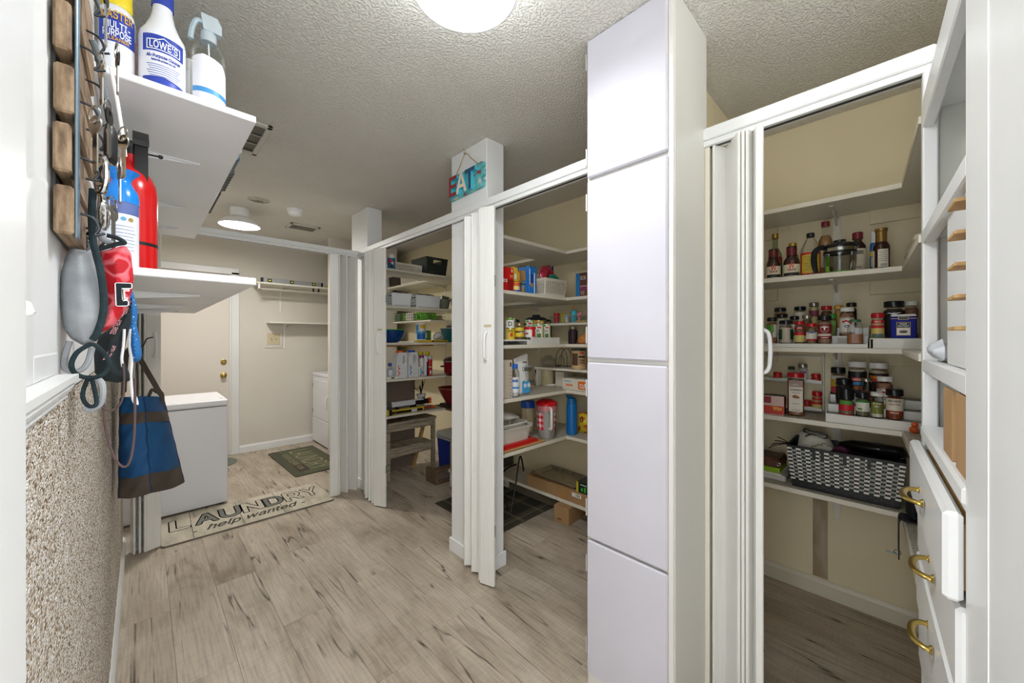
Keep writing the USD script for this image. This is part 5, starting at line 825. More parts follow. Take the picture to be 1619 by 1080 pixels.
part(t, 'box', cat([bx(0, .0, .072, .004, .09, .165), bx(0, .086, .072, .12, .09, .165), bx(0, 0, .072, .12, .09, .075)]), M(C(222, 180, 50), .5)); part(t, 'flap', hull([(.118, 0, .072), (.122, 0, .072), (.118, .09, .072), (.122, .09, .072), (.108, .005, .155), (.112, .005, .155), (.118, .09, .165), (.122, .09, .165)]), card); part(t, 'front_edge', bx(0, -.002, .075, .034, .0, .160), M(C(226, 190, 60), .5)); part(t, 'label', bx(.004, -.003, .085, .024, -.002, .118), paper)
single('baby_food_pouch', mv(puff([(-.03, 0), (.03, 0), (.03, .05), (.018, .072), (-.018, .072), (-.03, .05)], .018, .008).apply_transform(trimesh.transformations.rotation_matrix(PI / 2, (1, 0, 0))), 1.752, 1.735, Z + .076), noise_mat('orange_pouch', [(.35, C(236, 150, 30)), (.6, C(240, 186, 60)), (.66, C(230, 120, 110))], 16, .3), 'orange pouch standing inside the opened yellow carton', 'pouch')
def can(label, x, y, z, R, Ht, body, bands=(), txt=(), lidc=None, lidh=.0, name='can', cat_='can', rim=True, lidr=1.03, da=0., group=None):
    f = toward(x, y) + da; t = thing(name, label, cat_, (x, y, z), group=group)
    part(t, 'body', lathe([(0, 0), (R * .97, 0), (R, .002), (R, Ht - lidh - .003), (R * .97, Ht - lidh), (0, Ht - lidh)], 30), body if not isinstance(body, tuple) else M(body, .4))
    if rim: part(t, 'rim', cat([lathe([(R * .95, Ht - lidh - .001), (R * 1.02, Ht - lidh - .002), (R * 1.02, Ht - lidh + .001), (R * .95, Ht - lidh + .001)], 30), lathe([(R * .95, .0), (R * 1.02, .0), (R * 1.02, .003), (R * .95, .003)], 30)]), steel)
    if lidc is not None: part(t, 'lid', lathe([(0, Ht - lidh - .002), (R * lidr, Ht - lidh - .002), (R * lidr, Ht - .002), (R * lidr - .002, Ht), (0, Ht)], 30), lidc if not isinstance(lidc, tuple) else M(lidc, .35))
    for i, b in enumerate(bands): part(t, 'label', band(R, b[1], b[2], f + (b[4] if len(b) > 4 else 0), b[3], t=.0005 + .0003 * i), M(b[0], .5))
    for s, h_, zz, c, w in txt: part(t, 'lettering', wrap(text(s, h_, .0004, True, w), R + .0022, f, zz), M(c, .5))
    return t, f
can('small baby food tub with yellow picture label under the yellow carton', 1.728, 1.722, Z, .0245, .069, C(236, 176, 60), [(C(220, 90, 40), .045, .064, 1.3), (C(40, 80, 180), .002, .016, 1.3), (C(240, 214, 140), .02, .04, 1.2)], name='baby_food_tub', cat_='tub', rim=False)
jar('tiny grey-labelled jar between baby food tub and blue box', 1.785, 1.712, Z, .0122, .070, C(40, 80, 150), .010, 1.0, fill=C(170, 130, 70), bands=[(C(120, 126, 120), .03, .054, 1.3)], name='baby_food_jar', cat_='jar')
t = carton('cracker_box', 'tall bright blue cracker box left of the white lattice basket', 'box', 1.806, 1.679, Z, .070, .10, .180, M(C(28, 120, 206), .4), prints=[('y', C(236, 238, 240), .004, .010, .06, .165), ('y', C(236, 238, 240), .046, .056, .005, .14), ('y', C(20, 70, 150), .016, .04, .07, .13), ('y', C(200, 130, 60), .014, .036, .045, .07)])
part(t, 'print', cat([bx(.07, .02, .03, .0706, .055, .05), bx(.07, .05, .075, .0706, .085, .09), bx(.07, .03, .11, .0706, .05, .12), bx(.07, .035, .145, .0706, .055, .17)]), M(C(226, 196, 150), .5)); part(t, 'open_flap', hull([(.03, .05, .1805), (.07, .05, .1805), (.07, .09, .1805), (.03, .09, .1805), (.05, .05, .20), (.07, .08, .205)]), M(C(190, 196, 190), .6))
def lattice(label, x0, x1, y0, y1, z, h, flare, col, pitch=.013, w=.0042, cat_='basket', name='lattice_basket', group=None):
    t = thing(name, label, cat_, (0, 0, 0), group=group); k = flare
    q = lambda s, a, zz, o=0.: ({0: (x0 - k * zz / h - o, y1 + k * zz / h + (y0 - y1 - 2 * k * zz / h) * a, z + zz), 1: (x0 - k * zz / h + (x1 - x0 + 2 * k * zz / h) * a, y0 - k * zz / h - o, z + zz), 2: (x1 + k * zz / h + o, y0 - k * zz / h + (y1 - y0 + 2 * k * zz / h) * a, z + zz), 3: (x1 + k * zz / h - (x1 - x0 + 2 * k * zz / h) * a, y1 + k * zz / h + o, z + zz)}[s])
    for s in range(4):
        L = (y1 - y0) if s in (0, 2) else (x1 - x0); ms = []; zb, zt = .012, h - .016; n = max(3, int(round(L / pitch)))
        for d in (1, -1):
            for i in range(-int((zt - zb) / pitch) - 1, n + int((zt - zb) / pitch) + 2):
                a0, a1 = i * pitch, i * pitch + d * (zt - zb); ln = LineString([(a0, zb), (a1, zt)]).intersection(sbox(0, zb, L, zt))
                if ln.is_empty or ln.length < .004: continue
                (ax, az), (bx_, bz) = ln.coords[0], ln.coords[-1]; dv = np.array([bx_ - ax, bz - az]); dv /= np.hypot(*dv); nn = np.array([-dv[1], dv[0]]) * w / 2
                P = []
                for (px_, pz_) in ((ax, az), (bx_, bz)):
                    for sg in (1, -1):
                        a_, z_ = (px_ + sg * nn[0]) / L, pz_ + sg * nn[1]
                        P += [q(s, a_, z_, 0), q(s, a_, z_, .0022)]
                ms.append(hull(P))
        part(t, 'lattice_side', cat(ms), col, smooth=False)
    part(t, 'rim', cat([hull([q(s, 0, h - .018, -.001), q(s, 1, h - .018, -.001), q(s, 1, h, -.001), q(s, 0, h, -.001), q(s, 0, h - .018, .004), q(s, 1, h - .018, .004), q(s, 1, h, .004), q(s, 0, h, .004)]) for s in range(4)]), col)
    part(t, 'base', cat([bx(x0, y0, z, x1, y1, z + .003)] + [hull([q(s, 0, 0, -.001), q(s, 1, 0, -.001), q(s, 1, .013, -.001), q(s, 0, .013, -.001), q(s, 0, 0, .003), q(s, 1, 0, .003), q(s, 1, .013, .003), q(s, 0, .013, .003)]) for s in range(4)]), col)
    part(t, 'corner_post', cat([tube([q(s, 0, 0), q(s, 0, h - .01)], .0045, 8) for s in range(4)]), col); return t
cream_p = M(C(228, 220, 202), .4)
lattice('cream lattice basket full of snack packs at the corner of the snack shelf', 1.95, 2.16, 1.665, 1.90, Z, .118, .010, cream_p, pitch=.018, w=.0058)
single('snack_pack', bx(1.958, 1.674, Z + .004, 2.15, 1.89, Z + .082, .01), noise_mat('dark_packs', [(.4, C(50, 34, 60)), (.5, C(96, 50, 110)), (.58, C(60, 50, 40)), (.66, C(110, 90, 60))], 14, .4), 'dark purple and brown packs filling the inside of the lattice basket', 'snack pack')
def packet(label, poly, o, u, v, T, mat, cat_='snack pack', name='snack_pack', seed=0, step=.008, wr=.5): return single(name, place(puff(poly, T, step, wr=wr, seed=seed), o, u, v), mat, label, cat_)
pk = [(0, 0), (.16, 0), (.17, .05), (.15, .125), (.06, .11), (.0, .06)]
packet('crumpled dark red snack bag on top of the cream lattice basket', pk, (1.960, 1.70, Z + .10), (1, .12, .12), (-.1, .3, 1), .022, noise_mat('red_foil', [(.35, C(120, 20, 40)), (.6, C(190, 40, 70))], 20, .2), seed=4)
packet('green snack bag drooping over the lattice basket', [(0, 0), (.11, -.02), (.13, .04), (.06, .07), (.0, .04)], (2.02, 1.672, Z + .108), (1, .15, 0), (0, .5, 1), .012, M(C(20, 140, 110), .25), seed=5)
packet('bright blue snack wrapper sticking up from the basket', [(0, 0), (.03, 0), (.035, .06), (.015, .08), (0, .05)], (2.085, 1.70, Z + .12), (1, .1, .2), (0, .3, 1), .008, M(C(30, 110, 190), .25), seed=6)
packet('purple snack pack lying in the lattice basket', [(0, 0), (.12, .0), (.12, .04), (0, .03)], (1.99, 1.682, Z + .085), (1, 0, 0), (0, .3, 1), .012, M(C(96, 50, 130), .3), seed=7)
packet('grey foil pack at the right of the snack pile', [(0, 0), (.06, 0), (.07, .07), (.02, .08)], (2.10, 1.74, Z + .105), (1, -.2, 0), (0, .3, 1), .014, M(C(150, 140, 160), .25), seed=8)
packet('dark blue twisted wrapper at the top right of the snack pile', [(0, 0), (.02, .0), (.05, .05), (.06, .09), (.04, .08), (.02, .04)], (2.13, 1.76, Z + .15), (1, 0, .2), (0, .2, 1), .006, M(C(30, 50, 120), .3), seed=9)
carton('snack_box', 'upright blue and brown snack box at the right end of the snack shelf', 'box', 2.195, 1.44, Z, .17, .148, .165, M(C(110, 72, 60), .45), prints=[('x', C(34, 130, 200), .115, .148, .001, .164), ('x', C(150, 60, 110), .0, .112, .045, .066), ('x', C(206, 190, 180), .0, .112, .068, .074)], texts=[('x', 'ROB', .026, .085, .115, C(226, 210, 200), .045), ('x', 'YF', .028, .09, .008, C(206, 170, 150), .035)])
# middle shelf: cans on a white riser
Z = SZ[2]
t = thing('can_riser', 'white plastic riser tray carrying jars and cans, middle closet', 'riser'); part(t, 'tray', cat([bx(1.515, 1.672, Z + .024, 1.90, 1.90, Z + .029), bx(1.515, 1.668, Z + .024, 1.80, 1.672, Z + .034)]), rackm); part(t, 'leg', bx(1.515, 1.88, Z, 1.90, 1.884, Z + .024), rackm); part(t, 'leg', bx(1.80, 1.67, Z, 1.812, 1.88, Z + .024), M(C(206, 204, 196), .5)); part(t, 'sticker', bx(1.775, 1.668, Z + .001, 1.80, 1.6695, Z + .024), paper)
t = thing('can_tray', 'low white tray under the green vegetable cans, middle closet', 'tray'); part(t, 'floor', bx(1.815, 1.675, Z, 2.115, 1.90, Z + .004), rackm); part(t, 'front', bx(1.815, 1.670, Z, 2.115, 1.675, Z + .047, .001), rackm); part(t, 'end_panel', bx(2.111, 1.675, Z, 2.115, 1.90, Z + .047, .001), rackm)
zr = Z + .0295
can('yellow olive can with red picture, bottom of the leftmost stack', 1.662, 1.708, zr, .0300, .074, C(222, 190, 40), [(C(200, 190, 120), .01, .062, .35, -.9), (C(190, 40, 30), .022, .045, .28, .25), (C(236, 200, 50), .004, .012, 1.4)], [('OLIVES', .012, .052, C(40, 36, 30), .034)])
can('white and green can on top of the yellow olive can', 1.662, 1.708, zr + .0745, .0285, .066, C(230, 228, 218), [(C(110, 160, 60), .052, .064, 1.2, -.4)], [('D', .026, .016, C(40, 40, 38), .022)])
t, f = jar('mustard-yellow labelled jar with gold lid on the white riser', 1.748, 1.712, zr, .0300, .110, M(C(170, 150, 100), .3, .7), .014, .96, fill=C(110, 90, 50), bands=[(C(226, 194, 50), .022, .082, 1.4), (C(90, 70, 40), .048, .060, 1.0, 0, 1), (C(240, 230, 200), .045, .056, .4, .4, 1)], name='pickle_jar', cat_='jar')
jar('black-lidded jar behind the mustard-yellow jar', 1.800, 1.800, zr, .0290, .138, black_lid, .016, 1.0, fill=C(120, 100, 60), bands=[(C(206, 200, 184), .03, .09, 1.2)], name='food_jar', cat_='jar'); jar('white-labelled jar with dark lettering behind the red-lidded tub', 1.865, 1.795, zr, .0270, .115, C(60, 70, 60), .012, 1.0, fill=C(140, 130, 100), bands=[(C(224, 222, 210), .02, .088, 1.2)], txt=[('OATS', .014, .062, C(60, 70, 60), .03)], name='food_jar', cat_='jar')
can('white tub with bright red lid and red side stripe', 1.860, 1.722, Z + .0475, .0375, .070, C(230, 226, 218), [(C(206, 30, 34), .004, .056, .35, .75), (C(206, 60, 60), .02, .03, .35, -.6)], lidc=C(206, 22, 34), lidh=.016, name='food_tub', cat_='tub', rim=False, lidr=1.05)
asp = lambda lb, x, y, R, Ht, z=None: can(lb, x, y, (Z + .0045) if z is None else z, R, Ht, C(206, 212, 160), [(C(96, 160, 40), .004, .05, .5, -1.0), (C(226, 224, 208), .010, Ht - .012, .62, .1), (C(74, 110, 40), .038, .07, .4, .1), (C(50, 160, 80), Ht - .016, Ht - .006, .3, -.4), (C(200, 50, 60), Ht - .03, Ht - .018, .35, .15)], [('GREEN', .009, Ht - .048, C(40, 60, 36), .022), ('BEANS', .009, Ht - .058, C(40, 60, 36), .022)])
asp('green vegetable can, left of the two front cans', 1.945, 1.722, .0365, .135); asp('green vegetable can, right of the two front cans', 2.030, 1.722, .0300, .135); asp('green vegetable can behind the red-lidded tub', 1.955, 1.815, .0300, .165)
can('yellow can behind and above the two front green cans', 2.050, 1.812, Z + .0045, .0400, .165, C(214, 176, 40), [(C(224, 218, 190), .13, .154, .5, .3)], [('NACHO', .015, .138, C(200, 40, 40), .040)])
can('slim black bottle at the right end of the vegetable cans', 2.140, 1.812, Z, .0155, .140, C(26, 34, 34), [(C(190, 190, 184), .02, .05, .8)], name='bottle', cat_='bottle', rim=False)
px, py = 2.30, 2.06; f = toward(px, py); t = thing('food_processor', 'clear food processor bowl with dark lid behind the cans', 'food processor', (px, py, Z))
part(t, 'bowl', lathe([(0, 0), (.075, 0), (.082, .01), (.086, .19), (.083, .19)], 40), frosted('smoky_plastic', C(120, 116, 100), .35)); part(t, 'lid', lathe([(0, .19), (.088, .19), (.09, .198), (.07, .21), (.035, .214), (.03, .232), (0, .232)], 40), M(C(44, 56, 56), .35)); part(t, 'spindle', lathe([(0, .002), (.016, .002), (.012, .17), (0, .17)], 20), M(C(206, 204, 196), .4))
du = np.array([-math.sin(f), math.cos(f)]); part(t, 'handle', tube(arcpts([(*(du * a), zz) for a, zz in ((.084, .185), (.108, .185), (.118, .17), (.118, .06), (.108, .045), (.084, .045))], 5), .0085, 8), black); part(t, 'frame_bar', cat([tube([(*(du * a), .01), (*(du * a), .19)], .003, 6) for a in (-.085, -.07)]), dark_grey)
# narrow extra shelf: wire basket with baby cups
zz = 1.4305; t = thing('wire_basket', 'grey wire basket on the narrow extra shelf of the middle closet', 'basket'); wm = M(C(150, 146, 136), .35, .4)
ring = lambda z_: tube([(2.262, 1.53, z_), (2.262, 1.885, z_), (2.45, 1.885, z_), (2.45, 1.53, z_)], .0024, 6, closed=True)
part(t, 'rim', cat([ring(zz + .052), ring(zz + .003)]), wm); part(t, 'wires', cat([tube([(2.262, y, zz + .003), (2.262, y, zz + .052)], .0015, 5) for y in np.arange(1.545, 1.88, .0185)] + [tube([(x, y, zz + .003), (x, y, zz + .052)], .0015, 5) for x in np.arange(2.28, 2.45, .0185) for y in (1.53, 1.885)] + [tube([(2.262, y, zz + .003), (2.45, y, zz + .003)], .0013, 5) for y in np.arange(1.56, 1.88, .04)]), wm)
def cup(lb, x, y, R, Ht, c, z=zz + .0045, top=1.12): t = thing('baby_cup', lb, 'cup', (x, y, z)); part(t, 'cup', lathe([(0, 0), (R * .85, 0), (R * top, Ht), (R * top - .002, Ht), (R * .8, .003), (0, .003)], 26), M(c, .35)); part(t, 'rim', lathe([(R * top - .003, Ht - .004), (R * top + .0015, Ht - .004), (R * top + .0015, Ht + .001), (R * top - .003, Ht + .001)], 26), M(c, .35)); return t
cup('red cup at the left end of the wire basket', 2.30, 1.846, .0225, .074, C(214, 26, 46)); cup('olive-yellow cup next to the red one in the wire basket', 2.31, 1.790, .0235, .070, C(190, 180, 40)); cup('clear pale cup in the middle of the wire basket', 2.285, 1.735, .018, .056, C(190, 200, 206))
t = thing('sippy_cup', 'turquoise round-topped sippy cup in the wire basket', 'cup', (2.292, 1.676, zz + .0045)); part(t, 'cup', lathe([(0, 0), (.020, 0), (.0235, .05), (.0235, .055), (0, .055)], 26), M(C(40, 170, 186), .35)); part(t, 'dome_lid', lathe([(0, .055), (.0245, .055), (.0245, .066), (.019, .082), (.010, .091), (0, .093)], 26), M(C(50, 180, 196), .35))
t = thing('baby_spoon', 'orange baby spoon standing in the wire basket', 'spoon', (2.30, 1.712, zz + .0045)); part(t, 'handle', tube([(0, 0, .0), (0, -.012, .07), (0, -.028, .125)], .004, 8), M(C(236, 110, 30), .35)); part(t, 'bowl', mv(trimesh.creation.icosphere(2, .014), 0, -.010, .065), M(C(236, 110, 30), .35))
t = thing('pacifier', 'pink baby toy at the right of the turquoise sippy cup', 'toy', (2.285, 1.624, zz + .0045)); part(t, 'body', cat([mv(trimesh.creation.icosphere(2, .019), 0, 0, .05), mv(trimesh.creation.icosphere(2, .013), 0, -.012, .062), bx(-.006, -.006, .0, .006, .006, .04, .002)]), M(C(232, 130, 150), .5))
single('baby_plate', bx(2.29, 1.56, zz + .0046, 2.42, 1.70, zz + .016, .004), M(C(220, 206, 60), .5), 'yellow flat piece lying under the cups in the wire basket', 'plate')
jar('dark jam jar with metal lid under the narrow extra shelf', 2.252, 1.655, Z, .0360, .128, M(C(150, 140, 116), .35, .7), .018, .82, .78, C(44, 20, 30), .97, bands=[], name='jam_jar', cat_='jar', shoulder=.014)
packet('bag of mixed coloured snacks beside the jam jar', [(0, 0), (.10, 0), (.11, .05), (.06, .08), (.01, .05)], (2.235, 1.61, Z + .002), (0, -1, 0), (0.2, 0, 1), .02, noise_mat('mixed_snacks', [(.35, C(110, 60, 30)), (.5, C(210, 150, 70)), (.6, C(200, 60, 60)), (.7, C(214, 196, 150))], 40, .4), seed=12)
# fourth shelf
Z = SZ[3]
carton('supplement_box', 'tall narrow beige box at the left of the fourth shelf, middle closet', 'box', 1.560, 1.69, Z, .104, .06, .238, M(C(206, 192, 174), .5), prints=[('y', C(50, 44, 40), .082, .094, .196, .222)] + [('y', C(150, 136, 118), .080, .098, .03 + .022 * k, .033 + .022 * k) for k in range(7)] + [('y', C(50, 130, 206), .082, .092, .012, .018)])
t, f = bottle('clear plastic bottle with blue cap and blue-white label beside the pouch', 1.712, 1.715, Z, bprof(.0285, .155, .175, .016, .185), C(206, 206, 200), .04, .0285, C(24, 100, 200), capp(.0185, .180, .208), [(C(228, 230, 232), .028, .125, 1.35), (C(60, 140, 214), .052, .064, 1.0), (C(60, 130, 200), .095, .11, .7)], [('C+', .012, .105, C(230, 80, 60), .02)], glass=clear_dim)
t = thing('collagen_pouch', 'big white and blue collagen pouch standing on the fourth shelf', 'pouch'); fx = (.97, .24, 0)
pc = [(.015, 0), (.092, 0), (.112, .02), (.118, .26), (.112, .272), (.0, .245), (-.022, .238)]
part(t, 'pouch', place(puff(pc, .026, .008, wr=.03, seed=1, pw=.5), (1.752, 1.735, Z), (1, 0, 0), (.12, .06, 1)), noise_mat('pouch_white', [(.3, C(222, 220, 214)), (.7, C(232, 231, 227))], 5, .3))
o = lambda dx, dz: (1.752 + dx + .12 * dz, 1.735 + .06 * dz - .0285, Z + dz)
part(t, 'lettering', place(text('Collagen', .026, .0006, True, .095), o(.060, .158), (1, 0, 0), (.12, .06, 1)), M(C(40, 42, 46), .5))
part(t, 'print', place(ext([(.022, .012), (.094, .012), (.098, .085), (.078, .094), (.06, .084), (.04, .096), (.024, .088)], .0006), (1.752, 1.735 - .0268, Z), (1, 0, 0), (.12, .06, 1)), M(C(70, 170, 226), .4))
for dx in (.042, .078): part(t, 'emblem', place(ell(.0145, .0145, .0006), o(dx, .062), (1, 0, 0), (.12, .06, 1)), M(C(224, 230, 236), .5))
part(t, 'lettering', place(text('Premium', .010, .0006, True, .04), o(.03, .212), (1, 0, 0), (.12, .06, 1)), M(C(80, 80, 80), .5)); part(t, 'print', place(ext([(0, .0), (.068, .0), (.066, .004), (.0, .004)], .0006), o(.028, .185), (1, 0, 0), (.12, .06, 1)), M(C(150, 180, 206), .5))
z9 = 1.0925
t = thing('glass_bowl', 'small covered clear glass bowl on the low riser shelf', 'bowl', (2.29, 1.92, z9)); part(t, 'bowl', lathe([(0, 0), (.05, 0), (.062, .02), (.063, .05), (.055, .068), (.03, .074), (.028, .088), (0, .088)], 36), frosted('tinted_plastic', C(150, 142, 120), .4)); part(t, 'inner_stack', lathe([(0, .004), (.045, .004), (.05, .03), (.048, .05), (0, .05)], 28), clear_dim)
t = thing('wire_letter_rack', 'black curled wire napkin rack on the low riser shelf', 'rack'); wk = M(C(50, 46, 42), .4, .5); ph = lambda y, z_: (2.30, y, z9 + z_)
part(t, 'hoop', tube(arcpts([ph(1.850, .01), ph(1.850, .07), ph(1.838, .115), ph(1.80, .145), ph(1.76, .12), ph(1.745, .07), ph(1.745, .01)], 6), .0022, 6), wk); part(t, 'hoop', tube(arcpts([ph(1.825, .01), ph(1.823, .06), ph(1.80, .095), ph(1.775, .06), ph(1.775, .01)], 6), .0018, 6), wk); part(t, 'base', tube([ph(1.86, .010), ph(1.735, .010)], .0025, 6), wk); part(t, 'scroll', cat([tube([(2.30 - .002, y + .007 * math.cos(a), z9 + .0095 + .007 * math.sin(a)) for a in np.linspace(0, 2 * PI, 16)], .0018, 6) for y in (1.852, 1.83)]), wk)
part(t, 'back_hoop', tube(arcpts([(2.36, 1.85, z9 + .01), (2.36, 1.84, z9 + .11), (2.36, 1.80, z9 + .14), (2.36, 1.755, z9 + .11), (2.36, 1.745, z9 + .01)], 6), .0022, 6), wk); part(t, 'tie', cat([tube([(2.30, y, z9 + .010), (2.36, y, z9 + .010)], .002, 6) for y in (1.848, 1.747)]), wk)
t, f = can('tan coffee can with dark lid on the low riser shelf', 2.262, 1.612, z9, .0520, .148, C(186, 150, 104), [(C(84, 56, 40), .03, .115, .45, -.55), (C(206, 172, 120), .006, .03, 1.4), (C(40, 40, 50), .085, .098, .5, .5), (C(206, 60, 70), .112, .124, .3, .45)], [], lidc=C(52, 60, 60), lidh=.012, name='coffee_can', rim=True); part(t, 'lettering', wrap(text('Coffee', .014, .0004, True, .04), .0545, f + .45, .06), M(C(60, 40, 30), .5)); part(t, 'lettering', wrap(text('Colombian', .010, .0004, True, .045), .0545, f + .45, .044), M(C(60, 40, 30), .5))
t, f = jar('glass jar with white label under the low riser shelf', 2.31, 2.04, Z, .0360, .112, C(40, 80, 60), .014, .9, fill=C(206, 200, 184), bands=[(C(222, 216, 200), .02, .07, 1.2)], txt=[('Sugar', .012, .045, C(60, 56, 50), .03)], name='food_jar', cat_='jar')
can('plain beige cylinder container under the low riser shelf', 2.285, 1.925, Z, .0470, .128, C(206, 190, 152), name='canister', cat_='canister', rim=False)
carton('white_box', 'plain white folded carton behind the paper scrap, fourth shelf', 'box', 2.30, 1.775, Z, .12, .085, .115, M(C(216, 208, 190), .6), prints=[('x', C(190, 182, 164), .004, .08, .085, .088)])
single('paper_scrap', place(puff([(0, 0), (.07, .004), (.10, .02), (.05, .022), (.01, .014)], .006, .006, wr=.4), (2.225, 1.895, Z + .004), (.1, -1, 0), (.3, 0, 1)), paper, 'crumpled white paper scrap lying before the white carton', 'paper')
carton('envelope_box', 'white box with orange panel at the right of the fourth shelf', 'box', 2.205, 1.50, Z, .16, .215, .082, M(C(224, 216, 198), .55), prints=[('x', C(226, 110, 40), .0, .075, .012, .068), ('x', C(226, 130, 80), .125, .185, .028, .042), ('x', C(80, 150, 206), .14, .20, .060, .066)], texts=[('x', 'cut', .036, .035, .022, C(244, 240, 232), .056)])
# fifth shelf
Z = SZ[4]
single('cutting_board', bx(1.575, 1.668, Z, 1.958, 1.90, Z + .016, .005), wood_board, 'wooden cutting board under the red lids, middle closet', 'cutting board')
rl = M(C(206, 40, 36), .3)
for k, (x1, y0, zz) in enumerate(((1.900, 1.678, Z + .0165), (1.875, 1.690, Z + .0285))):
    t = thing('container_lid', ('lower', 'upper')[k] + ' of the two red plastic container lids under the clear tubs', 'lid'); part(t, 'lid', mv(ext(sbox(1.56, y0, x1, y0 + .20).buffer(-.03).buffer(.03), .008), 0, 0, zz), rl); part(t, 'rim', mv(ext(sbox(1.555, y0 - .004, x1 + .005, y0 + .204).buffer(-.03).buffer(.03).difference(sbox(1.575, y0 + .016, x1 - .015, y0 + .184).buffer(-.02).buffer(.02)), .011), 0, 0, zz), rl)
def tub(lb, x0, x1, y0, y1, z, h, mat, fl=.018, name='plastic_container', extra=None):
    t = thing(name, lb, 'container'); sh = lambda e, zz, hh: mv(ext(sbox(x0 - e, y0 - e, x1 + e, y1 + e).buffer(-.03).buffer(.03), hh), 0, 0, zz)
    outer = [Polygon(sbox(x0 - fl * k, y0 - fl * k, x1 + fl * k, y1 + fl * k).buffer(-.035).buffer(.035)) for k in (0, .5, 1)]
    n = 48; rings = []
    for k, p in enumerate(outer): rings.append([(*p.exterior.interpolate(i / n, normalized=True).coords[0], z + h * k / 2) for i in range(n)])
    for k, p in reversed(list(enumerate(outer))): pi = p.buffer(-.003); rings.append([(*pi.exterior.interpolate(i / n, normalized=True).coords[0], z + .003 + (h - .003) * k / 2) for i in range(n)])
    V = [v for r in rings for v in r]; F = []
    for a in range(len(rings) - 1):
        for i in range(n): j = (i + 1) % n; F += [(a * n + i, a * n + j, (a + 1) * n + j), (a * n + i, (a + 1) * n + j, (a + 1) * n + i)]
    V += [np.mean(rings[0], 0), np.mean(rings[-1], 0)]; c0, c1 = len(V) - 2, len(V) - 1; b = (len(rings) - 1) * n
    for i in range(n): j = (i + 1) % n; F += [(c0, j, i), (c1, b + i, b + j)]
    m = trimesh.Trimesh(np.array(V), np.array(F), process=False); m.fix_normals(); part(t, 'tub', m, mat)
    part(t, 'rim', mv(ext(outer[2].buffer(.006).difference(outer[2].buffer(-.003)), .007), 0, 0, z + h - .005), mat); return t
ctm = M(C(214, 208, 196), .3)
tub('cloudy white plastic tub, larger, standing on the red lids', 1.58, 1.845, 1.705, 1.90, Z + .040, .095, ctm); tub('smaller cloudy tub nested in the larger one', 1.60, 1.825, 1.725, 1.88, Z + .080, .075, M(C(222, 216, 204), .3), .012)
single('foam_plates', place(puff([(0, 0), (.21, .0), (.225, .02), (.17, .05), (.05, .075), (0, .07)], .05, .012, wr=.3, seed=6), (1.60, 1.80, Z + .160), (1, 0, 0), FZ), M(C(226, 220, 208), .35), 'crumpled white plastic bag of plates in the nested tubs', 'bag')
tub('dark green tray behind the white plastic tubs', 1.55, 1.80, 1.96, 2.16, Z + .09, .14, M(C(20, 50, 44), .4), name='storage_tray')
t = thing('storage_canister', 'beige canister with bright blue lid behind the pitcher', 'canister', (2.10, 1.965, Z)); part(t, 'body', lathe([(0, 0), (.046, 0), (.048, .18), (0, .18)], 28), M(C(206, 188, 150), .5)); part(t, 'lid', lathe([(0, .178), (.052, .178), (.052, .225), (0, .228)], 28), M(C(24, 80, 180), .35))
px, py = 2.055, 1.742; f = toward(px, py); t = thing('pitcher', 'clear plastic pitcher with red lid and red gingham panels', 'pitcher', (px, py, Z)); R0, R1 = .058, .073
cl = frosted('frosted_plastic', C(190, 184, 178), .55); part(t, 'body', lathe([(0, 0), (R0 * .9, 0), (R0, .008), (R1, .235), (R1 - .003, .235), (R0 - .004, .008), (0, .004)], 40), cl); part(t, 'lid', lathe([(0, .232), (R1 + .003, .232), (R1 + .004, .246), (R1 - .006, .256), (.04, .270), (0, .273)], 40), M(C(206, 24, 32), .25)); part(t, 'lid_knob', hull([(.03, -.012, .268), (.03, .012, .268), (.05, -.01, .262), (.05, .01, .262), (-.03, -.02, .274), (-.03, .02, .274)]), M(C(206, 24, 32), .25)); part(t, 'collar', lathe([(R1 * .985, .196), (R1 + .002, .196), (R1 + .002, .233), (R1 * .985, .233)], 40), frosted('pink_plastic', C(226, 140, 146), .75))
for ci, (a0, nc) in enumerate(((-1.25, 4), (1.0, 3))):
    for r in range(6):
        for c_ in range(nc):
            zc = .072 + .020 * r; rr = R0 + (R1 - R0) * zc / .235 + .0012; dark = (r % 2 == 0) and (c_ % 2 == 1); mid = (r % 2 == 0) or (c_ % 2 == 1)
            part(t, 'gingham_square', wrap(rect(.0175, .0195), rr, f + a0 + .26 * c_, zc), M(C(206, 24, 36) if dark else (C(226, 130, 140) if mid else C(238, 230, 224)), .5))
du = np.array([-math.sin(f + .35), math.cos(f + .35)]); dn = np.array([math.cos(f + .35), math.sin(f + .35)])
part(t, 'handle', tube(arcpts([(*(dn * (R1 - .002)), .222), (*(dn * (R1 + .024)), .212), (*(dn * (R1 + .030)), .18), (*(dn * (R1 + .028)), .10), (*(dn * (R1 + .018)), .076), (*(dn * (R0 + .004)), .075)], 6), .010, 10), M(C(226, 222, 214), .3))
px, py = 2.255, 1.668; t = thing('water_bottle', 'bright blue steel water bottle at the right of the pitcher', 'bottle', (px, py, Z)); bb_ = M(C(14, 112, 186), .35); part(t, 'body', lathe([(0, 0), (.034, 0), (.039, .006), (.039, .205), (.035, .222), (0, .224)], 36), bb_); part(t, 'cap', lathe([(0, .222), (.036, .222), (.036, .246), (.030, .262), (.014, .27), (0, .27)], 32), M(C(14, 100, 160), .35)); part(t, 'carry_loop', hull([(-.01, .03, .258), (.01, .03, .258), (-.01, .05, .282), (.01, .05, .282), (0, .0, .268), (0, -.01, .285)]), M(C(14, 100, 160), .35))
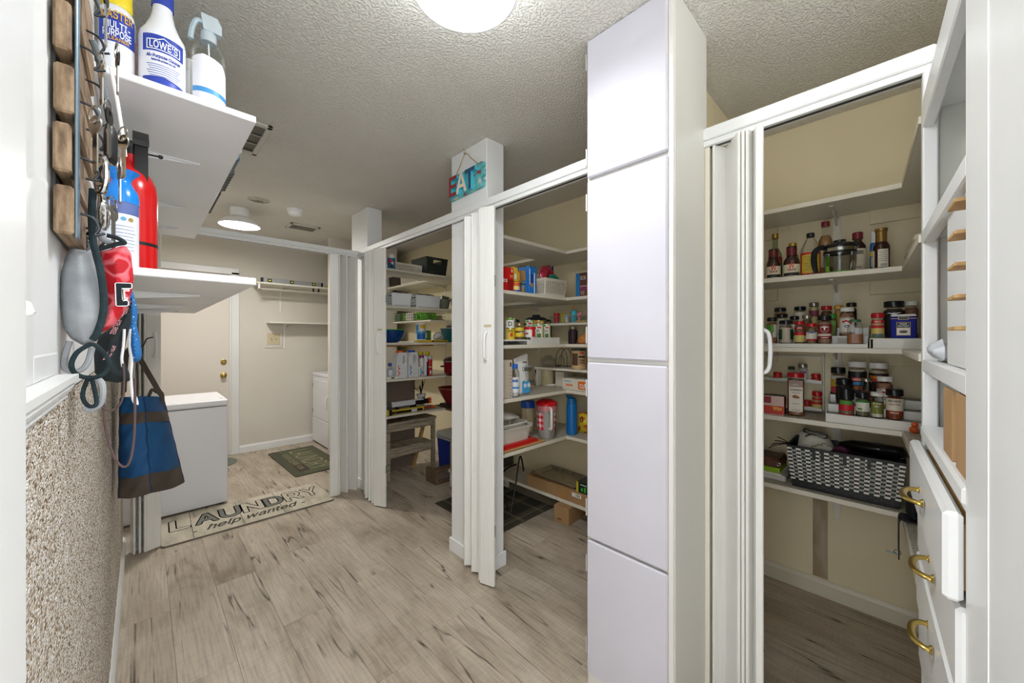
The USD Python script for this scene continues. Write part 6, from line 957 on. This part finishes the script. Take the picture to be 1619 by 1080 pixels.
packet('yellow snack bag with coloured print at the right of the blue bottle', [(0, 0), (.12, 0), (.12, .13), (.07, .155), (.0, .145)], (2.33, 1.665, Z + .001), (.25, -1, 0), (.05, 0, 1), .03, noise_mat('yellow_print', [(.5, C(220, 196, 40)), (.56, C(206, 80, 40)), (.64, C(90, 60, 40)), (.7, C(230, 206, 60))], 22, .4), seed=13)
# low shelf and floor of the middle closet
t = thing('flat_carton', 'flat brown cardboard tray box on the lowest board', 'box', (2.192, 1.30, .1445)); part(t, 'box', bx(0, 0, 0, .27, .765, .085, .001), card); part(t, 'tape', bx(-.0006, .36, 0, 0, .43, .085), M(C(170, 128, 80), .35)); part(t, 'sticker', bx(-.001, .24, .045, 0, .32, .072), paper); part(t, 'barcode', cat([bx(-.0015, .25 + .006 * k, .05, -.001, .2525 + .006 * k, .068) for k in range(7)]), black)
t = thing('foil_tray', 'shallow aluminium foil tray lying on the flat cardboard box', 'tray', (2.205, 1.60, .230)); fm = noise_mat('aluminium_foil', [(.3, C(150, 140, 122)), (.7, C(190, 182, 166))], 30, .3, metal=.9, bump=.6, bscale=60, bdist=.003); rc = lambda e: sbox(-e, -e, .24 + e, .42 + e).buffer(-.02).buffer(.02)
part(t, 'pan', cat([mv(ext(rc(-.02), .001), 0, 0, .0005)] + [hull([(a, b, z_) for a, b in p for z_ in (0,)] + [(a + da, b + db, .022) for (a, b), (da, db) in zip(p, q_)]) for p, q_ in ((((.02, .02), (.22, .02), (.02, .018), (.22, .018)), ((-.02, -.02), (.02, -.02)) * 2), (((.02, .40), (.22, .40), (.02, .402), (.22, .402)), ((-.02, .02), (.02, .02)) * 2), (((.02, .02), (.02, .40), (.018, .02), (.018, .40)), ((-.02, -.02), (-.02, .02)) * 2), (((.22, .02), (.22, .40), (.222, .02), (.222, .40)), ((.02, -.02), (.02, .02)) * 2))]), fm); part(t, 'curled_rim', tube([(-.002, -.002, .022), (.242, -.002, .022), (.242, .422, .022), (-.002, .422, .022)], .004, 7, closed=True), fm)
t = carton('tool_box', 'black box with green print and yellow edge on the flat carton', 'box', 2.197, 1.40, .2300, .10, .185, .075, M(C(26, 30, 28), .4), prints=[('x', C(206, 190, 40), .168, .185, 0, .075), ('x', C(60, 170, 50), .03, .075, .042, .06), ('x', C(70, 190, 60), .105, .12, .01, .045), ('x', C(70, 190, 60), .13, .145, .012, .036), ('x', C(50, 150, 44), .02, .06, .01, .03), ('x', C(190, 200, 190), .10, .15, .054, .062)])
part(t, 'print', cat([bx(.02, .04, .075, .06, .09, .0756), bx(.07, .1, .075, .09, .15, .0756)]), M(C(60, 170, 50), .5))
t = thing('support_carton', 'plain cardboard box standing on the floor under the lowest board', 'box', (2.128, 1.60, 0), 4); part(t, 'box', bx(0, 0, 0, .25, .125, .119, .001), card); part(t, 'stamp', bx(-.0006, .06, .02, 0, .10, .034), M(C(120, 86, 52), .6)); part(t, 'top_seam', bx(.0, .058, .1188, .25, .064, .1194), M(C(150, 112, 70), .5))
t = thing('plaid_rug', 'dark plaid rug with pale crossing lines on the middle closet floor', 'rug', (1.66, 1.862, 0)); rgm = M(C(62, 60, 48), .95); part(t, 'rug', bx(0, 0, .0005, .62, .70, .008, .002), rgm)
pl = M(C(146, 136, 108), .95)
for i, xx in enumerate((.07, .085, .28, .295, .49, .505)): part(t, 'line', bx(xx, .002, .008, xx + .004, .698, .0086), pl)
for i, yy in enumerate((.05, .065, .09, .25, .265, .29, .45, .465, .49)): part(t, 'line', bx(.002, yy, .008, .618, yy + .004, .0085), pl)
t = thing('wire_stand', 'black bent-wire plant stand on the rug in the middle closet', 'stand'); bk = M(C(24, 26, 26), .4, .4)
part(t, 'frame', cat([tube(arcpts(p, 6), .006, 7) for p in (((1.935, 1.99, .012), (2.02, 2.02, .19), (2.10, 2.06, .36), (2.125, 2.065, .385), (2.14, 2.06, .33), (2.14, 2.05, .27)), ((1.80, 2.05, .012), (1.87, 2.08, .20), (1.98, 2.10, .30), (2.09, 2.08, .33)))]), bk); part(t, 'hoop', cat([tube(arcpts(p, 6), .0045, 6) for p in (((1.80, 2.06, .012), (1.83, 2.06, .12), (1.90, 2.07, .15), (1.95, 2.06, .12), (1.955, 2.04, .03)), ((1.90, 2.06, .11), (1.97, 2.05, .14), (2.01, 2.03, .16)))]), bk)
t = thing('fan_heater', 'beige fan heater with round dark grille behind the wire stand', 'heater', (2.055, 2.62, .146)); hb = M(C(190, 178, 152), .5); part(t, 'case', bx(-.12, .0, 0, .12, .14, .26, .012), hb); part(t, 'grille', place(lathe([(0, .006), (.09, .003), (.096, .0), (.09, -.002), (0, -.002)], 36), (0.01, -.001, .14), VN, FZ), M(C(44, 56, 54), .4)); part(t, 'grille_ring', cat([place(trimesh.creation.torus(r, .0025, 36, 6), (0.01, -.006, .14), VN, FZ) for r in (.03, .06, .094)] + [place(bx(-.092, -.0015, .004, .092, .0015, .008), (0.01, -.001, .14), (math.cos(a), 0, math.sin(a)), (-math.sin(a), 0, math.cos(a))) for a in (0, PI / 4, PI / 2, 3 * PI / 4)]), M(C(120, 124, 112), .35, .5))
t = thing('short_board', 'short white board on two legs under the fan heater', 'shelf'); part(t, 'board', bx(1.95, 2.60, .122, 2.17, 2.80, .1455, .002), shelf_white); part(t, 'leg', bx(1.96, 2.61, 0, 1.985, 2.79, .122), shelf_white); part(t, 'leg', bx(2.13, 2.61, 0, 2.155, 2.79, .122), shelf_white)
t = thing('speaker_box', 'dark mesh speaker box beside the fan heater', 'speaker', (2.34, 2.48, .1445)); part(t, 'case', bx(0, 0, 0, .12, .14, .30, .006), M(C(70, 68, 60), .6)); part(t, 'mesh', cat([bx(-.003, .01 + .012 * k, .01, 0, .014 + .012 * k, .29) for k in range(11)]), M(C(96, 94, 84), .5))

# ---------------------------------------------------------------- far closet
Z = SZ[0]
t = thing('storage_bin', 'dark green plastic bin with handle slot on the far closet’s top shelf', 'basket'); db = M(C(36, 46, 42), .45)
x0, x1, y0, y1, h = 1.985, 2.20, 3.205, 3.46, .165; fl = .016
slot = Polygon([(0, 0), (x1 - x0, 0), (x1 - x0 + fl, h), (-fl, h)], [list(sbox(.068, h - .052, .150, h - .028).buffer(.008).exterior.coords)] + [list(sbox(a, b, a + .005, b + .005).exterior.coords) for a in (.03, .045, .06, .075) for b in (.04, .055, .07, .085, .1)])
part(t, 'front', place(ext(slot, .004), (x0, y0, Z), (1, 0, 0), (0, -fl / h, 1)), db); part(t, 'side', hull([(x0, y0, Z), (x0, y1, Z), (x0 - fl, y0 - fl, Z + h), (x0 - fl, y1 + fl, Z + h), (x0 + .004, y0, Z), (x0 + .004, y1, Z), (x0 - fl + .004, y0 - fl, Z + h), (x0 - fl + .004, y1 + fl, Z + h)]), db); part(t, 'side', hull([(x1, y0, Z), (x1, y1, Z), (x1 + fl, y0 - fl, Z + h), (x1 + fl, y1 + fl, Z + h), (x1 - .004, y0, Z), (x1 - .004, y1, Z), (x1 + fl - .004, y0 - fl, Z + h), (x1 + fl - .004, y1 + fl, Z + h)]), db); part(t, 'back', hull([(x0, y1, Z), (x1, y1, Z), (x0 - fl, y1 + fl, Z + h), (x1 + fl, y1 + fl, Z + h), (x0, y1 - .004, Z), (x1, y1 - .004, Z), (x0 - fl, y1 + fl - .004, Z + h), (x1 + fl, y1 + fl - .004, Z + h)]), db); part(t, 'floor', bx(x0, y0, Z, x1, y1, Z + .004), db)
part(t, 'rim', tube([(x0 - fl, y0 - fl, Z + h), (x1 + fl, y0 - fl, Z + h), (x1 + fl, y1 + fl, Z + h), (x0 - fl, y1 + fl, Z + h)], .0045, 7, closed=True), db)
lattice('white lattice basket behind the dark green bin, far closet top shelf', 1.70, 1.965, 3.28, 3.47, Z, .085, .004, cream_p, pitch=.016)
t, f = can('white-lidded canister with blue and red print at the far left top shelf', 1.632, 3.245, Z, .0345, .135, C(40, 120, 176), [(C(206, 40, 50), .06, .09, .5, -.2), (C(230, 226, 220), .04, .066, .3, .35), (C(34, 36, 40), .012, .045, .35, .1)], lidc=C(226, 222, 212), lidh=.03, name='canister', cat_='canister', rim=False); part(t, 'lid_grip', mv(trimesh.creation.torus(.022, .004, 24, 8).apply_transform(trimesh.transformations.rotation_matrix(PI / 2, (0, 1, .4))), 0, 0, .14), white_lid)
lattice('white lattice basket on the back part of the far closet’s top shelf', 2.20, 2.40, 3.72, 4.12, Z, .11, .004, cream_p, pitch=.018); lattice('small dark lattice basket at the far left of the back shelf', 2.20, 2.40, 4.16, 4.5, Z, .12, .004, M(C(60, 52, 40), .5), pitch=.02, w=.008)
Z = SZ[1]; greyp = M(C(242, 245, 247), .35)
for k, (x0, x1, lb) in enumerate(((1.620, 1.803, 'left of the two light grey plastic bins on the second shelf, far closet'), (1.865, 2.125, 'right of the two light grey plastic bins on the second shelf, far closet'))):
    t = thing('plastic_bin', lb, 'bin'); y0, y1, h = 3.205, 3.42, .118; e = .008
    part(t, 'body', cat([hull([(x0, y0, Z), (x1, y0, Z), (x0 - e, y0 - e, Z + h), (x1 + e, y0 - e, Z + h), (x0, y0 + .003, Z), (x1, y0 + .003, Z), (x0 - e, y0 - e + .003, Z + h), (x1 + e, y0 - e + .003, Z + h)]), bx(x0, y0, Z, x1, y1, Z + .004), bx(x0, y1 - .004, Z, x1, y1, Z + h), bx(x1 - .003, y0, Z, x1, y1, Z + h)]), greyp)
    part(t, 'slotted_side', cat([bx(x0 - .002, y0, Z + .004 + .024 * i, x0 + .001, y1, Z + .018 + .024 * i) for i in range(5)] + [bx(x0 - .002, y0 + .05 * j, Z, x0 + .001, y0 + .05 * j + .008, Z + h) for j in range(5)]), greyp)
    part(t, 'rim', tube([(x0 - e - .002, y0 - e - .002, Z + h), (x1 + e + .002, y0 - e - .002, Z + h), (x1 + e, y1, Z + h), (x0 - e, y1, Z + h)], .005, 7, closed=True), greyp); part(t, 'foot_line', bx(x0 + .02, y0 - .003, Z + .008, x1 - .02, y0 - .0005, Z + .011), M(C(150), .5))
    c = thing('bin_contents', ('dark folded cloth filling the left grey bin', 'dark lids and tools filling the right grey bin')[k], 'cloth', (0, 0, 0)); part(c, 'heap', place(puff([(0, 0), (x1 - x0 - .02, 0), (x1 - x0 - .02, .12), (.05, .13), (0, .1)], .022, .012, wr=.6, seed=k, back=True), (x0 + .01, y0 + .03, Z + h - .006), (1, 0, 0), (0, 1, 0)), M(C(48, 54, 58), .6))
for k, (x, y, lb) in enumerate(((2.206, 3.238, 'grey-green plastic pot at the right of the second shelf, far closet'), (2.252, 3.090, 'grey-green plastic pot stacked farther right, far closet'))):
    t = thing('plastic_pot', lb, 'pot', (x, y, Z)); part(t, 'pot', lathe([(0, 0), (.044, 0), (.06, .085), (.066, .085), (.066, .1), (.056, .1), (.042, .005), (0, .005)], 28), M(C(126, 130, 112), .6))
single('green_cloth', hull([(2.16, 3.21, Z + .102), (2.24, 3.21, Z + .102), (2.18, 3.23, Z + .14), (2.22, 3.18, Z + .105), (2.24, 3.18, Z + .12), (2.17, 3.20, Z + .103)]), M(C(96, 112, 96), .6), 'folded grey-green piece sticking out of the plastic pot', 'cloth')
zz = 1.5185; t = thing('wire_basket', 'dark wire basket on the narrow shelf of the far closet', 'basket'); wm2 = M(C(70, 62, 50), .5); 
part(t, 'wires', cat([tube([(2.262, y, zz + .003), (2.262, y, zz + .105)], .0025, 5) for y in np.arange(3.58, 4.5, .045)] + [tube([(2.262, 3.58, zz + q_), (2.262, 4.5, zz + q_)], .0025, 5) for q_ in (.003, .037, .07, .105)] + [tube([(2.262, 3.58, zz + q_), (2.45, 3.58, zz + q_)], .0025, 5) for q_ in (.003, .037, .07, .105)] + [tube([(2.45, 3.58, zz + q_), (2.45, 4.5, zz + q_)], .0025, 5) for q_ in (.003, .105)]), wm2)
single('green_pack', bx(2.28, 3.70, zz + .006, 2.42, 3.95, zz + .095, .012), noise_mat('green_pack', [(.4, C(70, 170, 20)), (.6, C(120, 200, 50)), (.66, C(40, 110, 20))], 12, .4), 'bright green pack in the dark wire basket, far closet', 'pack'); single('cream_pack', bx(2.28, 4.0, zz + .006, 2.42, 4.18, zz + .1, .01), paper, 'cream coloured pack in the middle of the dark wire basket', 'pack'); single('lime_pack', bx(2.28, 4.19, zz + .006, 2.42, 4.24, zz + .1, .006), M(C(110, 180, 40), .4), 'thin lime pack left of the cream pack', 'pack')
single('sage_box', bx(2.275, 4.30, zz + .006, 2.44, 4.49, zz + .1, .006), M(C(110, 140, 106), .5), 'sage green box at the left of the dark wire basket', 'box')
Z = SZ[2]
t = thing('mixing_bowl', 'big glossy blue mixing bowl with lime green rim inside, far closet', 'bowl', (1.672, 3.325, Z)); part(t, 'bowl', lathe([(0, 0), (.055, 0), (.085, .018), (.115, .06), (.128, .115), (.125, .115), (.11, .06), (.08, .022), (0, .006)], 44), M(C(10, 60, 120), .2)); part(t, 'inner_bowl', lathe([(.10, .07), (.124, .114), (.127, .124), (.123, .124), (.10, .075)], 44), M(C(90, 180, 40), .3))
t, f = can('tall white tub with blue swirl and yellow label behind the flat yellow tools', 1.972, 3.30, Z + .022, .0500, .172, C(222, 224, 224), [(C(30, 110, 190), .01, .065, .9, .1), (C(206, 176, 40), .115, .155, .6, .4), (C(70, 150, 210), .09, .15, .3, -.75), (C(90, 160, 214), .065, .085, 1.2, .0)], lidc=C(226, 226, 224), lidh=.016, name='powder_tub', cat_='tub', rim=False)
carton('tea_box', 'small green and dark box between tub and white bag, far closet', 'box', 2.035, 3.33, Z + .022, .075, .07, .095, M(C(90, 96, 60), .5), prints=[('y', C(40, 160, 60), .05, .066, .005, .09), ('y', C(190, 190, 160), .006, .03, .02, .075)])
packet('crumpled white plastic bag right of the green box, far closet', [(0, 0), (.12, 0), (.115, .05), (.08, .085), (.03, .08), (0, .04)], (2.095, 3.262, Z + .024), (1, 0, 0), FZ, .03, noise_mat('white_bag', [(.3, C(206, 204, 198)), (.7, C(226, 224, 220))], 20, .4), 'bag', 'plastic_bag', 14, .010, .6)
tub('teal plastic bin at the right of the far closet’s middle shelf', 2.24, 2.40, 2.98, 3.33, Z, .14, M(C(10, 110, 120), .4), .02, 'plastic_bin')
packet('clear bag with red tie resting on the teal bin', [(0, 0), (.14, 0), (.18, .06), (.15, .12), (.10, .08), (.02, .05)], (2.25, 3.26, Z + .15), (.1, -1, 0), FZ, .03, M(C(214, 206, 196), .35), 'bag', 'plastic_bag', 15, .012, .6); single('bag_tie', mv(trimesh.creation.icosphere(2, .016), 2.245, 3.115, Z + .245), M(C(206, 60, 40), .5), 'red knot on the clear bag above the teal bin', 'tie')
t = thing('yellow_tool', 'flat yellow folding tool lying across the far closet’s middle shelf', 'tool'); ym = M(C(206, 176, 30), .5); part(t, 'bar', bx(1.885, 3.205, Z, 2.05, 3.24, Z + .02, .003), ym); part(t, 'bar', bx(2.055, 3.21, Z, 2.28, 3.24, Z + .022, .003), M(C(190, 164, 30), .5)); part(t, 'joint', bx(2.045, 3.20, Z, 2.06, 3.245, Z + .021, .002), M(C(60), .5)); part(t, 'end_cap', bx(1.86, 3.206, Z, 1.89, 3.238, Z + .018, .002), M(C(214, 206, 130), .5))
Z = SZ[3]; jugm = M(C(226, 226, 226), .3)
for k, (x, R, cc, ink, lb) in enumerate(((1.730, .056, C(226, 100, 30), C(220, 80, 40), 'white jug with orange cap on the fourth shelf, far closet'), (1.850, .054, C(30, 80, 190), C(40, 130, 200), 'white jug with blue cap beside the orange-capped one'))):
    t = thing('detergent_jug', lb, 'jug', (x, 3.27, Z)); prf = [(-R, 0), (R, 0), (R, .115), (R * .9, .15), (R * .9, .205), (R * .65, .238), (-R * .62, .238), (-R * .92, .20), (-R, .115)]
    hole = Polygon([(.010, .13), (.034, .15), (.034, .205), (.022, .216), (.008, .206), (.004, .15)]) if k == 0 else Polygon([(.0, .13), (.026, .15), (.026, .205), (.014, .216), (-.002, .206), (-.006, .15)])
    part(t, 'body', place(ext(Polygon(prf).buffer(-.008).buffer(.008).difference(hole), .088), (0, .045, 0), FX, FZ), jugm); part(t, 'cap', lathe([(0, .236), (.036, .236), (.036, .252), (.033, .256), (0, .256)], 26), M(cc, .35))
    part(t, 'neck', lathe([(0, .228), (.034, .228), (.034, .24), (0, .24)], 24), jugm)
    for j in range(5): part(t, 'print', place(ell(.006 + .003 * (j % 2), .008, .0006), (-R * .62 + .007 * (j % 2), -.044, .03 + .020 * j), FX, FZ), M(ink, .5))
for lb, x, y, R, Ht, body, lidc, lh, bands in (
    ('white bottle with grey lid behind the blue-capped jug', 1.925, 3.36, .024, .23, C(222, 222, 218), C(140, 140, 134), .03, []),
    ('white canister with purple cap beside the jugs, far closet', 1.965, 3.272, .0235, .205, C(220, 216, 206), C(120, 40, 130), .026, [(C(60, 60, 60), .02, .05, .2, .5)]),
    ('short white tube with pink and blue print in front of the purple-capped canister', 1.925, 3.232, .0150, .100, C(226, 224, 222), None, 0, [(C(70, 160, 190), .02, .08, .5, .5), (C(206, 60, 100), .004, .016, .6, .3)]),
    ('white and navy canister between purple cap and red can', 2.012, 3.272, .0212, .196, C(222, 222, 224), C(228, 228, 228), .02, [(C(30, 40, 90), .0, .14, .5, .9)]),
    ('red spray can with clear cap at the right of the canisters, far closet', 2.060, 3.272, .0225, .196, C(190, 26, 32), C(206, 206, 204), .034, [(C(206, 180, 120), .08, .09, 1.4), (C(220, 220, 214), .012, .05, .35, .3)]),
    ('yellow-topped can behind the purple-capped canister', 2.000, 3.345, .0260, .235, C(206, 200, 184), C(200, 176, 30), .05, []), ('yellow-topped can behind the red spray can', 2.075, 3.345, .0260, .238, C(200, 190, 170), C(204, 180, 34), .055, [])):
    can(lb, x, y, Z, R, Ht, body, bands, lidc=lidc, lidh=lh, name='spray_canister', cat_='canister', rim=False, lidr=.96)
bottle('small clear bottle with blue cap left of the jugs, far closet', 1.640, 3.285, Z, bprof(.028, .085, .105, .014, .115), C(206, 212, 220), .08, .028, C(30, 80, 170), capp(.017, .112, .142), [(C(120, 150, 200), .085, .095, .8), (C(214, 216, 220), .02, .08, .9)], glass=clear_dim); carton('white_box', 'low white box with dark print left of the jugs', 'box', 1.560, 3.20, Z, .115, .05, .022, paper, prints=[('y', black and C(40, 44, 46), .05, .08, .006, .016)])
px, py = 2.275, 3.115; t = thing('slow_cooker', 'red slow cooker with dark glass lid and black knob, far closet', 'slow cooker', (px, py, Z)); part(t, 'body', lathe([(0, .015), (.115, .015), (.128, .03), (.132, .14), (0, .14)], 44), noise_mat('red_metal', [(.3, C(150, 14, 30)), (.7, C(176, 20, 40))], 3, .2, metal=.5)); part(t, 'base', lathe([(0, 0), (.105, 0), (.118, .02), (0, .02)], 40), black); part(t, 'rim', lathe([(.126, .138), (.137, .138), (.137, .150), (.126, .150)], 44), steel); part(t, 'lid', lathe([(0, .148), (.134, .148), (.137, .156), (.11, .176), (.05, .19), (0, .192)], 44), M(C(60, 54, 44), .15)); part(t, 'lid_knob', cat([tube([(-.03, 0, .188), (-.03, 0, .205), (.03, 0, .205), (.03, 0, .188)], .008, 8)]), black)
f = toward(px, py); part(t, 'control_knob', mv(place(lathe([(0, 0), (.016, 0), (.014, .014), (0, .016)], 20), (0, 0, 0), (-math.sin(f - .35), math.cos(f - .35), 0), FZ), .130 * math.cos(f - .35), .130 * math.sin(f - .35), .05), black); part(t, 'handle', cat([mv(bx(-.02, -.016, -.008, .02, .016, .008, .004), .14 * math.cos(f + s_ * 1.5), .14 * math.sin(f + s_ * 1.5), .09) for s_ in (-1, 1)]), black)
Z = SZ[4]
px, py = 2.275, 3.20; t = thing('red_bowl', 'deep dark red ceramic bowl on the brown board, far closet', 'bowl', (px, py, Z + .032)); part(t, 'bowl', lathe([(0, 0), (.055, 0), (.062, .012), (.105, .09), (.142, .165), (.138, .165), (.10, .09), (.05, .016), (0, .01)], 44), M(C(130, 30, 34), .25)); part(t, 'rim', lathe([(.137, .160), (.143, .160), (.1445, .166), (.141, .169), (.136, .166)], 44), M(C(170, 120, 70), .4))
t = thing('baking_tray', 'stack of dark brown baking trays under the red bowl', 'tray'); part(t, 'tray', bx(2.20, 2.98, Z, 2.44, 3.33, Z + .014, .004), M(C(90, 60, 44), .4)); part(t, 'tray', bx(2.205, 2.99, Z + .0145, 2.43, 3.32, Z + .030, .004), M(C(60, 50, 44), .4))
t = thing('orchid_pot', 'white printed pot with bare dark plant stems, far closet', 'plant pot', (2.035, 3.40, Z)); part(t, 'pot', lathe([(0, 0), (.034, 0), (.042, .12), (.047, .12), (.047, .138), (.040, .138), (.032, .004), (0, .004)], 28), M(C(214, 206, 196), .45)); part(t, 'label', band(.0405, .05, .105, toward(2.035, 3.4) + .7, .5), M(C(40, 50, 90), .5)); part(t, 'soil', lathe([(0, .125), (.040, .125), (0, .13)], 20), M(C(60, 48, 36), .9))
st = M(C(44, 48, 34), .6); part(t, 'stem', cat([tube(arcpts(p, 5), .003, 6) for p in (((0, 0, .125), (.02, 0, .2), (.06, 0, .30)), ((0, 0, .125), (-.02, 0, .19), (-.05, 0, .20)), ((-.005, 0, .125), (-.01, 0, .22)))]), st); part(t, 'leaf', cat([place(puff([(0, 0), (.02, .03), (.015, .08), (0, .1), (-.008, .05)], .003, .006), o_, u_, v_) for o_, u_, v_ in (((0, 0, .13), (1, 0, .2), (-.5, 0, 1)), ((.01, 0, .18), (1, .2, 0), (.3, 0, 1)), ((-.02, 0, .15), (.6, .5, 0), (-.9, 0, .5)))]), M(C(44, 54, 36), .5))
t = thing('toy_blaster', 'white and black toy blaster with orange muzzle on the far closet board', 'toy'); y = 3.30
part(t, 'body', bx(1.66, y - .02, Z + .055, 2.0, y + .02, Z + .105, .006), M(C(214, 214, 216), .35)); part(t, 'stock', bx(1.53, y - .022, Z + .048, 1.662, y + .022, Z + .092, .01), M(C(84, 88, 92), .45)); part(t, 'barrel', bx(1.90, y - .023, Z + .052, 2.055, y + .023, Z + .098, .006), black); part(t, 'muzzle', cat([mv(rot(lathe([(0, 0), (.016, 0), (.016, .03), (0, .03)], 16), 90, (0, 1, 0)), 2.055, y, Z + q_) for q_ in (.062, .090)]), M(C(236, 96, 30), .4)); part(t, 'grip', cat([bx(1.70, y - .016, Z, 1.735, y + .016, Z + .058, .006), bx(1.86, y - .018, Z, 1.92, y + .018, Z + .055, .006)]), black)
t = thing('toy_blaster', 'yellow and black toy blaster lying in front of the white one', 'toy'); y = 3.228
part(t, 'body', bx(1.60, y - .016, Z, 1.96, y + .016, Z + .044, .006), M(C(196, 172, 40), .4)); part(t, 'stock', bx(1.52, y - .018, Z, 1.602, y + .018, Z + .052, .008), M(C(200, 180, 50), .4)); part(t, 'panel', bx(1.625, y - .0175, Z + .008, 1.94, y - .0155, Z + .030, .001), black); part(t, 'band', bx(1.595, y - .019, Z, 1.625, y + .019, Z + .048, .003), black); part(t, 'sight', bx(1.82, y - .0185, Z + .004, 1.88, y - .0150, Z + .034, .002), M(C(206, 204, 200), .4)); part(t, 'barrel', bx(1.96, y - .010, Z + .012, 2.05, y + .010, Z + .034, .004), M(C(150, 60, 40), .4)); part(t, 'muzzle', mv(rot(lathe([(0, 0), (.012, 0), (.012, .035), (0, .035)], 16), 90, (0, 1, 0)), 2.05, y, Z + .023), M(C(236, 96, 30), .4)); part(t, 'spot', bx(1.652, y - .0185, Z + .016, 1.662, y - .0165, Z + .024), M(C(226, 80, 40), .4))
t = thing('step_stool', 'weathered wooden two-step folding stool in the far closet', 'stool'); y = 3.27
for i in range(5): part(t, 'plank', bx(1.605 + .104 * i, y - .02, .505, 1.707 + .104 * i, y + .20, .53, .003), wood_grey)
part(t, 'apron', bx(1.625, y, .44, 2.115, y + .02, .504, .003), wood_grey); part(t, 'apron', bx(1.625, y + .16, .44, 2.115, y + .18, .504, .003), wood_grey)
for x in (1.60, 2.085): part(t, 'leg', bx(x, y - .005, 0, x + .036, y + .032, .504, .003), wood_grey); part(t, 'back_leg', hull([(x + a, y + b, z_) for a in (.004, .030) for b, z_ in ((.14, .44), (.17, .44), (.145, .0), (.18, .0))]) if x > 9 else hull([(x + a - (.12 if x > 1.9 else -.04), y + b, z_) for a in (0, .03) for b, z_ in ((.175, 0), (.205, 0))] + [(x + a, y + b, z_) for a in (-.01, .02) for b, z_ in ((.15, .44), (.18, .44))]), wood_pine)
for i in range(5): part(t, 'plank', bx(1.638 + .089 * i, y - .01, .268, 1.725 + .089 * i, y + .21, .290, .003), wood_grey)
part(t, 'step_apron', bx(1.636, y + .0, .20, 2.085, y + .02, .267, .003), wood_grey); part(t, 'step_rail', bx(1.636, y + .19, .25, 2.085, y + .205, .267, .003), wood_pine)
t = thing('cooler', 'blue picnic cooler with white lid in the far closet', 'cooler', (2.152, 2.99, 0)); cb = M(C(10, 46, 150), .35); part(t, 'body', hull([(a, b, z_) for a, b, z_ in ((.01, .01, 0), (.29, .01, 0), (.01, .27, 0), (.29, .27, 0), (-.005, -.005, .30), (.30, -.005, .30), (-.005, .285, .30), (.30, .285, .30))]), cb); part(t, 'lid', bx(-.018, -.018, .300, .312, .298, .375, .014), M(C(206, 206, 200), .4)); part(t, 'lid_groove', bx(-.0205, .02, .325, -.017, .24, .338, .001), M(C(150), .5)); part(t, 'lid_groove', bx(.02, -.0205, .325, .26, -.017, .338, .001), M(C(150), .5))
part(t, 'label', place(text('COOLER', .030, .0006, True, .12), (.14, -.004, .09), VN, FZ) if False else place(rect(.07, .012), (.02, .18, .10), VW, FZ), M(C(190, 196, 206), .5)); part(t, 'label', place(rect(.05, .010), (.02, .18, .082), VW, FZ), M(C(60, 150, 210), .5))
t = thing('wooden_crate', 'open brown wooden crate frame on the floor of the far closet', 'crate'); cw = noise_mat('brown_crate_wood', [(.3, C(96, 76, 58)), (.7, C(126, 102, 78))], 4, .7, stretch=(3, 30, 30))
part(t, 'end_board', bx(1.868, 2.87, 0, 1.895, 3.04, .128, .003), cw); part(t, 'rail', bx(1.8955, 2.872, .098, 2.32, 2.895, .127, .003), cw); part(t, 'rail', bx(1.8955, 2.872, .0, 2.32, 2.895, .03, .003), cw); part(t, 'top_board', bx(1.8955, 2.8955, .104, 2.10, 2.962, .127, .003), cw); part(t, 'end_board', bx(2.3205, 2.87, 0, 2.345, 2.97, .128, .003), cw)
